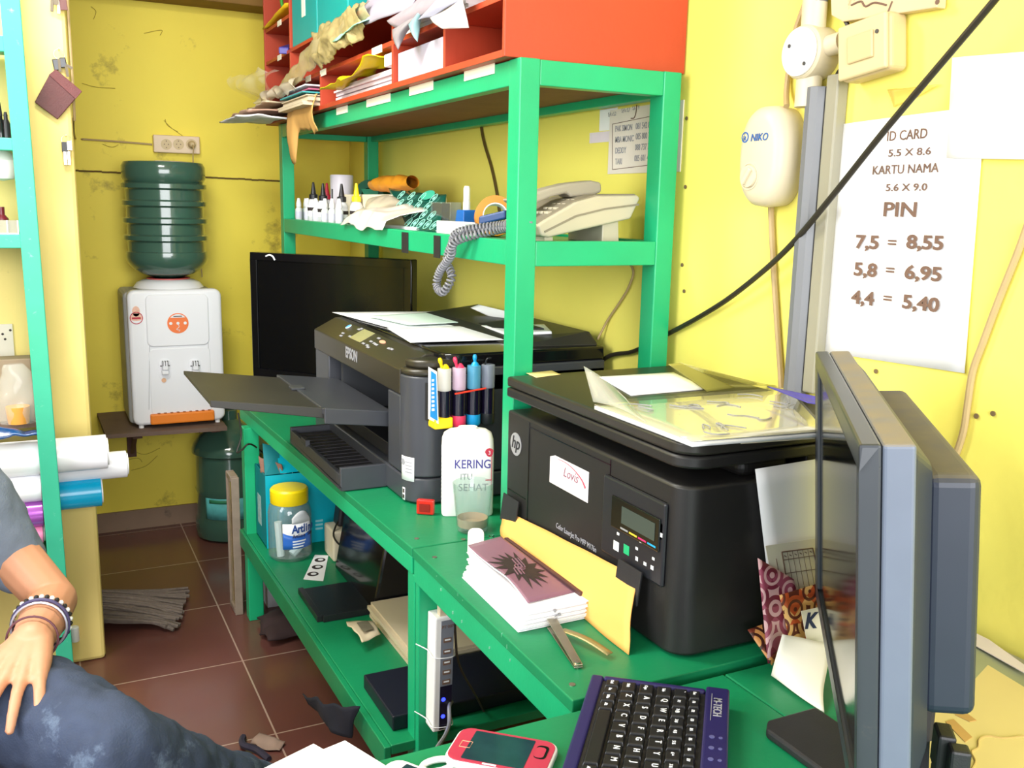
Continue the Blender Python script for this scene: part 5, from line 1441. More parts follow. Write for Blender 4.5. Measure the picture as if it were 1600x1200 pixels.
# things on the laser printer
HZ = 1.0885
lie('paper_sheet', ((936, 589), (986, 618), (1106, 608), (1052, 582)), HZ, PPR, 'plain white sheet lying at the back of the laser printer lid')
lie('tape_strip', ((822, 583), (838, 590), (876, 585), (862, 579)), HZ, PPRY, 'strip of masking tape on the far corner of the laser printer lid', cat='tape', th=0.0006)
pf = thing('plastic_sleeve', 'clear glossy sleeve holding a sketched sheet on the laser printer', 'sleeve', (1.05, 1.3, HZ))
q = [U(*p, z=HZ + 0.012) for p in ((929, 629), (1082, 686), (1283, 671), (1236, 606))]
q[3].x = 1.258; q[2] = U(1290, 670, z=HZ + 0.012)
f = quad(*q)
B().sheet(lambda u, v: f(u, v) - Z * 0.009, 8, 8).build('white_card', PPR, pf, smooth=True, solid=0.006)
B().sheet(lambda u, v: f(u, v) - Z * 0.0035 + Z * 0.003 * sin(pi * u) * sin(pi * v), 8, 8).build('sketch_sheet', mat('sketch_paper', (206, 202, 170), 0.12, var=0.16, scale=7, coat=1.0, spec=1.0, ior=2.0), pf, smooth=True, solid=0.001)  # base colour yellowed to carry the wall's reflection
b = B(); rs = random.Random(8)
for k in range(16):
    u0, v0 = rs.uniform(0.15, 0.9), rs.uniform(0.12, 0.85); a = rs.uniform(0, 6.28)
    pts = [f(min(.96, max(.03, u0 + cos(a + j * rs.uniform(-.5, .5)) * 0.05 * j)), min(.95, max(.04, v0 + sin(a + j * .3) * 0.05 * j))) + Z * (0.0005) for j in range(4)]
    b.tube(pts, 0.0014, 5, 4)
b.build('sketch_line', INKG, pf, smooth=True)
b = B(); b.sheet(lambda u, v: f(u, v) + Z * (0.0025 + 0.003 * sin(pi * u) * sin(pi * v)), 10, 10)
b.build('clear_cover', mat('sleeve_film', (236, 236, 226), 0.03, var=0.02, alpha=0.14, coat=1.0, ior=1.9, spec=1.0), pf, smooth=True)
q2 = [U(912, 572, z=1.150), U(927, 628, z=HZ + 0.013), U(1010, 660, z=HZ + 0.013), U(985, 630, z=1.10)]
f2 = quad(q2[1], q2[2], q2[3], q2[0])
B().sheet(lambda u, v: f2(u, v) + Z * 0.006 * sin(pi * u), 10, 6).build('lifted_corner', mat('sleeve_flap', (226, 226, 214), 0.06, alpha=0.3, coat=0.8), pf, smooth=True, solid=0.0008)
q = [U(1078, 687, z=HZ + 0.003), U(1100, 698, z=1.078), U(1290, 684, z=1.085), U(1290, 672, z=HZ + 0.003)]
f3 = quad(*q)
tag(B().sheet(f3, 8, 8).build('paper_sheet', mat('warm_white_paper', (240, 226, 202), 0.8, var=0.03), smooth=True, solid=0.0008), 'warm white sheet overhanging the near edge of the laser printer under the sleeve', 'paper')
lie('plastic_ruler', ((1044, 569, 1.145), (1062, 567, 1.145), (1148, 606, HZ + 0.002), (1105, 612, HZ + 0.002)), HZ, mat('olive_plastic', (166, 160, 80), 0.2, var=0.08, alpha=0.9), 'flat olive plastic strip leaning from the sheets to the wall', cat='ruler', th=0.0016)
lie('plastic_sheet', ((1060, 566, 1.14), (1100, 600, HZ + 0.0015), (1215, 603, HZ + 0.0015), (1195, 600, 1.115)), HZ, mat('yellow_clear', (214, 206, 110), 0.12, alpha=0.5, coat=0.5), 'clear yellowish plastic sheet curling against the wall on the laser printer', cat='plastic sheet', th=0.001)
lie('purple_folder', ((1199, 604, 1.120), (1262, 629, HZ + 0.03), (1300, 636, 1.112), (1290, 623, 1.122)), HZ, mat('violet_board', (78, 70, 160), 0.4, var=0.1), 'violet folder edge behind the monitor on the laser printer', cat='folder', th=0.002)

# ------------------------------------------------------------------ things on the workbench top
# lotion bottle used as ink waste bottle
bc = Vector((0.845, 1.885, ZT))
a_ = radians(-20)
lb = thing('white_bottle', 'white plastic bottle with blue lettering in front of the inkjet printer', 'bottle', bc, rz=a_, local=True)
def bsec(w, d, z, r): 
    pts = []
    for cx, cy, a0 in ((w / 2 - r, d / 2 - r, 0), (-w / 2 + r, d / 2 - r, pi / 2), (-w / 2 + r, -d / 2 + r, pi), (w / 2 - r, -d / 2 + r, 1.5 * pi)):
        for k in range(5):
            a = a0 + pi / 2 * k / 4
            pts.append(Vector((cx + r * cos(a), cy + r * sin(a), z)))
    return pts
b = B()
BW = 0.012
secs = [bsec(0.100, 0.048, 0.001, 0.010), bsec(0.104, 0.050, 0.005, 0.012), bsec(0.104, 0.050, 0.150, 0.012), bsec(0.102, 0.048, 0.175, 0.014), bsec(0.094, 0.042, 0.188, 0.018), bsec(0.07, 0.03, 0.196, 0.014), bsec(0.034, 0.026, 0.198, 0.012), bsec(0.03, 0.026, 0.202, 0.012)]
n_ = len(secs[0])
for s_ in secs:
    for p in s_:
        if p.x < 0: p.x -= BW
vs = [p for s_ in secs for p in s_]
fs = [(i * n_ + k, i * n_ + (k + 1) % n_, (i + 1) * n_ + (k + 1) % n_, (i + 1) * n_ + k) for i in range(len(secs) - 1) for k in range(n_)]
fs += [tuple(range(n_))[::-1], tuple(range((len(secs) - 1) * n_, len(secs) * n_))]
b.add(vs, fs).build('body', mat('hdpe_white', (240, 238, 232), 0.4, var=0.02), lb, smooth=True, angle=50)
NV = mat('label_navy', (72, 66, 140), 0.6)
fy = -0.0253
text('KERING', 0.0285, Vector((0.004, fy, 0.112)), X, Z, NV, 'lettering', lb, bold=0.012, sx=0.82)
text('ITU', 0.020, Vector((-0.010, fy, 0.086)), X, Z, INKG, 'lettering', lb, sx=0.9)
text('SEHAT', 0.024, Vector((0.006, fy, 0.060)), X, Z, INKG, 'lettering', lb, sx=0.95)
b = B()
b.prism([Vector((0.041 + 0.010 * cos(t_) * (1 if 0 < t_ < 3.3 else .8), fy, 0.148 + 0.010 * sin(t_))) for t_ in [2 * pi * k / 16 for k in range(16)]] , (0, -0.0006, 0))
b.prism([Vector((0.0455, fy, 0.060)), Vector((0.047, fy, 0.060)), Vector((0.047, fy, 0.142)), Vector((0.0455, fy, 0.142))], (0, -0.0005, 0))
b.box(0.033, 0.046, fy - 0.0006, fy, 0.083, 0.086)
b.build('red_print', INKR, lb)
text('3', 0.012, Vector((0.041, fy - 0.0007, 0.1435)), X, Z, INKW, 'lettering', lb)
b = B()
sx0 = -0.0643
for k in range(7): b.box(sx0 - 0.0005, sx0, -0.012 + k * 0.0032, -0.0105 + k * 0.0032, 0.135, 0.158)
for k in range(10): b.box(sx0 - 0.0005, sx0, -0.014, -0.002 + 0.01 * rnd.random(), 0.118 - k * 0.009, 0.121 - k * 0.009)
b.build('side_print', INKG, lb)
# tea glass
gc = Vector((0.803, 1.775, ZT + 0.0008))
gl = thing('drinking_glass', 'tea glass with dried brown dregs beside the white bottle', 'glass', gc)
B().lathe([(0.0, 0.0), (0.030, 0.0), (0.0335, 0.004), (0.036, 0.03), (0.0435, 0.106), (0.0420, 0.107), (0.0415, 0.105), (0.0345, 0.032), (0.0325, 0.012), (0.0, 0.010)], gc, Z, 40, cap=False).build('glass', TUMB, gl, smooth=True)
B().lathe([(0.0, 0.0105), (0.0315, 0.0115), (0.0330, 0.030), (0.0322, 0.030), (0.028, 0.016), (0.0, 0.0135)], gc, Z, 36, cap=False).build('dregs', mat('tea_dregs', (186, 152, 124), 0.6, var=0.15, scale=40), gl, smooth=True)
# red plastic case
c = U(668, 806, z=ZT)
rd = thing('red_case', 'small translucent red plastic case beside the white bottle', 'case', (c.x, c.y, ZT))
B().obox((c.x, c.y + 0.012, ZT + 0.018), (0.75, -0.55, 0), (0.55, .75, 0), Z, 0.020, 0.007, 0.017).build('case', mat('red_clear', (206, 34, 22), 0.2, alpha=0.85, coat=0.5), rd, bevel=0.003)
B().obox((c.x - 0.0046, c.y + 0.006, ZT + 0.017), (0.75, -0.55, 0), (0.55, .75, 0), Z, 0.012, 0.0016, 0.009).build('case_core', mat('deep_red', (128, 22, 14), 0.3), rd)
# notebook on loose sheets
nb = thing('paper_stack', 'thick fanned stack of white sheets in front of the orange envelope', 'paper', (0.735, 1.42, ZT))
b = B(); rk = random.Random(21)
NN = 26
for k in range(NN):
    t_ = k / (NN - 1)
    z = ZT + 0.0005 + 0.032 * t_
    dy = 0.045 * t_ ** 2 * (0.4 + 0.6 * rk.random()); dx = rk.uniform(-.004, .004)
    b.hexa([(0.668 + dx + 0.012 * t_, 1.290 + dx, z), (0.806 + dx, 1.292 + dx, z), (0.792 + dx, 1.575 + dy * .3, z), (0.676 + dx + 0.03 * t_, 1.540 + dy, z),
            (0.668 + dx + 0.012 * t_, 1.290 + dx, z + 0.00115), (0.806 + dx, 1.292 + dx, z + 0.00115), (0.792 + dx, 1.575 + dy * .3, z + 0.00115), (0.676 + dx + 0.03 * t_, 1.540 + dy, z + 0.00115)])
b.build('sheets', PPR, nb)
nk = thing('notebook', 'purple brown notebook with a black sun drawing on the white stack', 'notebook', (0.75, 1.44, ZT + 0.034))
nc = [Vector((0.700, 1.318, ZT + 0.0365)), Vector((0.798, 1.330, ZT + 0.0345)), Vector((0.792, 1.612, ZT + 0.042)), Vector((0.712, 1.592, ZT + 0.042))]
nf = quad(*nc)
def nsurf(u, v): return nf(u, v) + Z * (0.010 * sin(pi * v) * (1 - u) * 0.8 + 0.005 * sin(2 * pi * v) * (1 - u))
B().sheet(nsurf, 16, 20).build('cover', mat('mauve_cover', (134, 96, 112), 0.45, var=0.1, scale=5), nk, smooth=True, solid=0.0012)
B().obox((0.801, 1.46, ZT + 0.0365), (0, 1, 0), Z, X, 0.148, 0.004, 0.004).build('spine', mat('brown_spine', (78, 50, 50), 0.5), nk, bevel=0.001)
def npt(u, v, d=0.0012): return nsurf(u, v) + Z * d
b = B()
NF = []
cu, cv = 0.50, 0.44
Rr = random.Random(4)
m_ = 30
pts = []
for k in range(m_):
    a = 2 * pi * k / m_
    long = (k % 2 == 0)
    r = (0.46 + 0.22 * Rr.random()) if long else 0.30
    aa = a + (0.10 if long else 0)
    pts.append((cu + r * 0.95 * cos(aa), cv + r * 0.62 * sin(aa)))
RS = 8
vsn = [npt(cu, cv, 0.0016)]
for j in range(1, RS + 1):
    vsn += [npt(cu + (u - cu) * j / RS, cv + (v - cv) * j / RS, 0.0016) for u, v in pts]
fsn = [(0, 1 + k, 1 + (k + 1) % m_) for k in range(m_)]
for j in range(RS - 1):
    fsn += [(1 + j * m_ + k, 1 + (j + 1) * m_ + k, 1 + (j + 1) * m_ + (k + 1) % m_, 1 + j * m_ + (k + 1) % m_) for k in range(m_)]
b.add(vsn, fsn)
b.build('sun_drawing', INK, nk)
b = B()
for off, r in ((0.0, 0.0016), (0.07, 0.0012), (-0.08, 0.0012)):
    b.tube([npt(cu - 0.16 + 0.3 * t_ + off, cv - 0.12 + 0.24 * t_ + 0.05 * sin(7 * t_), 0.0022) for t_ in [k / 8 for k in range(9)]], r, 5, 3)
b.tube([npt(cu + 0.1 * cos(a), cv + .05 * sin(a), 0.0022) for a in [radians(d) for d in range(60, 330, 30)]], 0.0014, 5, 3)
b.build('drawing_gap', mat('mauve_line', (128, 92, 106), 0.5), nk, smooth=True)
B().tube([npt(0.02, v, 0.0) - Z * 0.004 for v in (0.0, .3, .6, 1)], 0.0016, 5).build('page_edge', PPR, nk, smooth=True)
b = B()
for px, py in ((867, 954), (874, 960), (869, 963)):
    p = U(px, py, y=1.2895); b.disc((p.x, 1.2890, min(p.z, ZT + .03)), -Y, 0.003, 0.0006, 10)
b.build('stamp', INKG, nb)
# dongle with strap and cap
c = U(741, 865, z=ZT + 0.02)
dg = thing('usb_stick', 'white capsule shaped memory stick standing at the far end of the paper stack', 'memory stick', (c.x, c.y, ZT))
ax_ = Vector((0.25, 0.55, 0.75)).normalized()
sd_ = Vector((0.9, -0.43, 0)).normalized()
c = Vector((0.742, 1.622, ZT + 0.030))
B().rrect(c - Vector((0, 0, 0)), sd_, ax_, 0.032, 0.060, 0.012, 0.011).build('body', mat('stick_white', (242, 236, 232), 0.3, var=0.02), dg, bevel=0.002)
q = U(756, 872, z=ZT + 0.012); q2_ = U(775, 868, z=ZT + 0.008); q3 = U(790, 873, z=ZT + 0.004)
tag(B().tube([U(752, 874, z=ZT + 0.012), U(762, 868, z=ZT + 0.012), U(776, 867, z=ZT + 0.008), U(787, 872, z=ZT + .004), U(789, 880, z=ZT + 0.003)], 0.0022, 6).build('wrist_strap', mat('tan_strap', (196, 168, 138), 0.6), smooth=True), 'thin tan strap looped behind the notebook', 'strap')
c = U(768, 850, z=ZT)
tag(B().lathe([(0.0065, 0.0005), (0.0065, 0.017), (0.005, 0.019), (0.004, 0.017), (0.004, 0.002)], (c.x, c.y, ZT), Z, 16).build('plastic_stopper', GLASS, smooth=True), 'tiny clear plastic stopper beside the tea glass', 'stopper')
# nail clipper
nc_ = thing('nail_clipper', 'opened metal nail clipper lying on the green bench before the paper stack', 'nail clipper', (0.71, 1.2, ZT))
a0 = U(862, 978, z=ZT + 0.006); a1 = U(904, 1040, z=ZT + 0.006)
dirn = (a1 - a0).normalized(); sidev = Vector((-dirn.y, dirn.x, 0))
b = B()
b.prism([a0 + sidev * 0.009 - Z * 0.004, a1 + sidev * 0.007 - Z * .0045, a1 - sidev * 0.007 - Z * .0045, a0 - sidev * 0.008 - Z * 0.004], Z * 0.0025)
b.prism([a0 + sidev * 0.009 + Z * 0.010, a1 + sidev * 0.007 - Z * .001, a1 - sidev * 0.007 - Z * .001, a0 - sidev * 0.008 + Z * 0.010], Z * 0.0025)
b.build('jaws', STEEL, nc_, bevel=0.0008)
B().cyl(a1 - Z * 0.0055 - dirn * 0.006, a1 + Z * 0.004 - dirn * 0.006, 0.0052, n=16).build('pivot_pin', CHROME, nc_, smooth=True)
l0 = U(878, 984, z=ZT + 0.012); l1 = U(953, 1022, z=ZT + 0.008)
d2 = (l1 - l0).normalized(); s2 = Vector((-d2.y, d2.x, 0))
def lev(u, v): return l0.lerp(l1, u) + s2 * (v - .5) * 0.014 + Z * 0.005 * sin(pi * u)
B().sheet(lev, 10, 2).build('lever', mat('bronze_lever', (160, 146, 96), 0.35, metal=0.3, var=0.1, alpha=0.85), nc_, smooth=True, solid=0.0012)

# ------------------------------------------------------------------ lower shelf of the bench
jc = U(458, 868, z=ZL); jc = Vector((0.667, 2.875, ZL + 0.0006))
jar = thing('plastic_jar', 'clear plastic jar with yellow lid and blue label on the lower shelf', 'jar', jc)
jr = 0.068
B().lathe([(0.0, 0.003), (jr * .85, 0.0), (jr, 0.012), (jr, 0.150), (jr * .93, 0.172), (jr * .78, 0.186), (jr * .78, 0.20), (jr * .75, 0.20), (jr * .75, 0.184), (jr * .9, 0.17), (jr * .97, 0.15), (jr * .97, 0.014), (0, 0.006)], jc, Z, 40, cap=False).build('jar_wall', PETC, jar, smooth=True)
B().lathe([(jr * .84, 0.180), (jr * .87, 0.183), (jr * .87, 0.222), (jr * .80, 0.228), (0.0, 0.229)], jc, Z, 40).build('lid', mat('lid_yellow', (240, 212, 20), 0.35, var=0.05), jar, smooth=True)
def jl(a0, a1, z0, z1, d):
    return lambda u, v: jc + Vector(((jr + d) * cos(lerp(a0, a1, u)), (jr + d) * sin(lerp(a0, a1, u)), (z0(u) if callable(z0) else z0) * (1 - v) + (z1(u) if callable(z1) else z1) * v))
A0, A1 = radians(238), radians(322)
jlb = B().sheet(jl(A0, A1, 0.045, 0.128, 0.0006), 18, 3).build('label', PPR, jar, smooth=True, solid=0.0004)
B().sheet(jl(A0, A1, 0.0455, lambda u: 0.087 + 0.012 * (2 * u - 1) ** 2, 0.0011), 18, 3).build('label_blue', mat('label_blue', (44, 104, 196), 0.4, var=0.12), jar, smooth=True, solid=0.0004)
B().sheet(jl(radians(262), A1, 0.127, lambda u: 0.127 + 0.040 * sin(pi * (0.15 + .8 * u)), 0.0011), 12, 3).build('label_top', mat('label_grey', (206, 210, 212), 0.5), jar, smooth=True, solid=0.0004)
def ring_text(s_, size, a_start, z, m, bold=0.0, sx=0.8, d=0.0022, shear=0.0):
    a = a_start
    for ch in s_:
        w = size * (0.30 if ch in 'il.,tr' else 0.62) * sx
        if ch != ' ':
            am = a + w / 2 / jr
            u_ = Vector((-sin(am), cos(am), 0))
            text(ch, size, jc + Vector(((jr + d) * cos(am), (jr + d) * sin(am), z)), u_, Z, m, 'lettering', jlb, bold=bold, sx=sx, shear=shear)
        a += w / jr
ring_text('Artline', 0.036, radians(262), 0.098, mat('artline_blue', (32, 70, 140), 0.5), bold=0.03)
ring_text('Artline Stix', 0.017, radians(263), 0.082, INK, bold=0.01)
b = B()
for k in range(3): b.sheet(jl(radians(263), radians(300 - k * 4), 0.068 - k * 0.009, 0.0725 - k * 0.009, 0.0018), 8, 1)
b.build('label_lines', INKW, jlb)
for (dx, dy, m, r, h, tilt) in ((-0.03, 0.0, mat('pen_mauve', (150, 110, 120), 0.5), 0.010, 0.10, (-.1, 0, 1)), (-0.035, -0.02, WHT, 0.012, 0.11, (-.04, 0.1, 1)), (0.0, -0.02, PPR, 0.014, 0.045, (.6, 0.2, .5)), (0.02, 0.0, mat('pen_red', (176, 60, 60), 0.5), 0.008, 0.07, (.3, .2, .7)), (-0.01, 0.02, CHAR, 0.01, 0.08, (.2, .1, 1))):
    B().cyl(jc + Vector((dx, dy, 0.012)), jc + Vector((dx, dy, 0.012)) + Vector(tilt).normalized() * h, r, n=10).build('marker', m, jar, smooth=True)
# teal carton
tb = thing('teal_carton', 'open teal printer carton on the lower shelf behind the jar', 'box', (0.80, 3.05, ZL))
cx0, cx1, cy0, cy1, cz1 = 0.612, 0.985, 2.965, 3.126, 0.560
b = B(); b.box(cx0, cx0 + 0.004, cy0, cy1, ZL + .0008, cz1); b.box(cx1 - .004, cx1, cy0, cy1, ZL + .0008, cz1); b.box(cx0, cx1, cy1 - .004, cy1, ZL + .0008, cz1); b.box(cx0, cx1, cy0, cy1, ZL + .0008, ZL + 0.004)
b.build('carton_side', TEALD, tb)
B().box(cx0, cx1, cy0 - 0.003, cy0, ZL + .0008, cz1).build('carton_front', CYAN, tb, bevel=0.001)
b = B(); b.hexa([(cx0 + .05, cy0 + .004, cz1 + .002), (cx1, cy0 + .004, cz1 + .004), (cx1, cy0 + .008, cz1 + .004), (cx0 + .05, cy0 + .008, cz1 + .002), (cx0 + .05, cy0 + .06, cz1 + .075), (cx1, cy0 + .06, cz1 + .075), (cx1, cy0 + .064, cz1 + .075), (cx0 + .05, cy0 + .064, cz1 + .075)])
b.build('open_flap', CYAN, tb)
b = B(); b.hexa([(cx0 + .002, cy0 + .01, cz1), (cx0 + .05, cy0 + .01, cz1), (cx0 + .05, cy0 + .016, cz1), (cx0 + .002, cy0 + .016, cz1), (cx0 + .01, cy0 + .07, cz1 + .09), (cx0 + .06, cy0 + .055, cz1 + .075), (cx0 + .06, cy0 + .06, cz1 + .075), (cx0 + .01, cy0 + .075, cz1 + .09)])
b.build('torn_flap', TEALD, tb)
B().sheet(crumple(quad((cx0 - 0.002, cy0 + 0.05, cz1 - 0.002), (cx0 + 0.055, cy0 + 0.005, cz1 - 0.004), (cx0 + 0.055, cy0 + 0.015, cz1 + 0.03), (cx0, cy0 + 0.09, cz1 + 0.045)), 0.008, 30, seed=2), 10, 6).build('torn_cardboard', CARD, tb, smooth=True, solid=0.003)
c = Vector((0.735, cy0 + 0.030, cz1 + 0.042)); fnn = Vector((0, -0.79, 0.61))
B().disc(U(442, 730, y=cy0 + 0.028) + fnn * 0.002, fnn, 0.024, 0.001, 26).build('round_seal', mat('pale_seal', (170, 228, 232), 0.5), tb)
b = B()
p_ = U(455, 729, y=cy0 + 0.028) + fnn * 0.002
b.obox(p_, X, (0, .61, .79), fnn, 0.0008, 0.028, 0.0005)
for k in range(3): b.obox(p_ + Vector((0.02, 0.006 * k, 0.009 * k - .006)), X, (0, .61, .79), fnn, 0.014, 0.0022, 0.0005)
b.build('flap_print', mat('print_pale', (150, 214, 220), 0.5), tb)
b = B()
for k in range(3):
    p_ = U(493, 816 + k * 6, y=cy0 - 0.0034); b.box(p_.x, p_.x + 0.025, cy0 - 0.0036, cy0 - 0.003, p_.z, p_.z + 0.007)
b.build('carton_print', mat('print_pale', (150, 214, 220), 0.5), tb)
a = U(398, 800, x=cx0 - 0.0008)
b = B(); b.box(cx0 - 0.0008, cx0, 3.04, 3.09, 0.37, 0.47); b.build('side_label', mat('label_dirty', (150, 176, 172), 0.6, var=0.6, scale=70), tb)
# keyboard-like black thing on top of the carton
tag(B().box(0.66, 1.0, 3.05, 3.12, cz1 + 0.0005, cz1 + 0.05).build('black_pack', mat('ribbed_pack', (40, 38, 34), 0.5, var=0.7, scale=30, stretch=(1, 8, 1)), bevel=0.004), 'black ribbed pack lying in the open teal carton', 'pack')
# sticker strip with three eyes
stp = thing('sticker_strip', 'white strip with three black round stickers lying on the lower shelf', 'stickers', (0.72, 2.74, ZL))
s0 = [U(*q, z=ZL + 0.001) for q in ((474, 905), (505, 908), (513, 868), (492, 867))]
sfn = quad(*s0)
B().sheet(sfn, 4, 8).build('strip', PPR, stp, solid=0.0006)
b = B(); b2 = B()
for k, (px, py) in enumerate(((489, 897), (496, 886), (500, 875))):
    c = U(px, py, z=ZL + 0.0014); b.disc(c, Z, 0.017, 0.0006, 26)
    b2.disc(c + Vector((0.002, 0, 0.0006)), Z, 0.0085, 0.0004, 20); 
b.build('black_disc', INK, stp); b2.build('white_spot', INKW, stp)
# old black printer, adapter, white box
old = thing('old_printer', 'dusty black printer standing in the shade of the lower shelf', 'printer', (0.95, 2.5, ZL))
b = B(); b.hexa([(0.765, 2.345, ZL + .0008), (1.16, 2.345, ZL + .0008), (1.16, 2.72, ZL + .0008), (0.765, 2.72, ZL + .0008), (0.80, 2.345, ZL + 0.19), (1.16, 2.345, ZL + 0.20), (1.16, 2.72, ZL + 0.20), (0.80, 2.72, ZL + 0.19)])
b.build('body', BLKG, old, bevel=0.008)
B().box(0.625, 0.77, 2.36, 2.565, ZL + 0.008, ZL + 0.016).build('front_tray', BLK, old, bevel=0.002)
b = B(); b.box(0.615, 0.63, 2.36, 2.57, ZL + 0.0008, ZL + 0.018); b.box(0.63, 0.77, 2.352, 2.362, ZL + 0.0008, ZL + 0.020); b.build('tray_lip', BLK, old, bevel=0.001)
c = U(531, 822, y=2.84)
tag(B().hexa([(0.80, 2.80, ZL + .10), (0.90, 2.80, ZL + .10), (0.90, 2.86, ZL + .10), (0.80, 2.86, ZL + .10), (0.81, 2.80, ZL + .17), (0.91, 2.80, ZL + .18), (0.91, 2.86, ZL + .18), (0.81, 2.86, ZL + .17)]).build('power_adapter', BLK, bevel=0.008), 'black power adapter on the white block between carton and black printer', 'adapter')
tag(B().box(0.775, 0.93, 2.765, 2.87, ZL + .0008, ZL + 0.0995).build('white_block', WHTO, bevel=0.006), 'white block behind the jar on the lower shelf', 'box')
tag(B().tube([(0.80, 2.80, ZL + 0.12), (0.775, 2.76, ZL + 0.09), (0.80, 2.745, ZL + .06), (0.84, 2.745, ZL + .10), (0.86, 2.76, ZL + 0.13)], 0.003, 6).build('power_cable', CABB, smooth=True), 'short black cord looped under the adapter', 'cable')
tag(B().sheet(crumple(quad((0.90, 2.75, ZL + .204), (1.06, 2.6, ZL + .204), (1.10, 2.74, ZL + .225), (0.93, 2.80, ZL + .235)), 0.02, 20, seed=3), 12, 8).build('cream_cloth', PPRB, smooth=True, solid=0.004), 'crumpled cream cloth on the rear of the black printer', 'cloth')
# papers on the near part of the shelf
bw = B(); z = stack(bw, 0.752, 1.13, 1.99, 2.335, ZL + 0.001, [0.008, 0.010, 0.008, 0.010, 0.007], random.Random(5), 0.006)
tag(bw.build('paper_ream', PPRB), 'thick beige stack of large sheets under the near workbench', 'paper')
tag(B().box(0.62, 1.15, 1.768, 1.972, ZL + 0.001, ZL + 0.035).build('flat_carton', mat('blue_black_carton', (20, 22, 36), 0.45), bevel=0.003), 'flat blue black carton at the near end of the lower shelf before the beige sheets', 'box')
b = B(); q = [U(*p, z=ZL + 0.03) for p in ((541, 972), (565, 1004), (596, 990), (578, 968))]
np_ = thing('newspaper', 'crumpled newsprint sheet beside the beige stack', 'paper', (0.70, 2.4, ZL))
f = quad(*q)
B().sheet(crumple(lambda u, v: f(u, v) + Z * 0.006 * sin(pi * u), 0.006, 30, seed=2), 10, 10).build('sheet', PPRB, np_, smooth=True, solid=0.002)
b = B(); b.sheet(lambda u, v: f(0.3 + .5 * u, 0.25 + .5 * v) + Z * 0.012, 4, 4); b.build('news_picture', mat('news_grey', (104, 98, 80), 0.8, var=0.4, scale=60), np_)
q = [U(474, 1087, x=0.53), U(560, 1102, x=0.566), U(548, 1152, x=0.560), U(516, 1140, x=0.54)]
fr_ = quad(*q)
tag(B().sheet(crumple(lambda u, v: fr_(u, v) - X * 0.012 * sin(pi * u), 0.010, 14, seed=9), 14, 8).build('hanging_cloth', mat('navy_black_cloth', (18, 20, 34), 0.9), smooth=True, solid=0.003), 'dark rag hanging down from the near corner of the lower shelf', 'cloth')
# USB hub on the near leg
hub = thing('usb_hub', 'long white USB hub with two blue lights tied upright to the near bench leg', 'USB hub', (0.68, 1.69, 0.40))
def HB_(px, py, y): return U(px, py, y=y)
hy = 1.655
h0, h1 = U(668, 965, y=hy), U(698, 967, y=hy)
l0, l1 = U(659, 1143, y=hy), U(692, 1147, y=hy)
xA, xB = 0.671, 0.713
zt, zb = U(680, 967, y=hy).z, U(678, 1145, y=hy).z
b = B(); b.hexa([(xA - 0.004, hy, zb), (xB - 0.006, hy, zb), (xB - 0.006, 1.699, zb), (xA - 0.004, 1.699, zb), (xA, hy, zt), (xB, hy, zt), (xB, 1.699, zt), (xA, 1.699, zt)])
b.build('case', mat('hub_white', (236, 234, 230), 0.35, var=0.04), hub, bevel=0.003)
def HF(u, t_): return Vector((lerp(lerp(xA - 0.004, xA, t_), lerp(xB - 0.006, xB, t_), u), hy - 0.0006, lerp(zb, zt, t_)))
b = B(); b.prism([HF(0.30, 0.02), HF(0.96, 0.02), HF(0.96, 0.97), HF(0.30, 0.97)], (0, -0.0008, 0)); b.build('port_strip', mat('hub_strip', (120, 124, 134), 0.35, var=0.1), hub)
b = B(); b.prism([HF(0.32, 0.02), HF(0.95, 0.02), HF(0.95, 0.40), HF(0.32, 0.40)], (0, -0.0014, 0)); b.build('dark_cover', mat('hub_navy', (24, 24, 44), 0.15, coat=0.5), hub)
for t_ in (0.80, 0.70, 0.605, 0.52, 0.435):
    B().obox(HF(0.63, t_) + Vector((0, -0.001, 0)), X, Z, Y, 0.0085, 0.0048, 0.001).build('usb_port', INKB, hub)
    B().obox(HF(0.63, t_ + .004) + Vector((0, -0.0018, 0)), X, Z, Y, 0.006, 0.0016, 0.0006).build('port_tongue', INKW, hub)
text('PT 007', 0.009, HF(0.63, 0.905) + Vector((0, -0.0012, 0)), X, Z, INKB, 'lettering', hub)
for t_ in (0.285, 0.135):
    B().disc(HF(0.50, t_) + Vector((0, -0.0016, 0)), -Y, 0.0042, 0.001, 14).build('blue_light', mat('led_blue', (30, 40, 255), 0.4, emis=6.0), hub)
b = B(); b.box(xA + 0.012, xB - 0.006, hy + 0.006, hy + 0.022, zt - 0.001, zt + 0.022); b.build('plug_shell', mat('beige_plug', (206, 190, 160), 0.4), hub, bevel=0.001)
B().lathe([(0.009, 0.0), (0.010, 0.012), (0.006, 0.028), (0.004, 0.04)], ((xA + xB) / 2 + .003, hy + 0.014, zt + 0.022), Z, 14).build('plug_boot', mat('clear_boot', (176, 172, 140), 0.25, coat=0.4), hub, smooth=True)
tag(B().tube([((xA + xB) / 2 + 0.004, hy + 0.02, 0.678), (xB + 0.005, hy + .02, 0.64), (xB + 0.006, hy + 0.01, 0.56), U(718, 1040, y=1.70), U(745, 1090, y=1.76), U(765, 1130, y=1.76)], 0.0026, 6).build('usb_cable', mat('dusky_cable', (70, 60, 56), 0.5), smooth=True), 'thin dark cable hanging behind the USB hub', 'cable')
tag(B().tube([HF(0.98, 0.22) + Vector((.004, .01, 0)), U(702, 1105, y=1.64), U(702, 1130, y=1.60), U(695, 1150, y=1.52), U(682, 1170, y=1.42), U(670, 1195, y=1.32)], 0.0042, 8).build('grey_cable', CABG, smooth=True), 'light grey cable curving from the USB hub towards the desk', 'cable')
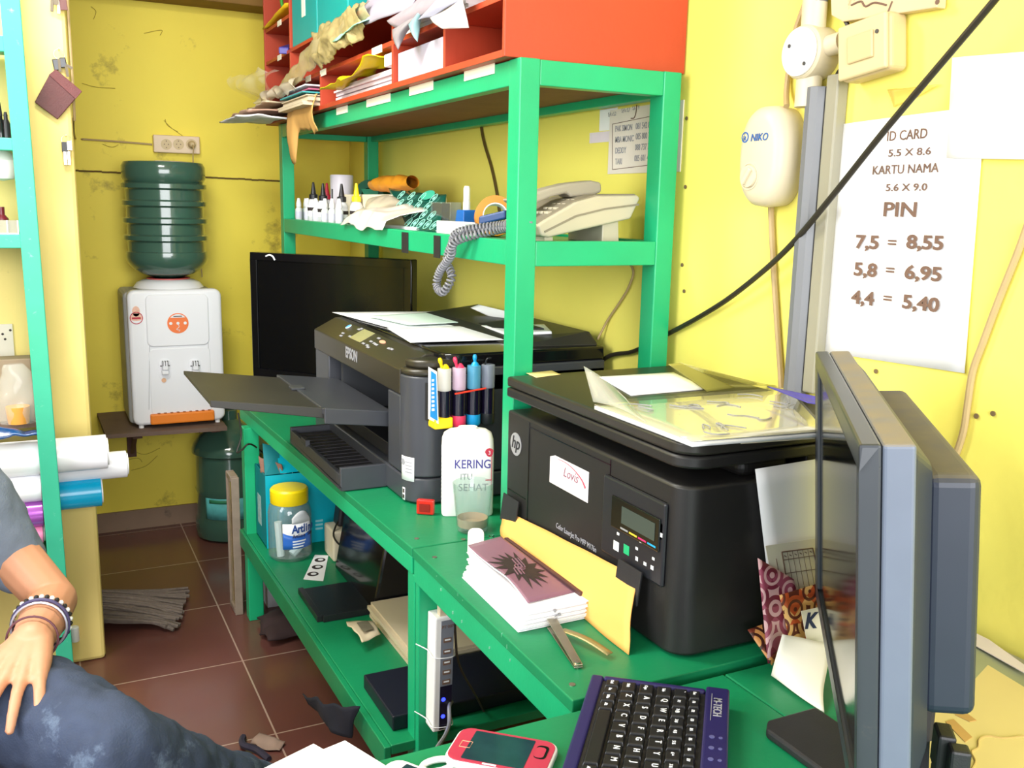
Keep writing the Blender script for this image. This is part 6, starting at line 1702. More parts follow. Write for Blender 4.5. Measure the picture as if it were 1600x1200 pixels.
for t_, dz in ((0.665, 0.012), (0.055, 0.014)):
    c = HF(0, t_); B().tube([c + Vector((-0.022, .05, dz)), c + Vector((-0.004, 0.03, 0.004)), c + Vector((-0.001, -0.001, 0)), c + Vector((0.04, -0.002, -.004)), c + Vector((0.05, 0.03, 0.0))], 0.0012, 5).build('cable_tie', WHT, hub, smooth=True)

# ------------------------------------------------------------------ right wall
def W_(px, py, d=0.0): return U(px, py, x=XW - d)
# price poster
po = thing('size_poster', 'white poster of card and pin sizes on the right wall below the conduit', 'poster', W_(1400, 570))
pq_ = [W_(1287, 550, 0.0025), W_(1508, 583, 0.0025), W_(1541, 165, 0.0025), W_(1310, 195, 0.0025)]
pf_ = quad(*pq_)
B().sheet(lambda u, v: pf_(u, v) - X * (0.0015 + 0.0035 * sin(pi * u) * (v ** 2)), 10, 10).build('sheet', PPR, po, smooth=True, solid=0.0006)
psh = po.children[-1]
def ptext(s_, px, py, hpx, wpx=None, bold=0.03):
    o = W_(px, py, 0.0078)
    dep = (o - _C).dot(_F)
    size = hpx * dep / 1483.3 / 0.70
    t_ = text(s_, size, o, Vector((0, -1, 0.012)), Z, INKB, 'lettering', psh, bold=bold)
    if wpx:
        q = [t_.matrix_world @ v.co for v in t_.data.vertices]
        lo, hi = min(v.co.y for v in t_.data.vertices), max(v.co.y for v in t_.data.vertices)
        cyy = (lo + hi) / 2
        # width of the line as read in the photo
        a, c = W_(px - wpx / 2, py, 0.0078), W_(px + wpx / 2, py, 0.0078)
        k = abs(a.y - c.y) / (hi - lo)
        for v in t_.data.vertices: v.co.y = cyy + (v.co.y - cyy) * k
for a in (('ID CARD', 1416, 218, 15, 62), ('5.5 X 8.6', 1420, 243, 11, 66), ('KARTU NAMA', 1412, 271, 14, 102), ('5.6 X 9.0', 1415, 298, 11, 64), ('PIN', 1405, 338, 22, 51)):
    ptext(*a, bold=0.02 if a[0] == 'PIN' else (0.0 if 'NAMA' in a[0] else 0.008))
for y, s1, s2, y2, x1, x2, x3 in ((388, '7,5', '8,55', 389, 1354, 1393, 1444), (431, '5,8', '6,95', 437, 1351, 1390, 1441), (475, '4,4', '5,40', 484, 1347, 1386, 1437)):
    ptext(s1, x1, y, 20, 36, bold=0.03); ptext('=', x2, y - 1, 16, 13, bold=0.02); ptext(s2, x3, y2, 21, 58, bold=0.03)
q = [W_(1480, 196, 0.009), W_(1640, 262, 0.009), W_(1640, 78, 0.009), W_(1488, 90, 0.009)]
q[0] = W_(1479, 247, 0.009); q[1] = W_(1640, 250, 0.009)
f_ = quad(*q)
tag(B().sheet(lambda u, v: f_(u, v) - X * 0.002 * sin(pi * u), 8, 8).build('blank_poster', PPR, smooth=True, solid=0.0006), 'blank white sheet overlapping the upper right of the size poster', 'poster')
q = [W_(1396, 168, 0.003), W_(1418, 160, 0.003), W_(1472, 131, 0.003), W_(1388, 140, 0.003)]
tag(B().sheet(crumple(quad(*q), 0.003, 30, seed=2), 8, 6).build('tape_piece', mat('old_tape', (228, 204, 96), 0.25, alpha=0.55, coat=0.5), smooth=True, solid=0.0006), 'piece of yellowed clear tape above the size poster', 'tape')
# grey conduits
cd = thing('conduit', 'thick grey plastic conduit running down the right wall below the white junction box', 'conduit', W_(1248, 605))
def pipe(px0, py0, px1, py1, r, m, bb, n=8):
    a, c = W_(px0, py0), W_(px1, py1)
    y = (a.y + c.y) / 2 - 0.018
    bb.lathe([(r, 0), (r, a.z - c.z)], (XW - r - 0.0005, y, c.z), Z, n)
b = B(); pipe(1278, 140, 1247, 612, 0.021, CONG, b, 10); b.build('pipe', CONG, cd, bevel=0.001)
cd2 = thing('conduit', 'thin beige grey conduit running beside the thick grey one', 'conduit', W_(1276, 605))
b = B(); a, c = W_(1303, 120), W_(1276, 612); y = (a.y + c.y) / 2 - 0.013
b.box(XW - 0.026, XW - 0.0005, y - 0.014, y + 0.014, c.z, a.z); b.build('pipe', CONB, cd2, bevel=0.003)
# junction box
jc_ = W_(1265, 83)
jb = thing('junction_box', 'round white junction box with side arms on the right wall', 'junction box', jc_)
jy, jz = jc_.y - 0.030, jc_.z - 0.006
B().lathe([(0.046, 0.0), (0.046, 0.045), (0.043, 0.049), (0.0, 0.050)], (XW - 0.0005, jy, jz), -X, 36).build('box', WHTO, jb, smooth=True)
B().lathe([(0.041, 0.0), (0.041, 0.004), (0.0, 0.005)], (XW - 0.0505, jy, jz), -X, 36).build('cover', WHT, jb, smooth=True)
B().cyl((XW - 0.024, jy, jz + 0.04), (XW - 0.024, jy, jz + 0.092), 0.0215, n=20).build('sleeve', WHTO, jb, smooth=True)
B().cyl((XW - 0.024, jy, jz - 0.04), (XW - 0.024, jy, jz - 0.092), 0.0225, n=20).build('sleeve', WHTO, jb, smooth=True)
B().cyl((XW - 0.024, jy - 0.035, jz + 0.006), (XW - 0.024, jy - 0.075, jz + 0.010), 0.018, n=20).build('sleeve', WHTO, jb, smooth=True)
b = B()
for dy, dz in ((0.022, 0.012), (-0.018, -0.022)): b.disc((XW - 0.0556, jy + dy, jz + dz), -X, 0.0035, 0.001, 10)
b.build('cover_screw', CHAR, jb)
b = B(); b.cyl((XW - 0.024, jy - 0.002, jz + 0.085), (XW - 0.024, jy - 0.006, jz + 0.16), 0.020, n=16); tag(b.build('conduit', mat('dark_grey_pvc', (110, 112, 116), 0.45), smooth=True), 'short dark grey conduit stub above the white junction box', 'conduit')
# switch box
swc = W_(1368, 78)
sb = thing('switch_box', 'cream surface mounted rocker switch beside the junction box', 'switch', swc)
rot = Matrix.Rotation(radians(-7), 3, 'X')
eu, ev = rot @ Vector((0, -1, 0)), rot @ Z
sc_ = Vector((XW, swc.y - 0.016, swc.z - 0.002))
b = B(); b.obox(sc_ - X * 0.022, -X, eu, ev, 0.0215, 0.053, 0.046); b.build('back_box', CREAM, sb, bevel=0.010, seg=4)
b = B(); b.obox(sc_ - X * 0.046, -X, eu, ev, 0.004, 0.051, 0.044); b.build('face_plate', mat('cream_plate', (206, 186, 142), 0.45, var=0.05, dirt=((168, 142, 98), 0.68, 16)), sb, bevel=0.004, seg=3)
b = B(); b.obox(sc_ - X * 0.0515 + eu * 0.0, (-1, 0, 0), eu, ev, 0.0025, 0.027, 0.022); b.build('rocker', CREAM, sb, bevel=0.003)
b = B(); b.disc(sc_ - X * 0.0505 + eu * 0.034 + ev * 0.016, -X, 0.0035, 0.001, 12); b.build('plate_screw', CHAR, sb)
# broken cream plate at the top
q = [W_(1312, 26, 0.002), W_(1330, 36, 0.002), W_(1478, 14, 0.002), W_(1482, -30, 0.002), W_(1310, -30, 0.002)]
bp = thing('cream_plate', 'scuffed cream wall plate above the switch', 'plate', W_(1395, 30))
B().prism(q, (-0.02, 0, 0)).build('plate', mat('scuffed_cream', (206, 186, 148), 0.55, var=0.06, dirt=((150, 110, 70), 0.6, 24)), bp, bevel=0.002)
b = B(); b.disc(W_(1465, 3, 0.0225), -X, 0.004, 0.001, 10); b.build('plate_screw', INKB, bp)
b = B(); b.tube([W_(1330, 8, .023), W_(1345, 2, .023), W_(1352, 10, .023), W_(1366, 4, .023), W_(1385, 8, .023)], 0.0016, 5); b.tube([W_(1385, 26, .023), W_(1390, 12, .023), W_(1394, 2, .023)], 0.0012, 5); b.build('scuff', INKB, bp, smooth=True)
tag(B().tube([W_(1313, -20, .012), W_(1315, 20, .012), W_(1322, 34, .014), W_(1328, 48, .016)], 0.004, 6).build('power_cable', CABB, smooth=True), 'short dark cord between cream plate and switch', 'cable')
tag(B().tube([W_(1318, 104, .016), W_(1310, 112, .014), W_(1305, 124, .013)], 0.0035, 6).build('power_cable', CABB, smooth=True), 'short dark cord between switch and thin conduit', 'cable')
# voltage regulator box
nkc = W_(1212, 242)
nk_ = thing('power_saver_box', 'cream oval electrical box with knob on the right wall', 'electrical box', (XW - 0.03, nkc.y, nkc.z - 0.09))
ny, nz_ = nkc.y - 0.022, nkc.z - 0.006
b = B()
secs = []
for d, sc1 in ((0.0005, 0.97), (0.03, 1.0), (0.050, 0.97), (0.060, 0.88), (0.0645, 0.70)):
    pts = []
    for k in range(40):
        a = 2 * pi * k / 40
        w_, h_ = 0.059 * sc1, 0.093 * sc1
        e_ = 2.6
        pts.append(Vector((XW - d, ny - w_ * (abs(cos(a)) ** (2 / e_)) * (1 if cos(a) >= 0 else -1), nz_ + h_ * (abs(sin(a)) ** (2 / 2.3)) * (1 if sin(a) >= 0 else -1))))
    secs.append(pts)
vs = [p for s_ in secs for p in s_]
fs = [(i * 40 + k, i * 40 + (k + 1) % 40, (i + 1) * 40 + (k + 1) % 40, (i + 1) * 40 + k) for i in range(len(secs) - 1) for k in range(40)] + [tuple(range(40))[::-1], tuple(range(160, 200))]
b.add(vs, fs).build('case', WHTO, nk_, smooth=True, angle=60)
ko = Vector((XW - 0.0645, ny + 0.017, nz_ - 0.036))
B().lathe([(0.0255, -0.008), (0.0255, 0.0015), (0.023, 0.0015), (0.023, 0.0)], ko, -X, 30, cap=False).build('knob_ring', WHTO, nk_, smooth=True)
B().lathe([(0.021, 0.0), (0.020, 0.005), (0.0, 0.006)], ko, -X, 30).build('knob', WHTO, nk_, smooth=True)
B().obox(ko - X * 0.008, X, (0, -.6, .8), (0, .8, .6), 0.003, 0.017, 0.004).build('knob_grip', WHTO, nk_, bevel=0.0015)
NB = mat('logo_blue', (40, 90, 160), 0.5)
text('NIKO', 0.019, Vector((XW - 0.0655, ny + 0.020, nz_ + 0.028)), -Y, Z, NB, 'lettering', nk_, bold=0.008, align='LEFT', shear=0.2)
b = B(); b.lathe([(0.010, 0), (0.010, .0008), (0.0075, .0008), (0.0075, 0)], (XW - 0.0645, ny + 0.036, nz_ + 0.036), -X, 24, cap=False); b.build('logo_ring', NB, nk_)
text('R', 0.012, Vector((XW - 0.0655, ny + 0.036, nz_ + 0.030)), -Y, Z, NB, 'lettering', nk_)
tag(B().tube([W_(1229, 166, .03), W_(1229, 140, .012), W_(1234, 100, .008), W_(1243, 50, .008), W_(1253, 20, .008), W_(1268, -20, .008)], 0.0055, 8).build('beige_cable', CABT, smooth=True), 'beige cable rising from the oval box past the junction box', 'cable')
tag(B().tube([W_(1206, 312, .03), W_(1205, 330, .010), W_(1208, 400, .007), W_(1214, 500, .007), W_(1219, 570, .007), W_(1221, 606, .010)], 0.006, 8).build('beige_cable', CABT, smooth=True), 'beige cable hanging down from the oval box', 'cable')
q = [W_(1606, 350, .006), W_(1590, 395, .006), W_(1560, 470, .006), W_(1536, 535, .006), W_(1520, 580, .006), W_(1512, 630, .006), W_(1505, 675, .006), W_(1490, 720, .006), W_(1467, 772, .008), W_(1450, 800, .012)]
tag(B().tube(q, 0.0055, 8).build('wall_cable', CABT, smooth=True), 'beige cable clipped to the wall at the right of the size poster', 'cable')
# thick black cable
q = [(1.262, 2.16, 0.94), U(945, 560, x=1.256), U(990, 549, x=1.262), U(1045, 521, x=1.262), U(1095, 494, x=1.258), U(1150, 458, x=1.25), U(1225, 394, x=1.24), U(1296, 312, x=1.225), U(1388, 197, x=1.205), U(1556, -2, x=1.18), U(1640, -110, x=1.17)]
tag(B().tube(q, 0.0054, 10).build("black_cable", CABB, smooth=True), 'thick black cable slanting across the right wall in front of the poster', 'cable')

# ------------------------------------------------------------------ sheets between laser printer and monitor
q = [Vector((1.005, 1.085, 0.86)), Vector((1.19, 1.085, 0.87)), U(1290, 715, y=1.088), U(1180, 733, y=1.088)]
tag(B().sheet(quad(*q), 6, 6).build('paper_sheet', PPR, smooth=True, solid=0.0008), 'white sheet leaning upright against the side of the laser printer', 'paper')
fs_ = thing('form_sheet', 'sheet with a printed table between the white sheet and the batik papers', 'paper', (1.06, 1.07, ZT))
q = [U(1215, 960, y=1.066), U(1310, 930, y=1.066), U(1296, 838, y=1.074), U(1196, 853, y=1.074)]
f4 = quad(*q)
B().sheet(f4, 4, 4).build('sheet', mat('form_paper', (226, 218, 196), 0.8, var=0.03), fs_, solid=0.0006)
b = B()
def fl(u0, v0, u1, v1, r=0.0006):
    b.tube([f4(u0, v0) - Y * 0.0012, f4(u1, v1) - Y * 0.0012], r, 4, 0)
fl(0.22, 0.88, 0.22, 0.0, .001); fl(0.22, 0.88, 0.70, 0.86, .001); fl(0.70, 0.86, 0.76, 0.1, .001); fl(0.22, 0.56, 0.72, 0.52); fl(0.22, 0.76, 0.70, 0.74)
for k in range(1, 6): fl(0.22 + k * 0.08, 0.87, 0.23 + k * 0.082, 0.0, .0004)
for k in range(6): fl(0.25 + k * .08, 0.82, 0.275 + k * .08, 0.80, .0009)
fl(0.12, 0.8, 0.12, 0.4); fl(0.8, 0.9, 0.82, 0.5)
b.build('table_print', INKB, fs_)
# batik covers
def batik(name, c1, c2, c3):
    m = bpy.data.materials.new(name); m.use_nodes = True
    nt = m.node_tree; N, L = nt.nodes, nt.links; bs = N['Principled BSDF']
    tc = N.new('ShaderNodeTexCoord'); mp = N.new('ShaderNodeMapping')
    mp.inputs['Rotation'].default_value = (0, radians(45), 0); mp.inputs['Scale'].default_value = (26, 26, 26)
    L.new(tc.outputs['Object'], mp.inputs[0])
    vo = N.new('ShaderNodeTexVoronoi'); vo.inputs['Scale'].default_value = 1.0; vo.inputs['Randomness'].default_value = 0.25
    L.new(mp.outputs[0], vo.inputs['Vector'])
    ck = N.new('ShaderNodeTexChecker'); ck.inputs['Scale'].default_value = 1.0
    ck.inputs['Color1'].default_value = rgb(c1); ck.inputs['Color2'].default_value = rgb(c2)
    L.new(mp.outputs[0], ck.inputs['Vector'])
    wv = N.new('ShaderNodeMath'); wv.operation = 'MULTIPLY'; wv.inputs[1].default_value = 22
    L.new(vo.outputs['Distance'], wv.inputs[0])
    sn = N.new('ShaderNodeMath'); sn.operation = 'SINE'; L.new(wv.outputs[0], sn.inputs[0])
    gt = N.new('ShaderNodeMath'); gt.operation = 'GREATER_THAN'; gt.inputs[1].default_value = 0.25; L.new(sn.outputs[0], gt.inputs[0])
    mx = N.new('ShaderNodeMix'); mx.data_type = 'RGBA'
    L.new(gt.outputs[0], mx.inputs[0]); L.new(ck.outputs['Color'], mx.inputs[6]); mx.inputs[7].default_value = rgb(c3)
    L.new(mx.outputs[2], bs.inputs['Base Color']); bs.inputs['Roughness'].default_value = 0.4
    return m
q = [U(1200, 1035, y=1.035), U(1275, 1030, y=1.035), U(1240, 905, y=1.060), U(1184, 872, y=1.072)]
q[0].z = ZT + 0.003
tag(B().sheet(quad(*q), 8, 8).build('batik_card', batik('maroon_batik', (128, 42, 66), (160, 74, 98), (222, 176, 180)), smooth=True, solid=0.001), 'maroon and pink batik patterned card leaning beside the laser printer', 'card')
q = [U(1240, 1030, y=1.030), U(1300, 1030, y=1.030), U(1300, 905, y=1.052), U(1218, 930, y=1.052)]
tag(B().sheet(quad(*q), 8, 8).build('batik_card', batik('orange_batik', (190, 84, 38), (224, 176, 104), (96, 44, 26)), smooth=True, solid=0.001), 'orange and brown batik patterned card behind the monitor edge', 'card')
q = [U(1206, 1040, z=ZT + 0.002), U(1230, 1000, z=ZT + .03), U(1196, 974, y=1.075), U(1168, 984, y=1.075)]
tag(B().sheet(quad(*q), 6, 6).build('batik_card', batik('brown_batik', (110, 48, 34), (198, 140, 80), (60, 26, 20)), smooth=True, solid=0.001), 'small brown batik card lying at the corner of the laser printer', 'card')
kc = thing('letter_card', 'cream card with a dark letter K behind the monitor edge', 'card', U(1268, 1000, y=1.02))
q = [U(1262, 1005, y=1.022), U(1320, 1005, y=1.022), U(1320, 935, y=1.03), U(1252, 950, y=1.03)]
q = [U(1262, 1008, y=1.0225), U(1330, 1008, y=1.0225), U(1322, 940, y=1.0225), U(1252, 955, y=1.0225)]
B().prism(q, (0, 0.001, 0)).build('card', mat('cream_card', (232, 222, 200), 0.6), kc, bevel=0.0003)
text('K', 0.036, U(1257, 982, y=1.0215), Vector((1, 0, -0.12)), Vector((0.12, 0, 1)), mat('card_navy', (40, 48, 78), 0.6), 'lettering', kc, bold=0.03, align='LEFT')
q = [U(1206, 1058, z=ZD + 0.004), U(1292, 1116, z=ZD + 0.003), U(1296, 1000, y=1.005), U(1223, 997, y=1.005)]
tag(B().sheet(crumple(quad(*q), 0.012, 9, seed=5), 12, 12).build('paper_sheet', mat('soft_white_paper', (232, 228, 216), 0.8, var=0.04), smooth=True, solid=0.0012), 'crumpled white sheet standing on the desk in front of the batik cards', 'paper')

# ------------------------------------------------------------------ monitor
MA, MB_ = Vector((1.056, 1.075, 1.22)), Vector((0.667, 0.615, 1.22))
mw = (MB_ - MA).normalized(); nbk = Vector((-mw.y, mw.x, 0))
if nbk.x < 0: nbk = -nbk
th = radians(4.4)
mu = (Z * cos(th) - nbk * sin(th)).normalized()
nb = nbk * cos(th) + Z * sin(th)
ML = (MB_ - MA).length
MH = 0.392
mon = thing('monitor', 'grey edged computer monitor seen from its side on the foreground desk', 'monitor', (0.92, 0.80, ZD))
def MP(u, v, d): return MA + mw * u - mu * v + nb * d      # u along the width, v downward, d backward
def mbox(bb, u0, u1, v0, v1, d0, d1): bb.hexa([MP(u0, v1, d0), MP(u1, v1, d0), MP(u1, v1, d1), MP(u0, v1, d1), MP(u0, v0, d0), MP(u1, v0, d0), MP(u1, v0, d1), MP(u0, v0, d1)])
b = B()
mbox(b, 0, ML, 0, 0.022, 0, 0.020); mbox(b, 0, ML, MH - 0.028, MH, 0, 0.020); mbox(b, 0, 0.052, 0.022, MH - 0.028, 0, 0.020); mbox(b, ML - 0.022, ML, 0.022, MH - 0.028, 0, 0.020)
b.build('bezel', mat('bezel_grey', (52, 56, 62), 0.35, var=0.12, dirt=((84, 80, 72), 0.66, 8)), mon, bevel=0.003)
b = B(); mbox(b, 0.020, ML - 0.020, 0.020, MH - 0.026, 0.004, 0.012); b.build('screen', mat('monitor_screen', (14, 15, 17), 0.10, var=0.1), mon)
def dusty(name, c, dust, rough=0.42):
    """plastic with settled dust on what faces up"""
    m = mat(name, c, rough, var=0.12, scale=14)
    nt = m.node_tree; N, L = nt.nodes, nt.links; bs = N['Principled BSDF']
    src = bs.inputs['Base Color'].links[0].from_socket
    ge = N.new('ShaderNodeNewGeometry'); sx = N.new('ShaderNodeSeparateXYZ'); L.new(ge.outputs['Normal'], sx.inputs[0])
    n = N.new('ShaderNodeTexNoise'); n.inputs['Scale'].default_value = 22; n.inputs['Detail'].default_value = 5
    tc = N.new('ShaderNodeTexCoord'); L.new(tc.outputs['Object'], n.inputs['Vector'])
    mr = N.new('ShaderNodeMapRange'); mr.inputs['From Min'].default_value = 0.45; mr.inputs['From Max'].default_value = 0.85
    L.new(sx.outputs['Z'], mr.inputs[0])
    mu_ = N.new('ShaderNodeMath'); mu_.operation = 'MULTIPLY'; L.new(mr.outputs[0], mu_.inputs[0])
    m2 = N.new('ShaderNodeMapRange'); m2.inputs['From Min'].default_value = 0.3; m2.inputs['From Max'].default_value = 0.6; m2.inputs['To Min'].default_value = 0.55; m2.inputs['To Max'].default_value = 1.0
    L.new(n.outputs['Fac'], m2.inputs[0]); L.new(m2.outputs[0], mu_.inputs[1])
    mx = N.new('ShaderNodeMix'); mx.data_type = 'RGBA'; L.new(mu_.outputs[0], mx.inputs[0]); L.new(src, mx.inputs[6]); mx.inputs[7].default_value = rgb(dust)
    L.new(mx.outputs[2], bs.inputs['Base Color'])
    ro = N.new('ShaderNodeMapRange'); ro.inputs['To Min'].default_value = rough; ro.inputs['To Max'].default_value = 0.85; L.new(mu_.outputs[0], ro.inputs[0]); L.new(ro.outputs[0], bs.inputs['Roughness'])
    return m
b = B(); mbox(b, 0.0, ML, 0.0, MH, 0.0205, 0.050); b.build('rear_frame', dusty('monitor_grey', (98, 106, 122), (138, 128, 112)), mon, bevel=0.004, seg=3)
HOU = dusty('housing_grey', (40, 46, 60), (104, 98, 84))
b = B()
b.hexa([MP(0.02, MH - 0.02, 0.050), MP(ML - 0.012, MH - 0.02, 0.050), MP(ML - 0.050, MH - 0.060, 0.072), MP(0.05, MH - 0.060, 0.072),
        MP(0.02, 0.006, 0.050), MP(ML - 0.012, 0.006, 0.050), MP(ML - 0.050, 0.030, 0.072), MP(0.05, 0.030, 0.072)])
b.build('rear_housing', HOU, mon, bevel=0.008, seg=3)
b = B(); mbox(b, 0.08, ML - 0.060, 0.045, MH - 0.095, 0.068, 0.120); b.build('rear_bulge', HOU, mon, bevel=0.012, seg=4)
mid = ML * 0.5
b = B()
b.obox(Vector((*(MP(mid, MH - 0.05, 0.105).xy), 0.85)) , mw, nbk, Z, 0.045, 0.018, 0.112)
b.build('stand_neck', BLKM, mon, bevel=0.005)
cn = U(1183, 1130, z=ZD + 0.013)
B().prism([(cn.x, cn.y - 0.018, ZD + 0.0008), (cn.x, 0.66, ZD + 0.0008), (cn.x + 0.105, 0.66, ZD + 0.0008), (cn.x + 0.105, cn.y, ZD + 0.0008), (cn.x + 0.018, cn.y, ZD + 0.0008)], Z * 0.013).build('stand_base', BLKM, mon, bevel=0.004)
# plugs below the rear housing
mc = thing('cable_plug', 'black video plug and cord hanging behind the monitor', 'plug', (0.80, 0.62, 0.85))
c = MP(ML - 0.10, MH - 0.05, 0.098)
b = B(); b.obox(c - Z * 0.012, mw, nbk, Z, 0.016, 0.009, 0.022); b.obox(c - Z * 0.055, mw, nbk, Z, 0.012, 0.008, 0.022); b.build('plug_body', BLKM, mc, bevel=0.003)
b = B(); c2 = MP(ML - 0.075, MH - 0.05, 0.108); b.obox(c2 - Z * 0.030, mw, nbk, Z, 0.010, 0.010, 0.035); b.build('plug_body', BLKM, mc, bevel=0.003)
B().tube([c - Z * 0.07, c - Z * 0.11 + nbk * 0.01, c - Z * 0.15 + nbk * 0.03, Vector((0.90, 0.60, ZD + 0.075))], 0.0055, 8).build('cord', CABB, mc, smooth=True)
B().tube([c2 - Z * 0.06, c2 - Z * 0.09 + nbk * 0.02, Vector((0.93, 0.58, ZD + 0.075))], 0.006, 8).build('cord', CABB, mc, smooth=True)

# covered stack behind the monitor
bs_ = thing('covered_stack', 'stack under yellowed paper and a clear grey sheet in the right corner of the desk', 'paper stack', (1.1, 0.72, ZD))
B().prism([(0.985, 0.50, ZD + 0.0008), (1.262, 0.50, ZD + 0.0008), (1.262, 0.915, ZD + 0.0008), (1.10, 0.905, ZD + 0.0008), (0.985, 0.76, ZD + 0.0008)], (0, 0, 0.058)).build('stack', mat('stack_grey', (150, 148, 122), 0.7, var=0.15), bs_, bevel=0.003)
zz = ZD + 0.0600
q = [U(1452, 1210, z=zz), U(1680, 1210, z=zz), U(1640, 1065, z=zz), U(1458, 1030, z=zz)]
tp = [U(1456, 1040, z=zz), U(1500, 985, z=zz + .004), U(1606, 1046, z=zz), U(1690, 1230, z=zz), U(1455, 1230, z=zz)]
B().prism(tp, (0, 0, 0.0012)).build('grey_film', mat('grey_green_film', (150, 156, 128), 0.3, var=0.1), bs_)
zz += 0.0018
tp = [U(1456, 1082, z=zz), U(1524, 1028, z=zz), U(1606, 1078, z=zz), U(1690, 1235, z=zz), U(1450, 1235, z=zz)]
B().prism(tp, (0, 0, 0.001)).build('yellowed_sheet', PPRY, bs_)
zz += 0.0013
b = B(); b.prism([U(1477, 1128, z=zz), U(1490, 1124, z=zz), U(1519, 1152, z=zz), U(1508, 1160, z=zz)], (0, 0, 0.0006)); b.prism([U(1492, 1117, z=zz), U(1507, 1112, z=zz), U(1526, 1126, z=zz), U(1515, 1128, z=zz)], (0, 0, 0.0006)); b.build('stain', mat('stain_brown', (196, 156, 92), 0.7, var=0.2), bs_)
b = B(); b.tube([U(*p, z=zz + .0005) for p in ((1600, 1150), (1570, 1153), (1545, 1150), (1530, 1155), (1528, 1168), (1518, 1175), (1524, 1190), (1516, 1205))], 0.0012, 5); b.build('torn_line', mat('edge_tan', (176, 152, 92), 0.7), bs_, smooth=True)
q = [U(1478, 985, y=0.935), U(1500, 985, y=0.925), U(1612, 1046, y=0.80), U(1606, 1036, z=ZD + 0.066)]
tp = [U(1474, 992, z=ZD + .064), U(1508, 980, z=ZD + .078), U(1625, 1060, z=ZD + .070), U(1605, 1050, z=ZD + .064), U(1508, 996, z=ZD + .064)]
tag(B().prism([U(1475, 984, z=ZD + 0.0665), U(1500, 978, z=ZD + 0.0665), U(1545, 1000, z=ZD + 0.0665), U(1612, 1048, z=ZD + 0.0665), U(1600, 1052, z=ZD + 0.0665), U(1500, 996, z=ZD + 0.0665)], (0, 0, 0.001)).build('paper_edge', mat('mauve_white', (222, 212, 214), 0.7)), 'pale sheet edge curling along the wall at the desk corner', 'paper')

# ------------------------------------------------------------------ keyboard
KA = Vector((0.691, 1.095, ZT + 0.0012))
ey_ = Vector((-0.64, -0.768, 0)).normalized(); ex_ = Vector((-ey_.y, ey_.x, 0))
kb = thing('keyboard', 'purple edged black computer keyboard on the green desk', 'keyboard', KA)
NVY = mat('keyboard_purple', (38, 33, 84), 0.38, var=0.12, dirt=((60, 56, 100), 0.68, 20))
def KP(u, v, d): return KA + ex_ * u + ey_ * v + Z * d
def kbox(bb, u0, u1, v0, v1, d0, d1): bb.hexa([KP(u0, v0, d0), KP(u0, v1, d0), KP(u1, v1, d0), KP(u1, v0, d0), KP(u0, v0, d1), KP(u0, v1, d1), KP(u1, v1, d1), KP(u1, v0, d1)])
KW, KL = 0.197, 0.60
b = B(); kbox(b, 0, KW, 0, KL, 0, 0.011); b.build('base', NVY, kb, bevel=0.006, seg=3)
b = B(); kbox(b, 0, 0.018, 0, KL, 0.009, 0.0165); kbox(b, 0.164, KW, 0, KL, 0.009, 0.0215); kbox(b, 0.018, 0.164, 0, 0.010, 0.009, 0.017); b.build('rim', NVY, kb, bevel=0.005, seg=3)
b = B(); kbox(b, 0.018, 0.164, 0.010, KL - .01, 0.0105, 0.0125); b.build('key_bed', BLKM, kb)
KM = mat('key_black', (26, 26, 27), 0.36, var=0.1)
pit = 0.0267
rows = ((0.022, 0.021, 0.0), (0.045, 0.0225, 0.0), (0.070, 0.0225, 0.0), (0.095, 0.0225, 0.0), (0.119, 0.0205, 0.0), (0.141, 0.0165, 0.0))
legs = ((('Ctrl', .80), ('Fn', .80), ('Win', .80), ('Alt', .80), ('', 5.0), ('Alt', .9), ('Fn', .9), ('Ctrl', 1.0)),
        (('Shift', 1.15), 'Z', 'X', 'C', 'V', 'B', 'N', 'M', ',', '.', '/', ('Shift', 1.8)),
        (('Caps', 1.15), 'A', 'S', 'D', 'F', 'G', 'H', 'J', 'K', 'L', ';', "'", ('Enter', 1.2)),
        (('Tab', 1.15), 'Q', 'W', 'E', 'R', 'T', 'Y', 'U', 'I', 'O', 'P', '[', ']'),
        (('`', 1.0), '1 !', '2 @', '3 #', '4 $', '5 %', '6 ^', '7 &', '8 *', '9 (', '0 )', '-', '='),
        (('Esc', .95), ('F1', .9), ('F2', .9), ('F3', .9), ('F4', .9), ('F5', .9), ('F6', .9), ('F7', .9), ('F8', .9), ('F9', .9), ('F10', .9), ('F11', .9), ('F12', .9)))
nk__ = 0
for (u0, h, _), keys in zip(rows, legs):
    v = 0.0125
    for kdef in keys:
        s_, w = kdef if isinstance(kdef, tuple) else (kdef, 1.0)
        wv = w * pit
        bb = B()
        g = 0.0009
        a0, a1, b0, b1 = u0, u0 + h, v + g, v + wv - g
        t_ = 0.0025
        bb.hexa([KP(a0, b0, .0125), KP(a0, b1, .0125), KP(a1, b1, .0125), KP(a1, b0, .0125), KP(a0 + t_, b0 + t_, .0185), KP(a0 + t_, b1 - t_, .0185), KP(a1 - t_ * .6, b1 - t_, .0195), KP(a1 - t_ * .6, b0 + t_, .0195)])
        ko_ = bb.build('space_bar' if s_ == '' else 'key', KM, kb, bevel=0.0011)
        if s_ and v < 0.30:
            big = len(s_) == 1
            text(s_, 0.0115 if big else 0.0062, KP((a0 + a1) / 2 - 0.002 + (0.002 if big else 0.0), v + wv * 0.42, 0.0192), ey_, ex_, INKW, 'legend', ko_, bold=0.012, sx=0.9)
        v += wv
text('M-TECH', 0.016, KP(0.176, 0.058, 0.0218), ey_, ex_, INKG, 'lettering', kb, bold=0.01, sx=0.85)
b = B(); kbox(b, 0.1725, 0.1733, 0.022, 0.094, 0.0215, 0.0219); b.build('logo_line', INKG, kb)
b = B()
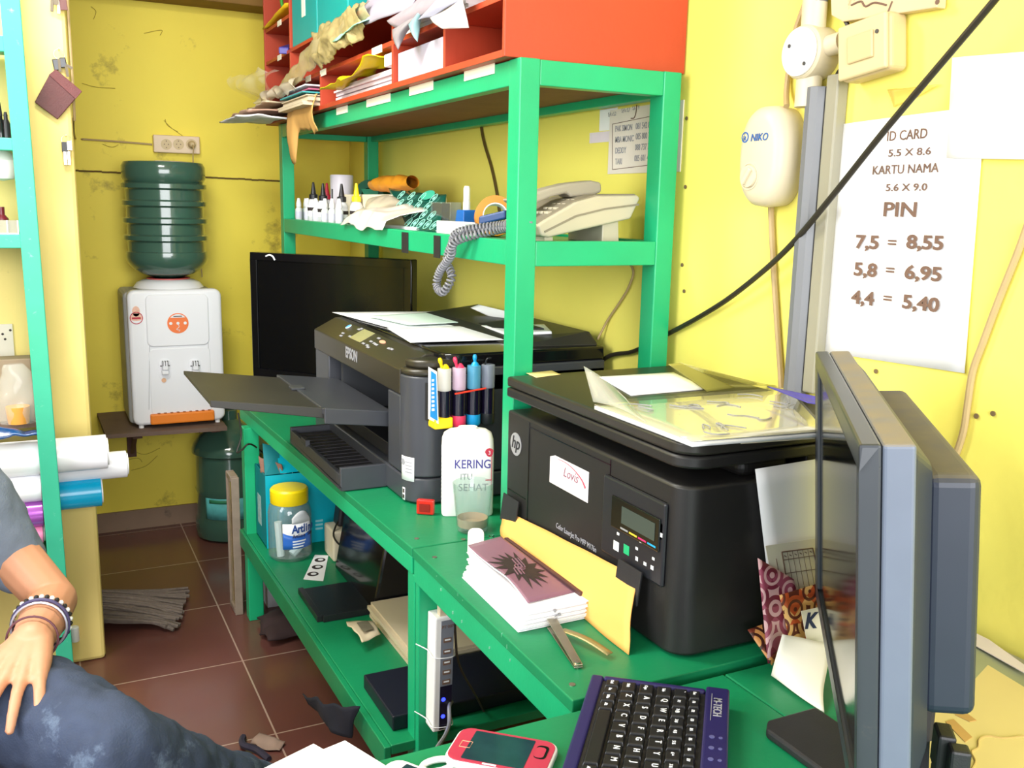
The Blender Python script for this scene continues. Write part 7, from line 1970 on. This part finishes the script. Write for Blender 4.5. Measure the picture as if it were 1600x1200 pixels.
for k in range(5):
    for uu in (0.176, 0.187):
        b.disc(KP(uu, 0.135 + k * 0.026, 0.0215), Z, 0.0026 if uu > .18 else 0.0036, 0.0006, 12)
b.build('media_button', mat('button_violet', (92, 92, 140), 0.3, var=0.1), kb)

# ------------------------------------------------------------------ phones, papers and ring in the foreground
def handset(name, lab, TL, ang, L_, W__, face, rim, z0, extra=True):
    t = thing(name, lab, 'mobile phone', TL)
    ex = Vector((cos(ang), sin(ang), 0)); ey = Vector((-ex.y, ex.x, 0)) * -1
    c = TL + ex * L_ / 2 + ey * W__ / 2
    c.z = z0
    B().rrect(c, ex, -ey, L_, W__, 0.018, 0.0105).build('shell', rim, t, bevel=0.003, seg=3)
    B().rrect(c + Z * 0.0105, ex, -ey, L_ - 0.006, W__ - 0.006, 0.016, 0.0012).build('face_cover', face, t, bevel=0.0005)
    B().rrect(c + Z * 0.0117 - ex * 0.004, ex, -ey, L_ * 0.60, W__ * 0.80, 0.002, 0.0005).build('screen', mat('phone_screen', (30, 52, 62), 0.12, var=0.35, scale=30), t)
    h = c + Z * 0.0118 - ex * (L_ / 2 - 0.020) - ey * (-W__ * .02)
    b = B()
    for rr_ in (1,):
        q = [h + ex * a + ey * bb_ for a, bb_ in ((-.007, -.007), (.007, -.007), (.007, .007), (-.007, .007))]
        b.tube(q + [q[0]], 0.0007, 5, 0)
    b.build('home_mark', mat('home_tan', (214, 150, 120), 0.4), t)
    if extra:
        B().rrect(c + Z * 0.0117 + ex * (L_ / 2 - 0.018) - ey * W__ * 0.12, ex, -ey, 0.016, W__ * 0.36, 0.006, 0.0007).build('camera_notch', BLKG, t)
        B().rrect(c + Z * 0.0124 + ex * (L_ / 2 - 0.0195) - ey * W__ * 0.10, ex, -ey, 0.013, W__ * 0.28, 0.005, 0.0005).build('camera_cover', face, t)
        B().obox(c + Z * 0.012 + ey * W__ * 0.44 + ex * -0.006, ex, ey, Z, 0.009, 0.0012, 0.0004).build('brand_mark', INKW, t)
    return t
TL = U(722, 1133, z=ZD + 0.012); TR_ = U(876, 1160, z=ZD + 0.012)
ang = math.atan2((TR_ - TL).y, (TR_ - TL).x)
handset('mobile_phone', 'red faced mobile phone with white rim lying on the desk edge', TL, ang, (TR_ - TL).length, 0.082, mat('phone_red', (176, 52, 76), 0.3, var=0.05), mat('phone_white', (240, 238, 238), 0.3, var=0.02), ZD + 0.0008)
TL2 = U(618, 1181, z=ZD + 0.012)
handset('mobile_phone', 'white mobile phone half out of view at the bottom edge', TL2, ang - 0.25, 0.135, 0.075, mat('phone_white', (240, 238, 238), 0.3), mat('phone_white', (240, 238, 238), 0.3), ZD + 0.0008, extra=False)
c = U(683, 1198, z=ZD + 0.004)
tag(B().tube([c + Vector((0.020 * cos(a), 0.012 * sin(a), 0.002)) for a in [2 * pi * k / 14 for k in range(14)]], 0.0042, 8, 3, closed=True).build('white_ring', WHT, smooth=True), 'white ring lying between the two mobile phones', 'ring')
def desk_sheet(p0, p1, p2, l1, l2, z, lab):
    a, c, d = U(*p0, z=z), U(*p1, z=z), U(*p2, z=z)
    e1 = (c - a).normalized() * l1; e2 = (d - a).normalized() * l2
    f = quad(a, a + e1, a + e1 + e2, a + e2)
    tag(B().sheet(f, 6, 6).build('paper_sheet', mat('bright_paper', (246, 246, 250), 0.7, var=0.01), solid=0.002), lab, 'paper')
desk_sheet((490, 1163), (415, 1200), (530, 1186), 0.22, 0.30, ZD + 0.003, 'left white sheet jutting over the far edge of the desk')
desk_sheet((539, 1158), (500, 1174), (612, 1203), 0.20, 0.30, ZD + 0.0065, 'right white sheet jutting over the far edge of the desk beside the phones')

# ------------------------------------------------------------------ seated person
def cap(bb, a, c, ra, rc, n=14):
    """tapered limb piece with round ends"""
    a, c = Vector(a), Vector(c)
    L_ = (c - a).length
    if L_ < 1e-6: return bb.ball(a, ra)
    prof = [(ra * sin(t), -ra * cos(t)) for t in [pi / 2 * k / 5 for k in range(1, 6)]]
    prof = [(0.0005, -ra)] + prof + [(rc * cos(t), L_ + rc * sin(t)) for t in [pi / 2 * k / 5 for k in range(0, 5)]] + [(0.0005, L_ + rc)]
    return bb.lathe(prof, a, c - a, n)


def chain(bb, pts):
    for (p, r), (q, s_) in zip(pts, pts[1:]): cap(bb, p, q, r, s_)


SHO = U(-105, 760, y=2.14); SLV = U(28, 880, y=2.10)
ELB = U(84, 938, y=2.04); WRI = U(50, 1000, y=1.84); KNU = U(22, 1058, y=1.74)
KNEE = U(178, 1170, y=1.60); THI = U(50, 1112, y=1.80); HIP = U(-150, 1090, y=2.02)
ANK = U(470, 1300, z=0.09)
fwd = (KNEE - HIP); fwd.z = 0; fwd.normalize()
lef = Vector((-fwd.y, fwd.x, 0))
HIP2 = HIP - lef * 0.24; KNEE2 = KNEE - lef * 0.26 - fwd * 0.06; KNEE2.z = 0.47
ANK2 = KNEE2 + fwd * 0.02; ANK2.z = 0.09
PEL = (HIP + HIP2) / 2 + Vector((0, 0, 0.02))
CHE = PEL - fwd * 0.02 + Vector((0, 0, 0.40)); NEC = CHE + Vector((0, 0, 0.18)) + fwd * 0.02; HEA = NEC + Vector((0, 0, 0.125)) + fwd * 0.035
SHO = CHE + lef * 0.20 + Vector((0, 0, 0.10)); SHO2 = CHE - lef * 0.20 + Vector((0, 0, 0.10))
ELB2 = SHO2 - lef * 0.06 + Vector((0, 0, -0.28)); WRI2 = ELB2 + fwd * 0.24 + Vector((0, 0, -0.06)); KNU2 = WRI2 + fwd * 0.09 - Vector((0, 0, 0.02))
person = thing('person', 'person in grey T-shirt and dark jeans sitting at the left with bracelets on the wrist', 'person', (PEL.x, PEL.y, 0))
SKIN = mat('skin', (196, 140, 108), 0.5, var=0.08, scale=20, bump=0.04, bscale=300)
b = B()
chain(b, [(PEL, 0.12), (CHE, 0.125)]); chain(b, [(CHE, 0.11), (NEC, 0.058), (HEA, 0.07)])
b.ball(HEA + Vector((0, 0, 0.05)), 0.082, 0.092, 0.115, 24)
cap(b, HEA + fwd * 0.085 + Vector((0, 0, 0.05)), HEA + fwd * 0.104 + Vector((0, 0, 0.025)), 0.010, 0.014)
for s_ in (1, -1):
    cap(b, HEA + lef * 0.082 * s_ + Vector((0, 0, 0.055)), HEA + lef * 0.085 * s_ + Vector((0, 0, 0.02)), 0.014, 0.010)
chain(b, [(SHO, 0.062), (SLV.lerp(SHO, .15), 0.052), (ELB, 0.045), (ELB.lerp(WRI, .45), 0.046), (WRI, 0.036)])
chain(b, [(SHO2, 0.062), (ELB2, 0.045), (ELB2.lerp(WRI2, .35), 0.045), (WRI2, 0.032)])
chain(b, [(HIP, 0.085), (THI, 0.08), (KNEE, 0.06), (KNEE.lerp(ANK, .35), 0.055), (ANK, 0.038)])
chain(b, [(HIP2, 0.085), (KNEE2, 0.06), (KNEE2.lerp(ANK2, .35), 0.055), (ANK2, 0.038)])
for A_ in (ANK, ANK2):
    chain(b, [(Vector((A_.x, A_.y, 0.045)), 0.042), (Vector((A_.x, A_.y, 0.04)) + fwd * 0.13, 0.034), (Vector((A_.x, A_.y, 0.035)) + fwd * 0.20, 0.030)])
# hand resting on the thigh: palm, four unequal bent fingers, thumb from its side
def hand(W, K, side, up, curl):
    d = (K - W).normalized()
    s0 = side - d * side.dot(d); s0.normalize()
    u0 = s0.cross(d) if s0.cross(d).dot(up) > 0 else d.cross(s0)
    for t_ in (-1, -.33, .33, 1):
        chain(b, [(W + s0 * 0.012 * t_, 0.026), (W.lerp(K, .55) + s0 * 0.029 * t_, 0.021), (K + s0 * 0.040 * t_, 0.0150)])
    tips = []
    for i, (o_, l_) in enumerate(((-1.0, 0.080), (-.36, 0.096), (.30, 0.090), (.95, 0.070))):
        k = K + s0 * 0.043 * o_
        f1 = k + d * l_ * 0.45 + s0 * 0.009 * o_ - u0 * 0.004 * curl
        f2 = f1 + d * l_ * 0.30 - u0 * 0.016 * curl + s0 * 0.005 * o_
        f3 = f2 + d * l_ * 0.22 - u0 * 0.020 * curl
        chain(b, [(k, 0.0120), (f1, 0.0104), (f2, 0.0095), (f3, 0.0080)])
        tips.append((f3, d, u0))
    tb0 = W.lerp(K, .30) - s0 * 0.030
    tb1 = W.lerp(K, .62) - s0 * 0.058 - u0 * 0.006
    tb2 = W.lerp(K, 1.0) - s0 * 0.068 - u0 * 0.012
    chain(b, [(tb0, 0.018), (tb1, 0.0135), (tb2, 0.0105)])
    return tips
camr = _R
tips = hand(WRI, KNU, (camr - Vector((0, 0, 0.15))), Z, 1.0)
hand(WRI2, KNU2, lef * 1.0, Z, 1.0)
body = b.build('body', SKIN, person, smooth=True)
md = body.modifiers.new('remesh', 'REMESH'); md.mode = 'VOXEL'; md.voxel_size = 0.0042; md.use_smooth_shade = True
md = body.modifiers.new('smooth', 'SMOOTH'); md.factor = 0.5; md.iterations = 3
# face
eb = B()
for s_ in (1, -1): eb.ball(HEA + fwd * 0.0685 + lef * 0.030 * s_ + Vector((0, 0, 0.052)), 0.0125, n=12)
eb.build('eye', INKW, person, smooth=True)
eb = B()
for s_ in (1, -1): eb.ball(HEA + fwd * 0.0775 + lef * 0.030 * s_ + Vector((0, 0, 0.052)), 0.0052, n=10)
eb.build('iris', INK, person, smooth=True)
mb = B(); mb.tube([HEA + fwd * 0.076 + lef * 0.024 * t_ + Vector((0, 0, -0.010 + 0.003 * t_ * t_)) for t_ in (-1, -.5, 0, .5, 1)], 0.0045, 6); mb.build('mouth', mat('lip', (150, 84, 76), 0.5), person, smooth=True)
hb = B(); hb.ball(HEA - fwd * 0.014 + Vector((0, 0, 0.082)), 0.096, 0.100, 0.100, 24)
hb.build('hair', mat('black_hair', (24, 20, 18), 0.6, bump=0.5, bscale=200), person, smooth=True)
# shirt
SH = mat('grey_cotton', (108, 118, 134), 0.85, var=0.12, scale=60, bump=0.25, bscale=240)
b = B()
chain(b, [(PEL + Vector((0, 0, 0.02)), 0.150), (PEL.lerp(CHE, .5), 0.145), (CHE, 0.150)])
chain(b, [(CHE + lef * .09, 0.13), (SHO, 0.085)]); chain(b, [(CHE - lef * .09, 0.13), (SHO2, 0.085)]); cap(b, CHE, NEC - Vector((0, 0, 0.05)), 0.12, 0.075)
chain(b, [(SHO, 0.085), (SHO.lerp(SLV, .6), 0.076), (SLV, 0.060)])
chain(b, [(SHO2, 0.085), (SHO2.lerp(ELB2, .6), 0.072)])
sh_ = b.build('shirt', SH, person, smooth=True)
md = sh_.modifiers.new('remesh', 'REMESH'); md.mode = 'VOXEL'; md.voxel_size = 0.009; md.use_smooth_shade = True
md = sh_.modifiers.new('smooth', 'SMOOTH'); md.factor = 0.5; md.iterations = 4
tx = bpy.data.textures.new('folds', 'CLOUDS'); tx.noise_scale = 0.09
md = sh_.modifiers.new('folds', 'DISPLACE'); md.texture = tx; md.strength = 0.02; md.mid_level = 0.5; md.texture_coords = 'LOCAL'
# jeans
JN = mat('dark_denim', (52, 62, 84), 0.85, var=0.35, scale=22, dirt=((104, 120, 142), 0.58, 6), bump=0.3, bscale=260)
b = B()
chain(b, [(HIP2, 0.125), (PEL, 0.14), (HIP, 0.125)])
chain(b, [(HIP, 0.120), (THI, 0.104), (KNEE, 0.082), (KNEE.lerp(ANK, .4), 0.078), (ANK + Vector((0, 0, 0.05)), 0.070)])
chain(b, [(HIP2, 0.120), (KNEE2, 0.084), (KNEE2.lerp(ANK2, .4), 0.078), (ANK2 + Vector((0, 0, 0.05)), 0.068)])
jn = b.build('jeans', JN, person, smooth=True)
md = jn.modifiers.new('remesh', 'REMESH'); md.mode = 'VOXEL'; md.voxel_size = 0.008; md.use_smooth_shade = True
md = jn.modifiers.new('smooth', 'SMOOTH'); md.factor = 0.5; md.iterations = 4
tx2 = bpy.data.textures.new('folds2', 'CLOUDS'); tx2.noise_scale = 0.075
md = jn.modifiers.new('folds', 'DISPLACE'); md.texture = tx2; md.strength = 0.022; md.mid_level = 0.5; md.texture_coords = 'LOCAL'
# bracelets
fa = (WRI - ELB).normalized()
def ring(t_, r, rad, m, name, n=28, tilt=Vector((0, 0, 0)), r2=None):
    ax = (fa + tilt).normalized(); e1 = ax.orthogonal().normalized(); e2 = ax.cross(e1)
    c = ELB.lerp(WRI, t_)
    return [c + (e1 * cos(2 * pi * k / n) + e2 * sin(2 * pi * k / n)) * r for k in range(n)], ax
for t_, r, rad, m, nm in ((0.64, 0.050, 0.0035, mat('purple_band', (66, 58, 96), 0.5), 'purple_bracelet'), (0.70, 0.0485, 0.0022, mat('silver_band', (196, 196, 214), 0.3, metal=0.6), 'silver_bracelet'), (0.98, 0.0435, 0.0022, mat('maroon_cord', (92, 52, 60), 0.6), 'cord_bracelet')):
    p_, ax = ring(t_, r, rad, m, nm)
    B().tube(p_, rad, 8, 1, closed=True).build(nm, m, person, smooth=True)
p_, ax = ring(0.57, 0.0505, 0, None, '', n=34)
b1, b2 = B(), B()
for k, c in enumerate(p_): (b1 if k % 2 else b2).ball(c, 0.0048, n=8)
b1.build('white_bead', INKW, person, smooth=True); b2.build('black_bead', BLK, person, smooth=True)
# stool under the person
stl = thing('plastic_stool', 'plastic stool under the seated person', 'stool', (PEL.x, PEL.y, 0))
sz = PEL.z - 0.16
B().lathe([(0.16, sz - 0.03), (0.17, sz - 0.01), (0.16, sz), (0.0, sz + 0.002)], (PEL.x, PEL.y, 0), Z, 28).build('seat', mat('stool_blue', (40, 80, 150), 0.4), stl, smooth=True)
for sx_, sy_ in ((1, 1), (1, -1), (-1, -1), (-1, 1)):
    B().cyl((PEL.x + 0.13 * sx_, PEL.y + 0.13 * sy_, 0), (PEL.x + 0.10 * sx_, PEL.y + 0.10 * sy_, sz - 0.02), 0.016, n=10).build('leg', mat('stool_blue', (40, 80, 150), 0.4), stl, smooth=True)
# white stub at the foot of the pillar
p = U(118, 1003, y=3.02)
tag(B().lathe([(0.0, 0), (0.011, 0), (0.0125, 0.003), (0.0125, 0.045), (0.010, 0.048), (0, 0.048)], (p.x, 3.026, p.z), Z, 20).build('white_stub', WHT, smooth=True), 'small white plastic stub fixed low on the front of the pillar', 'stub')
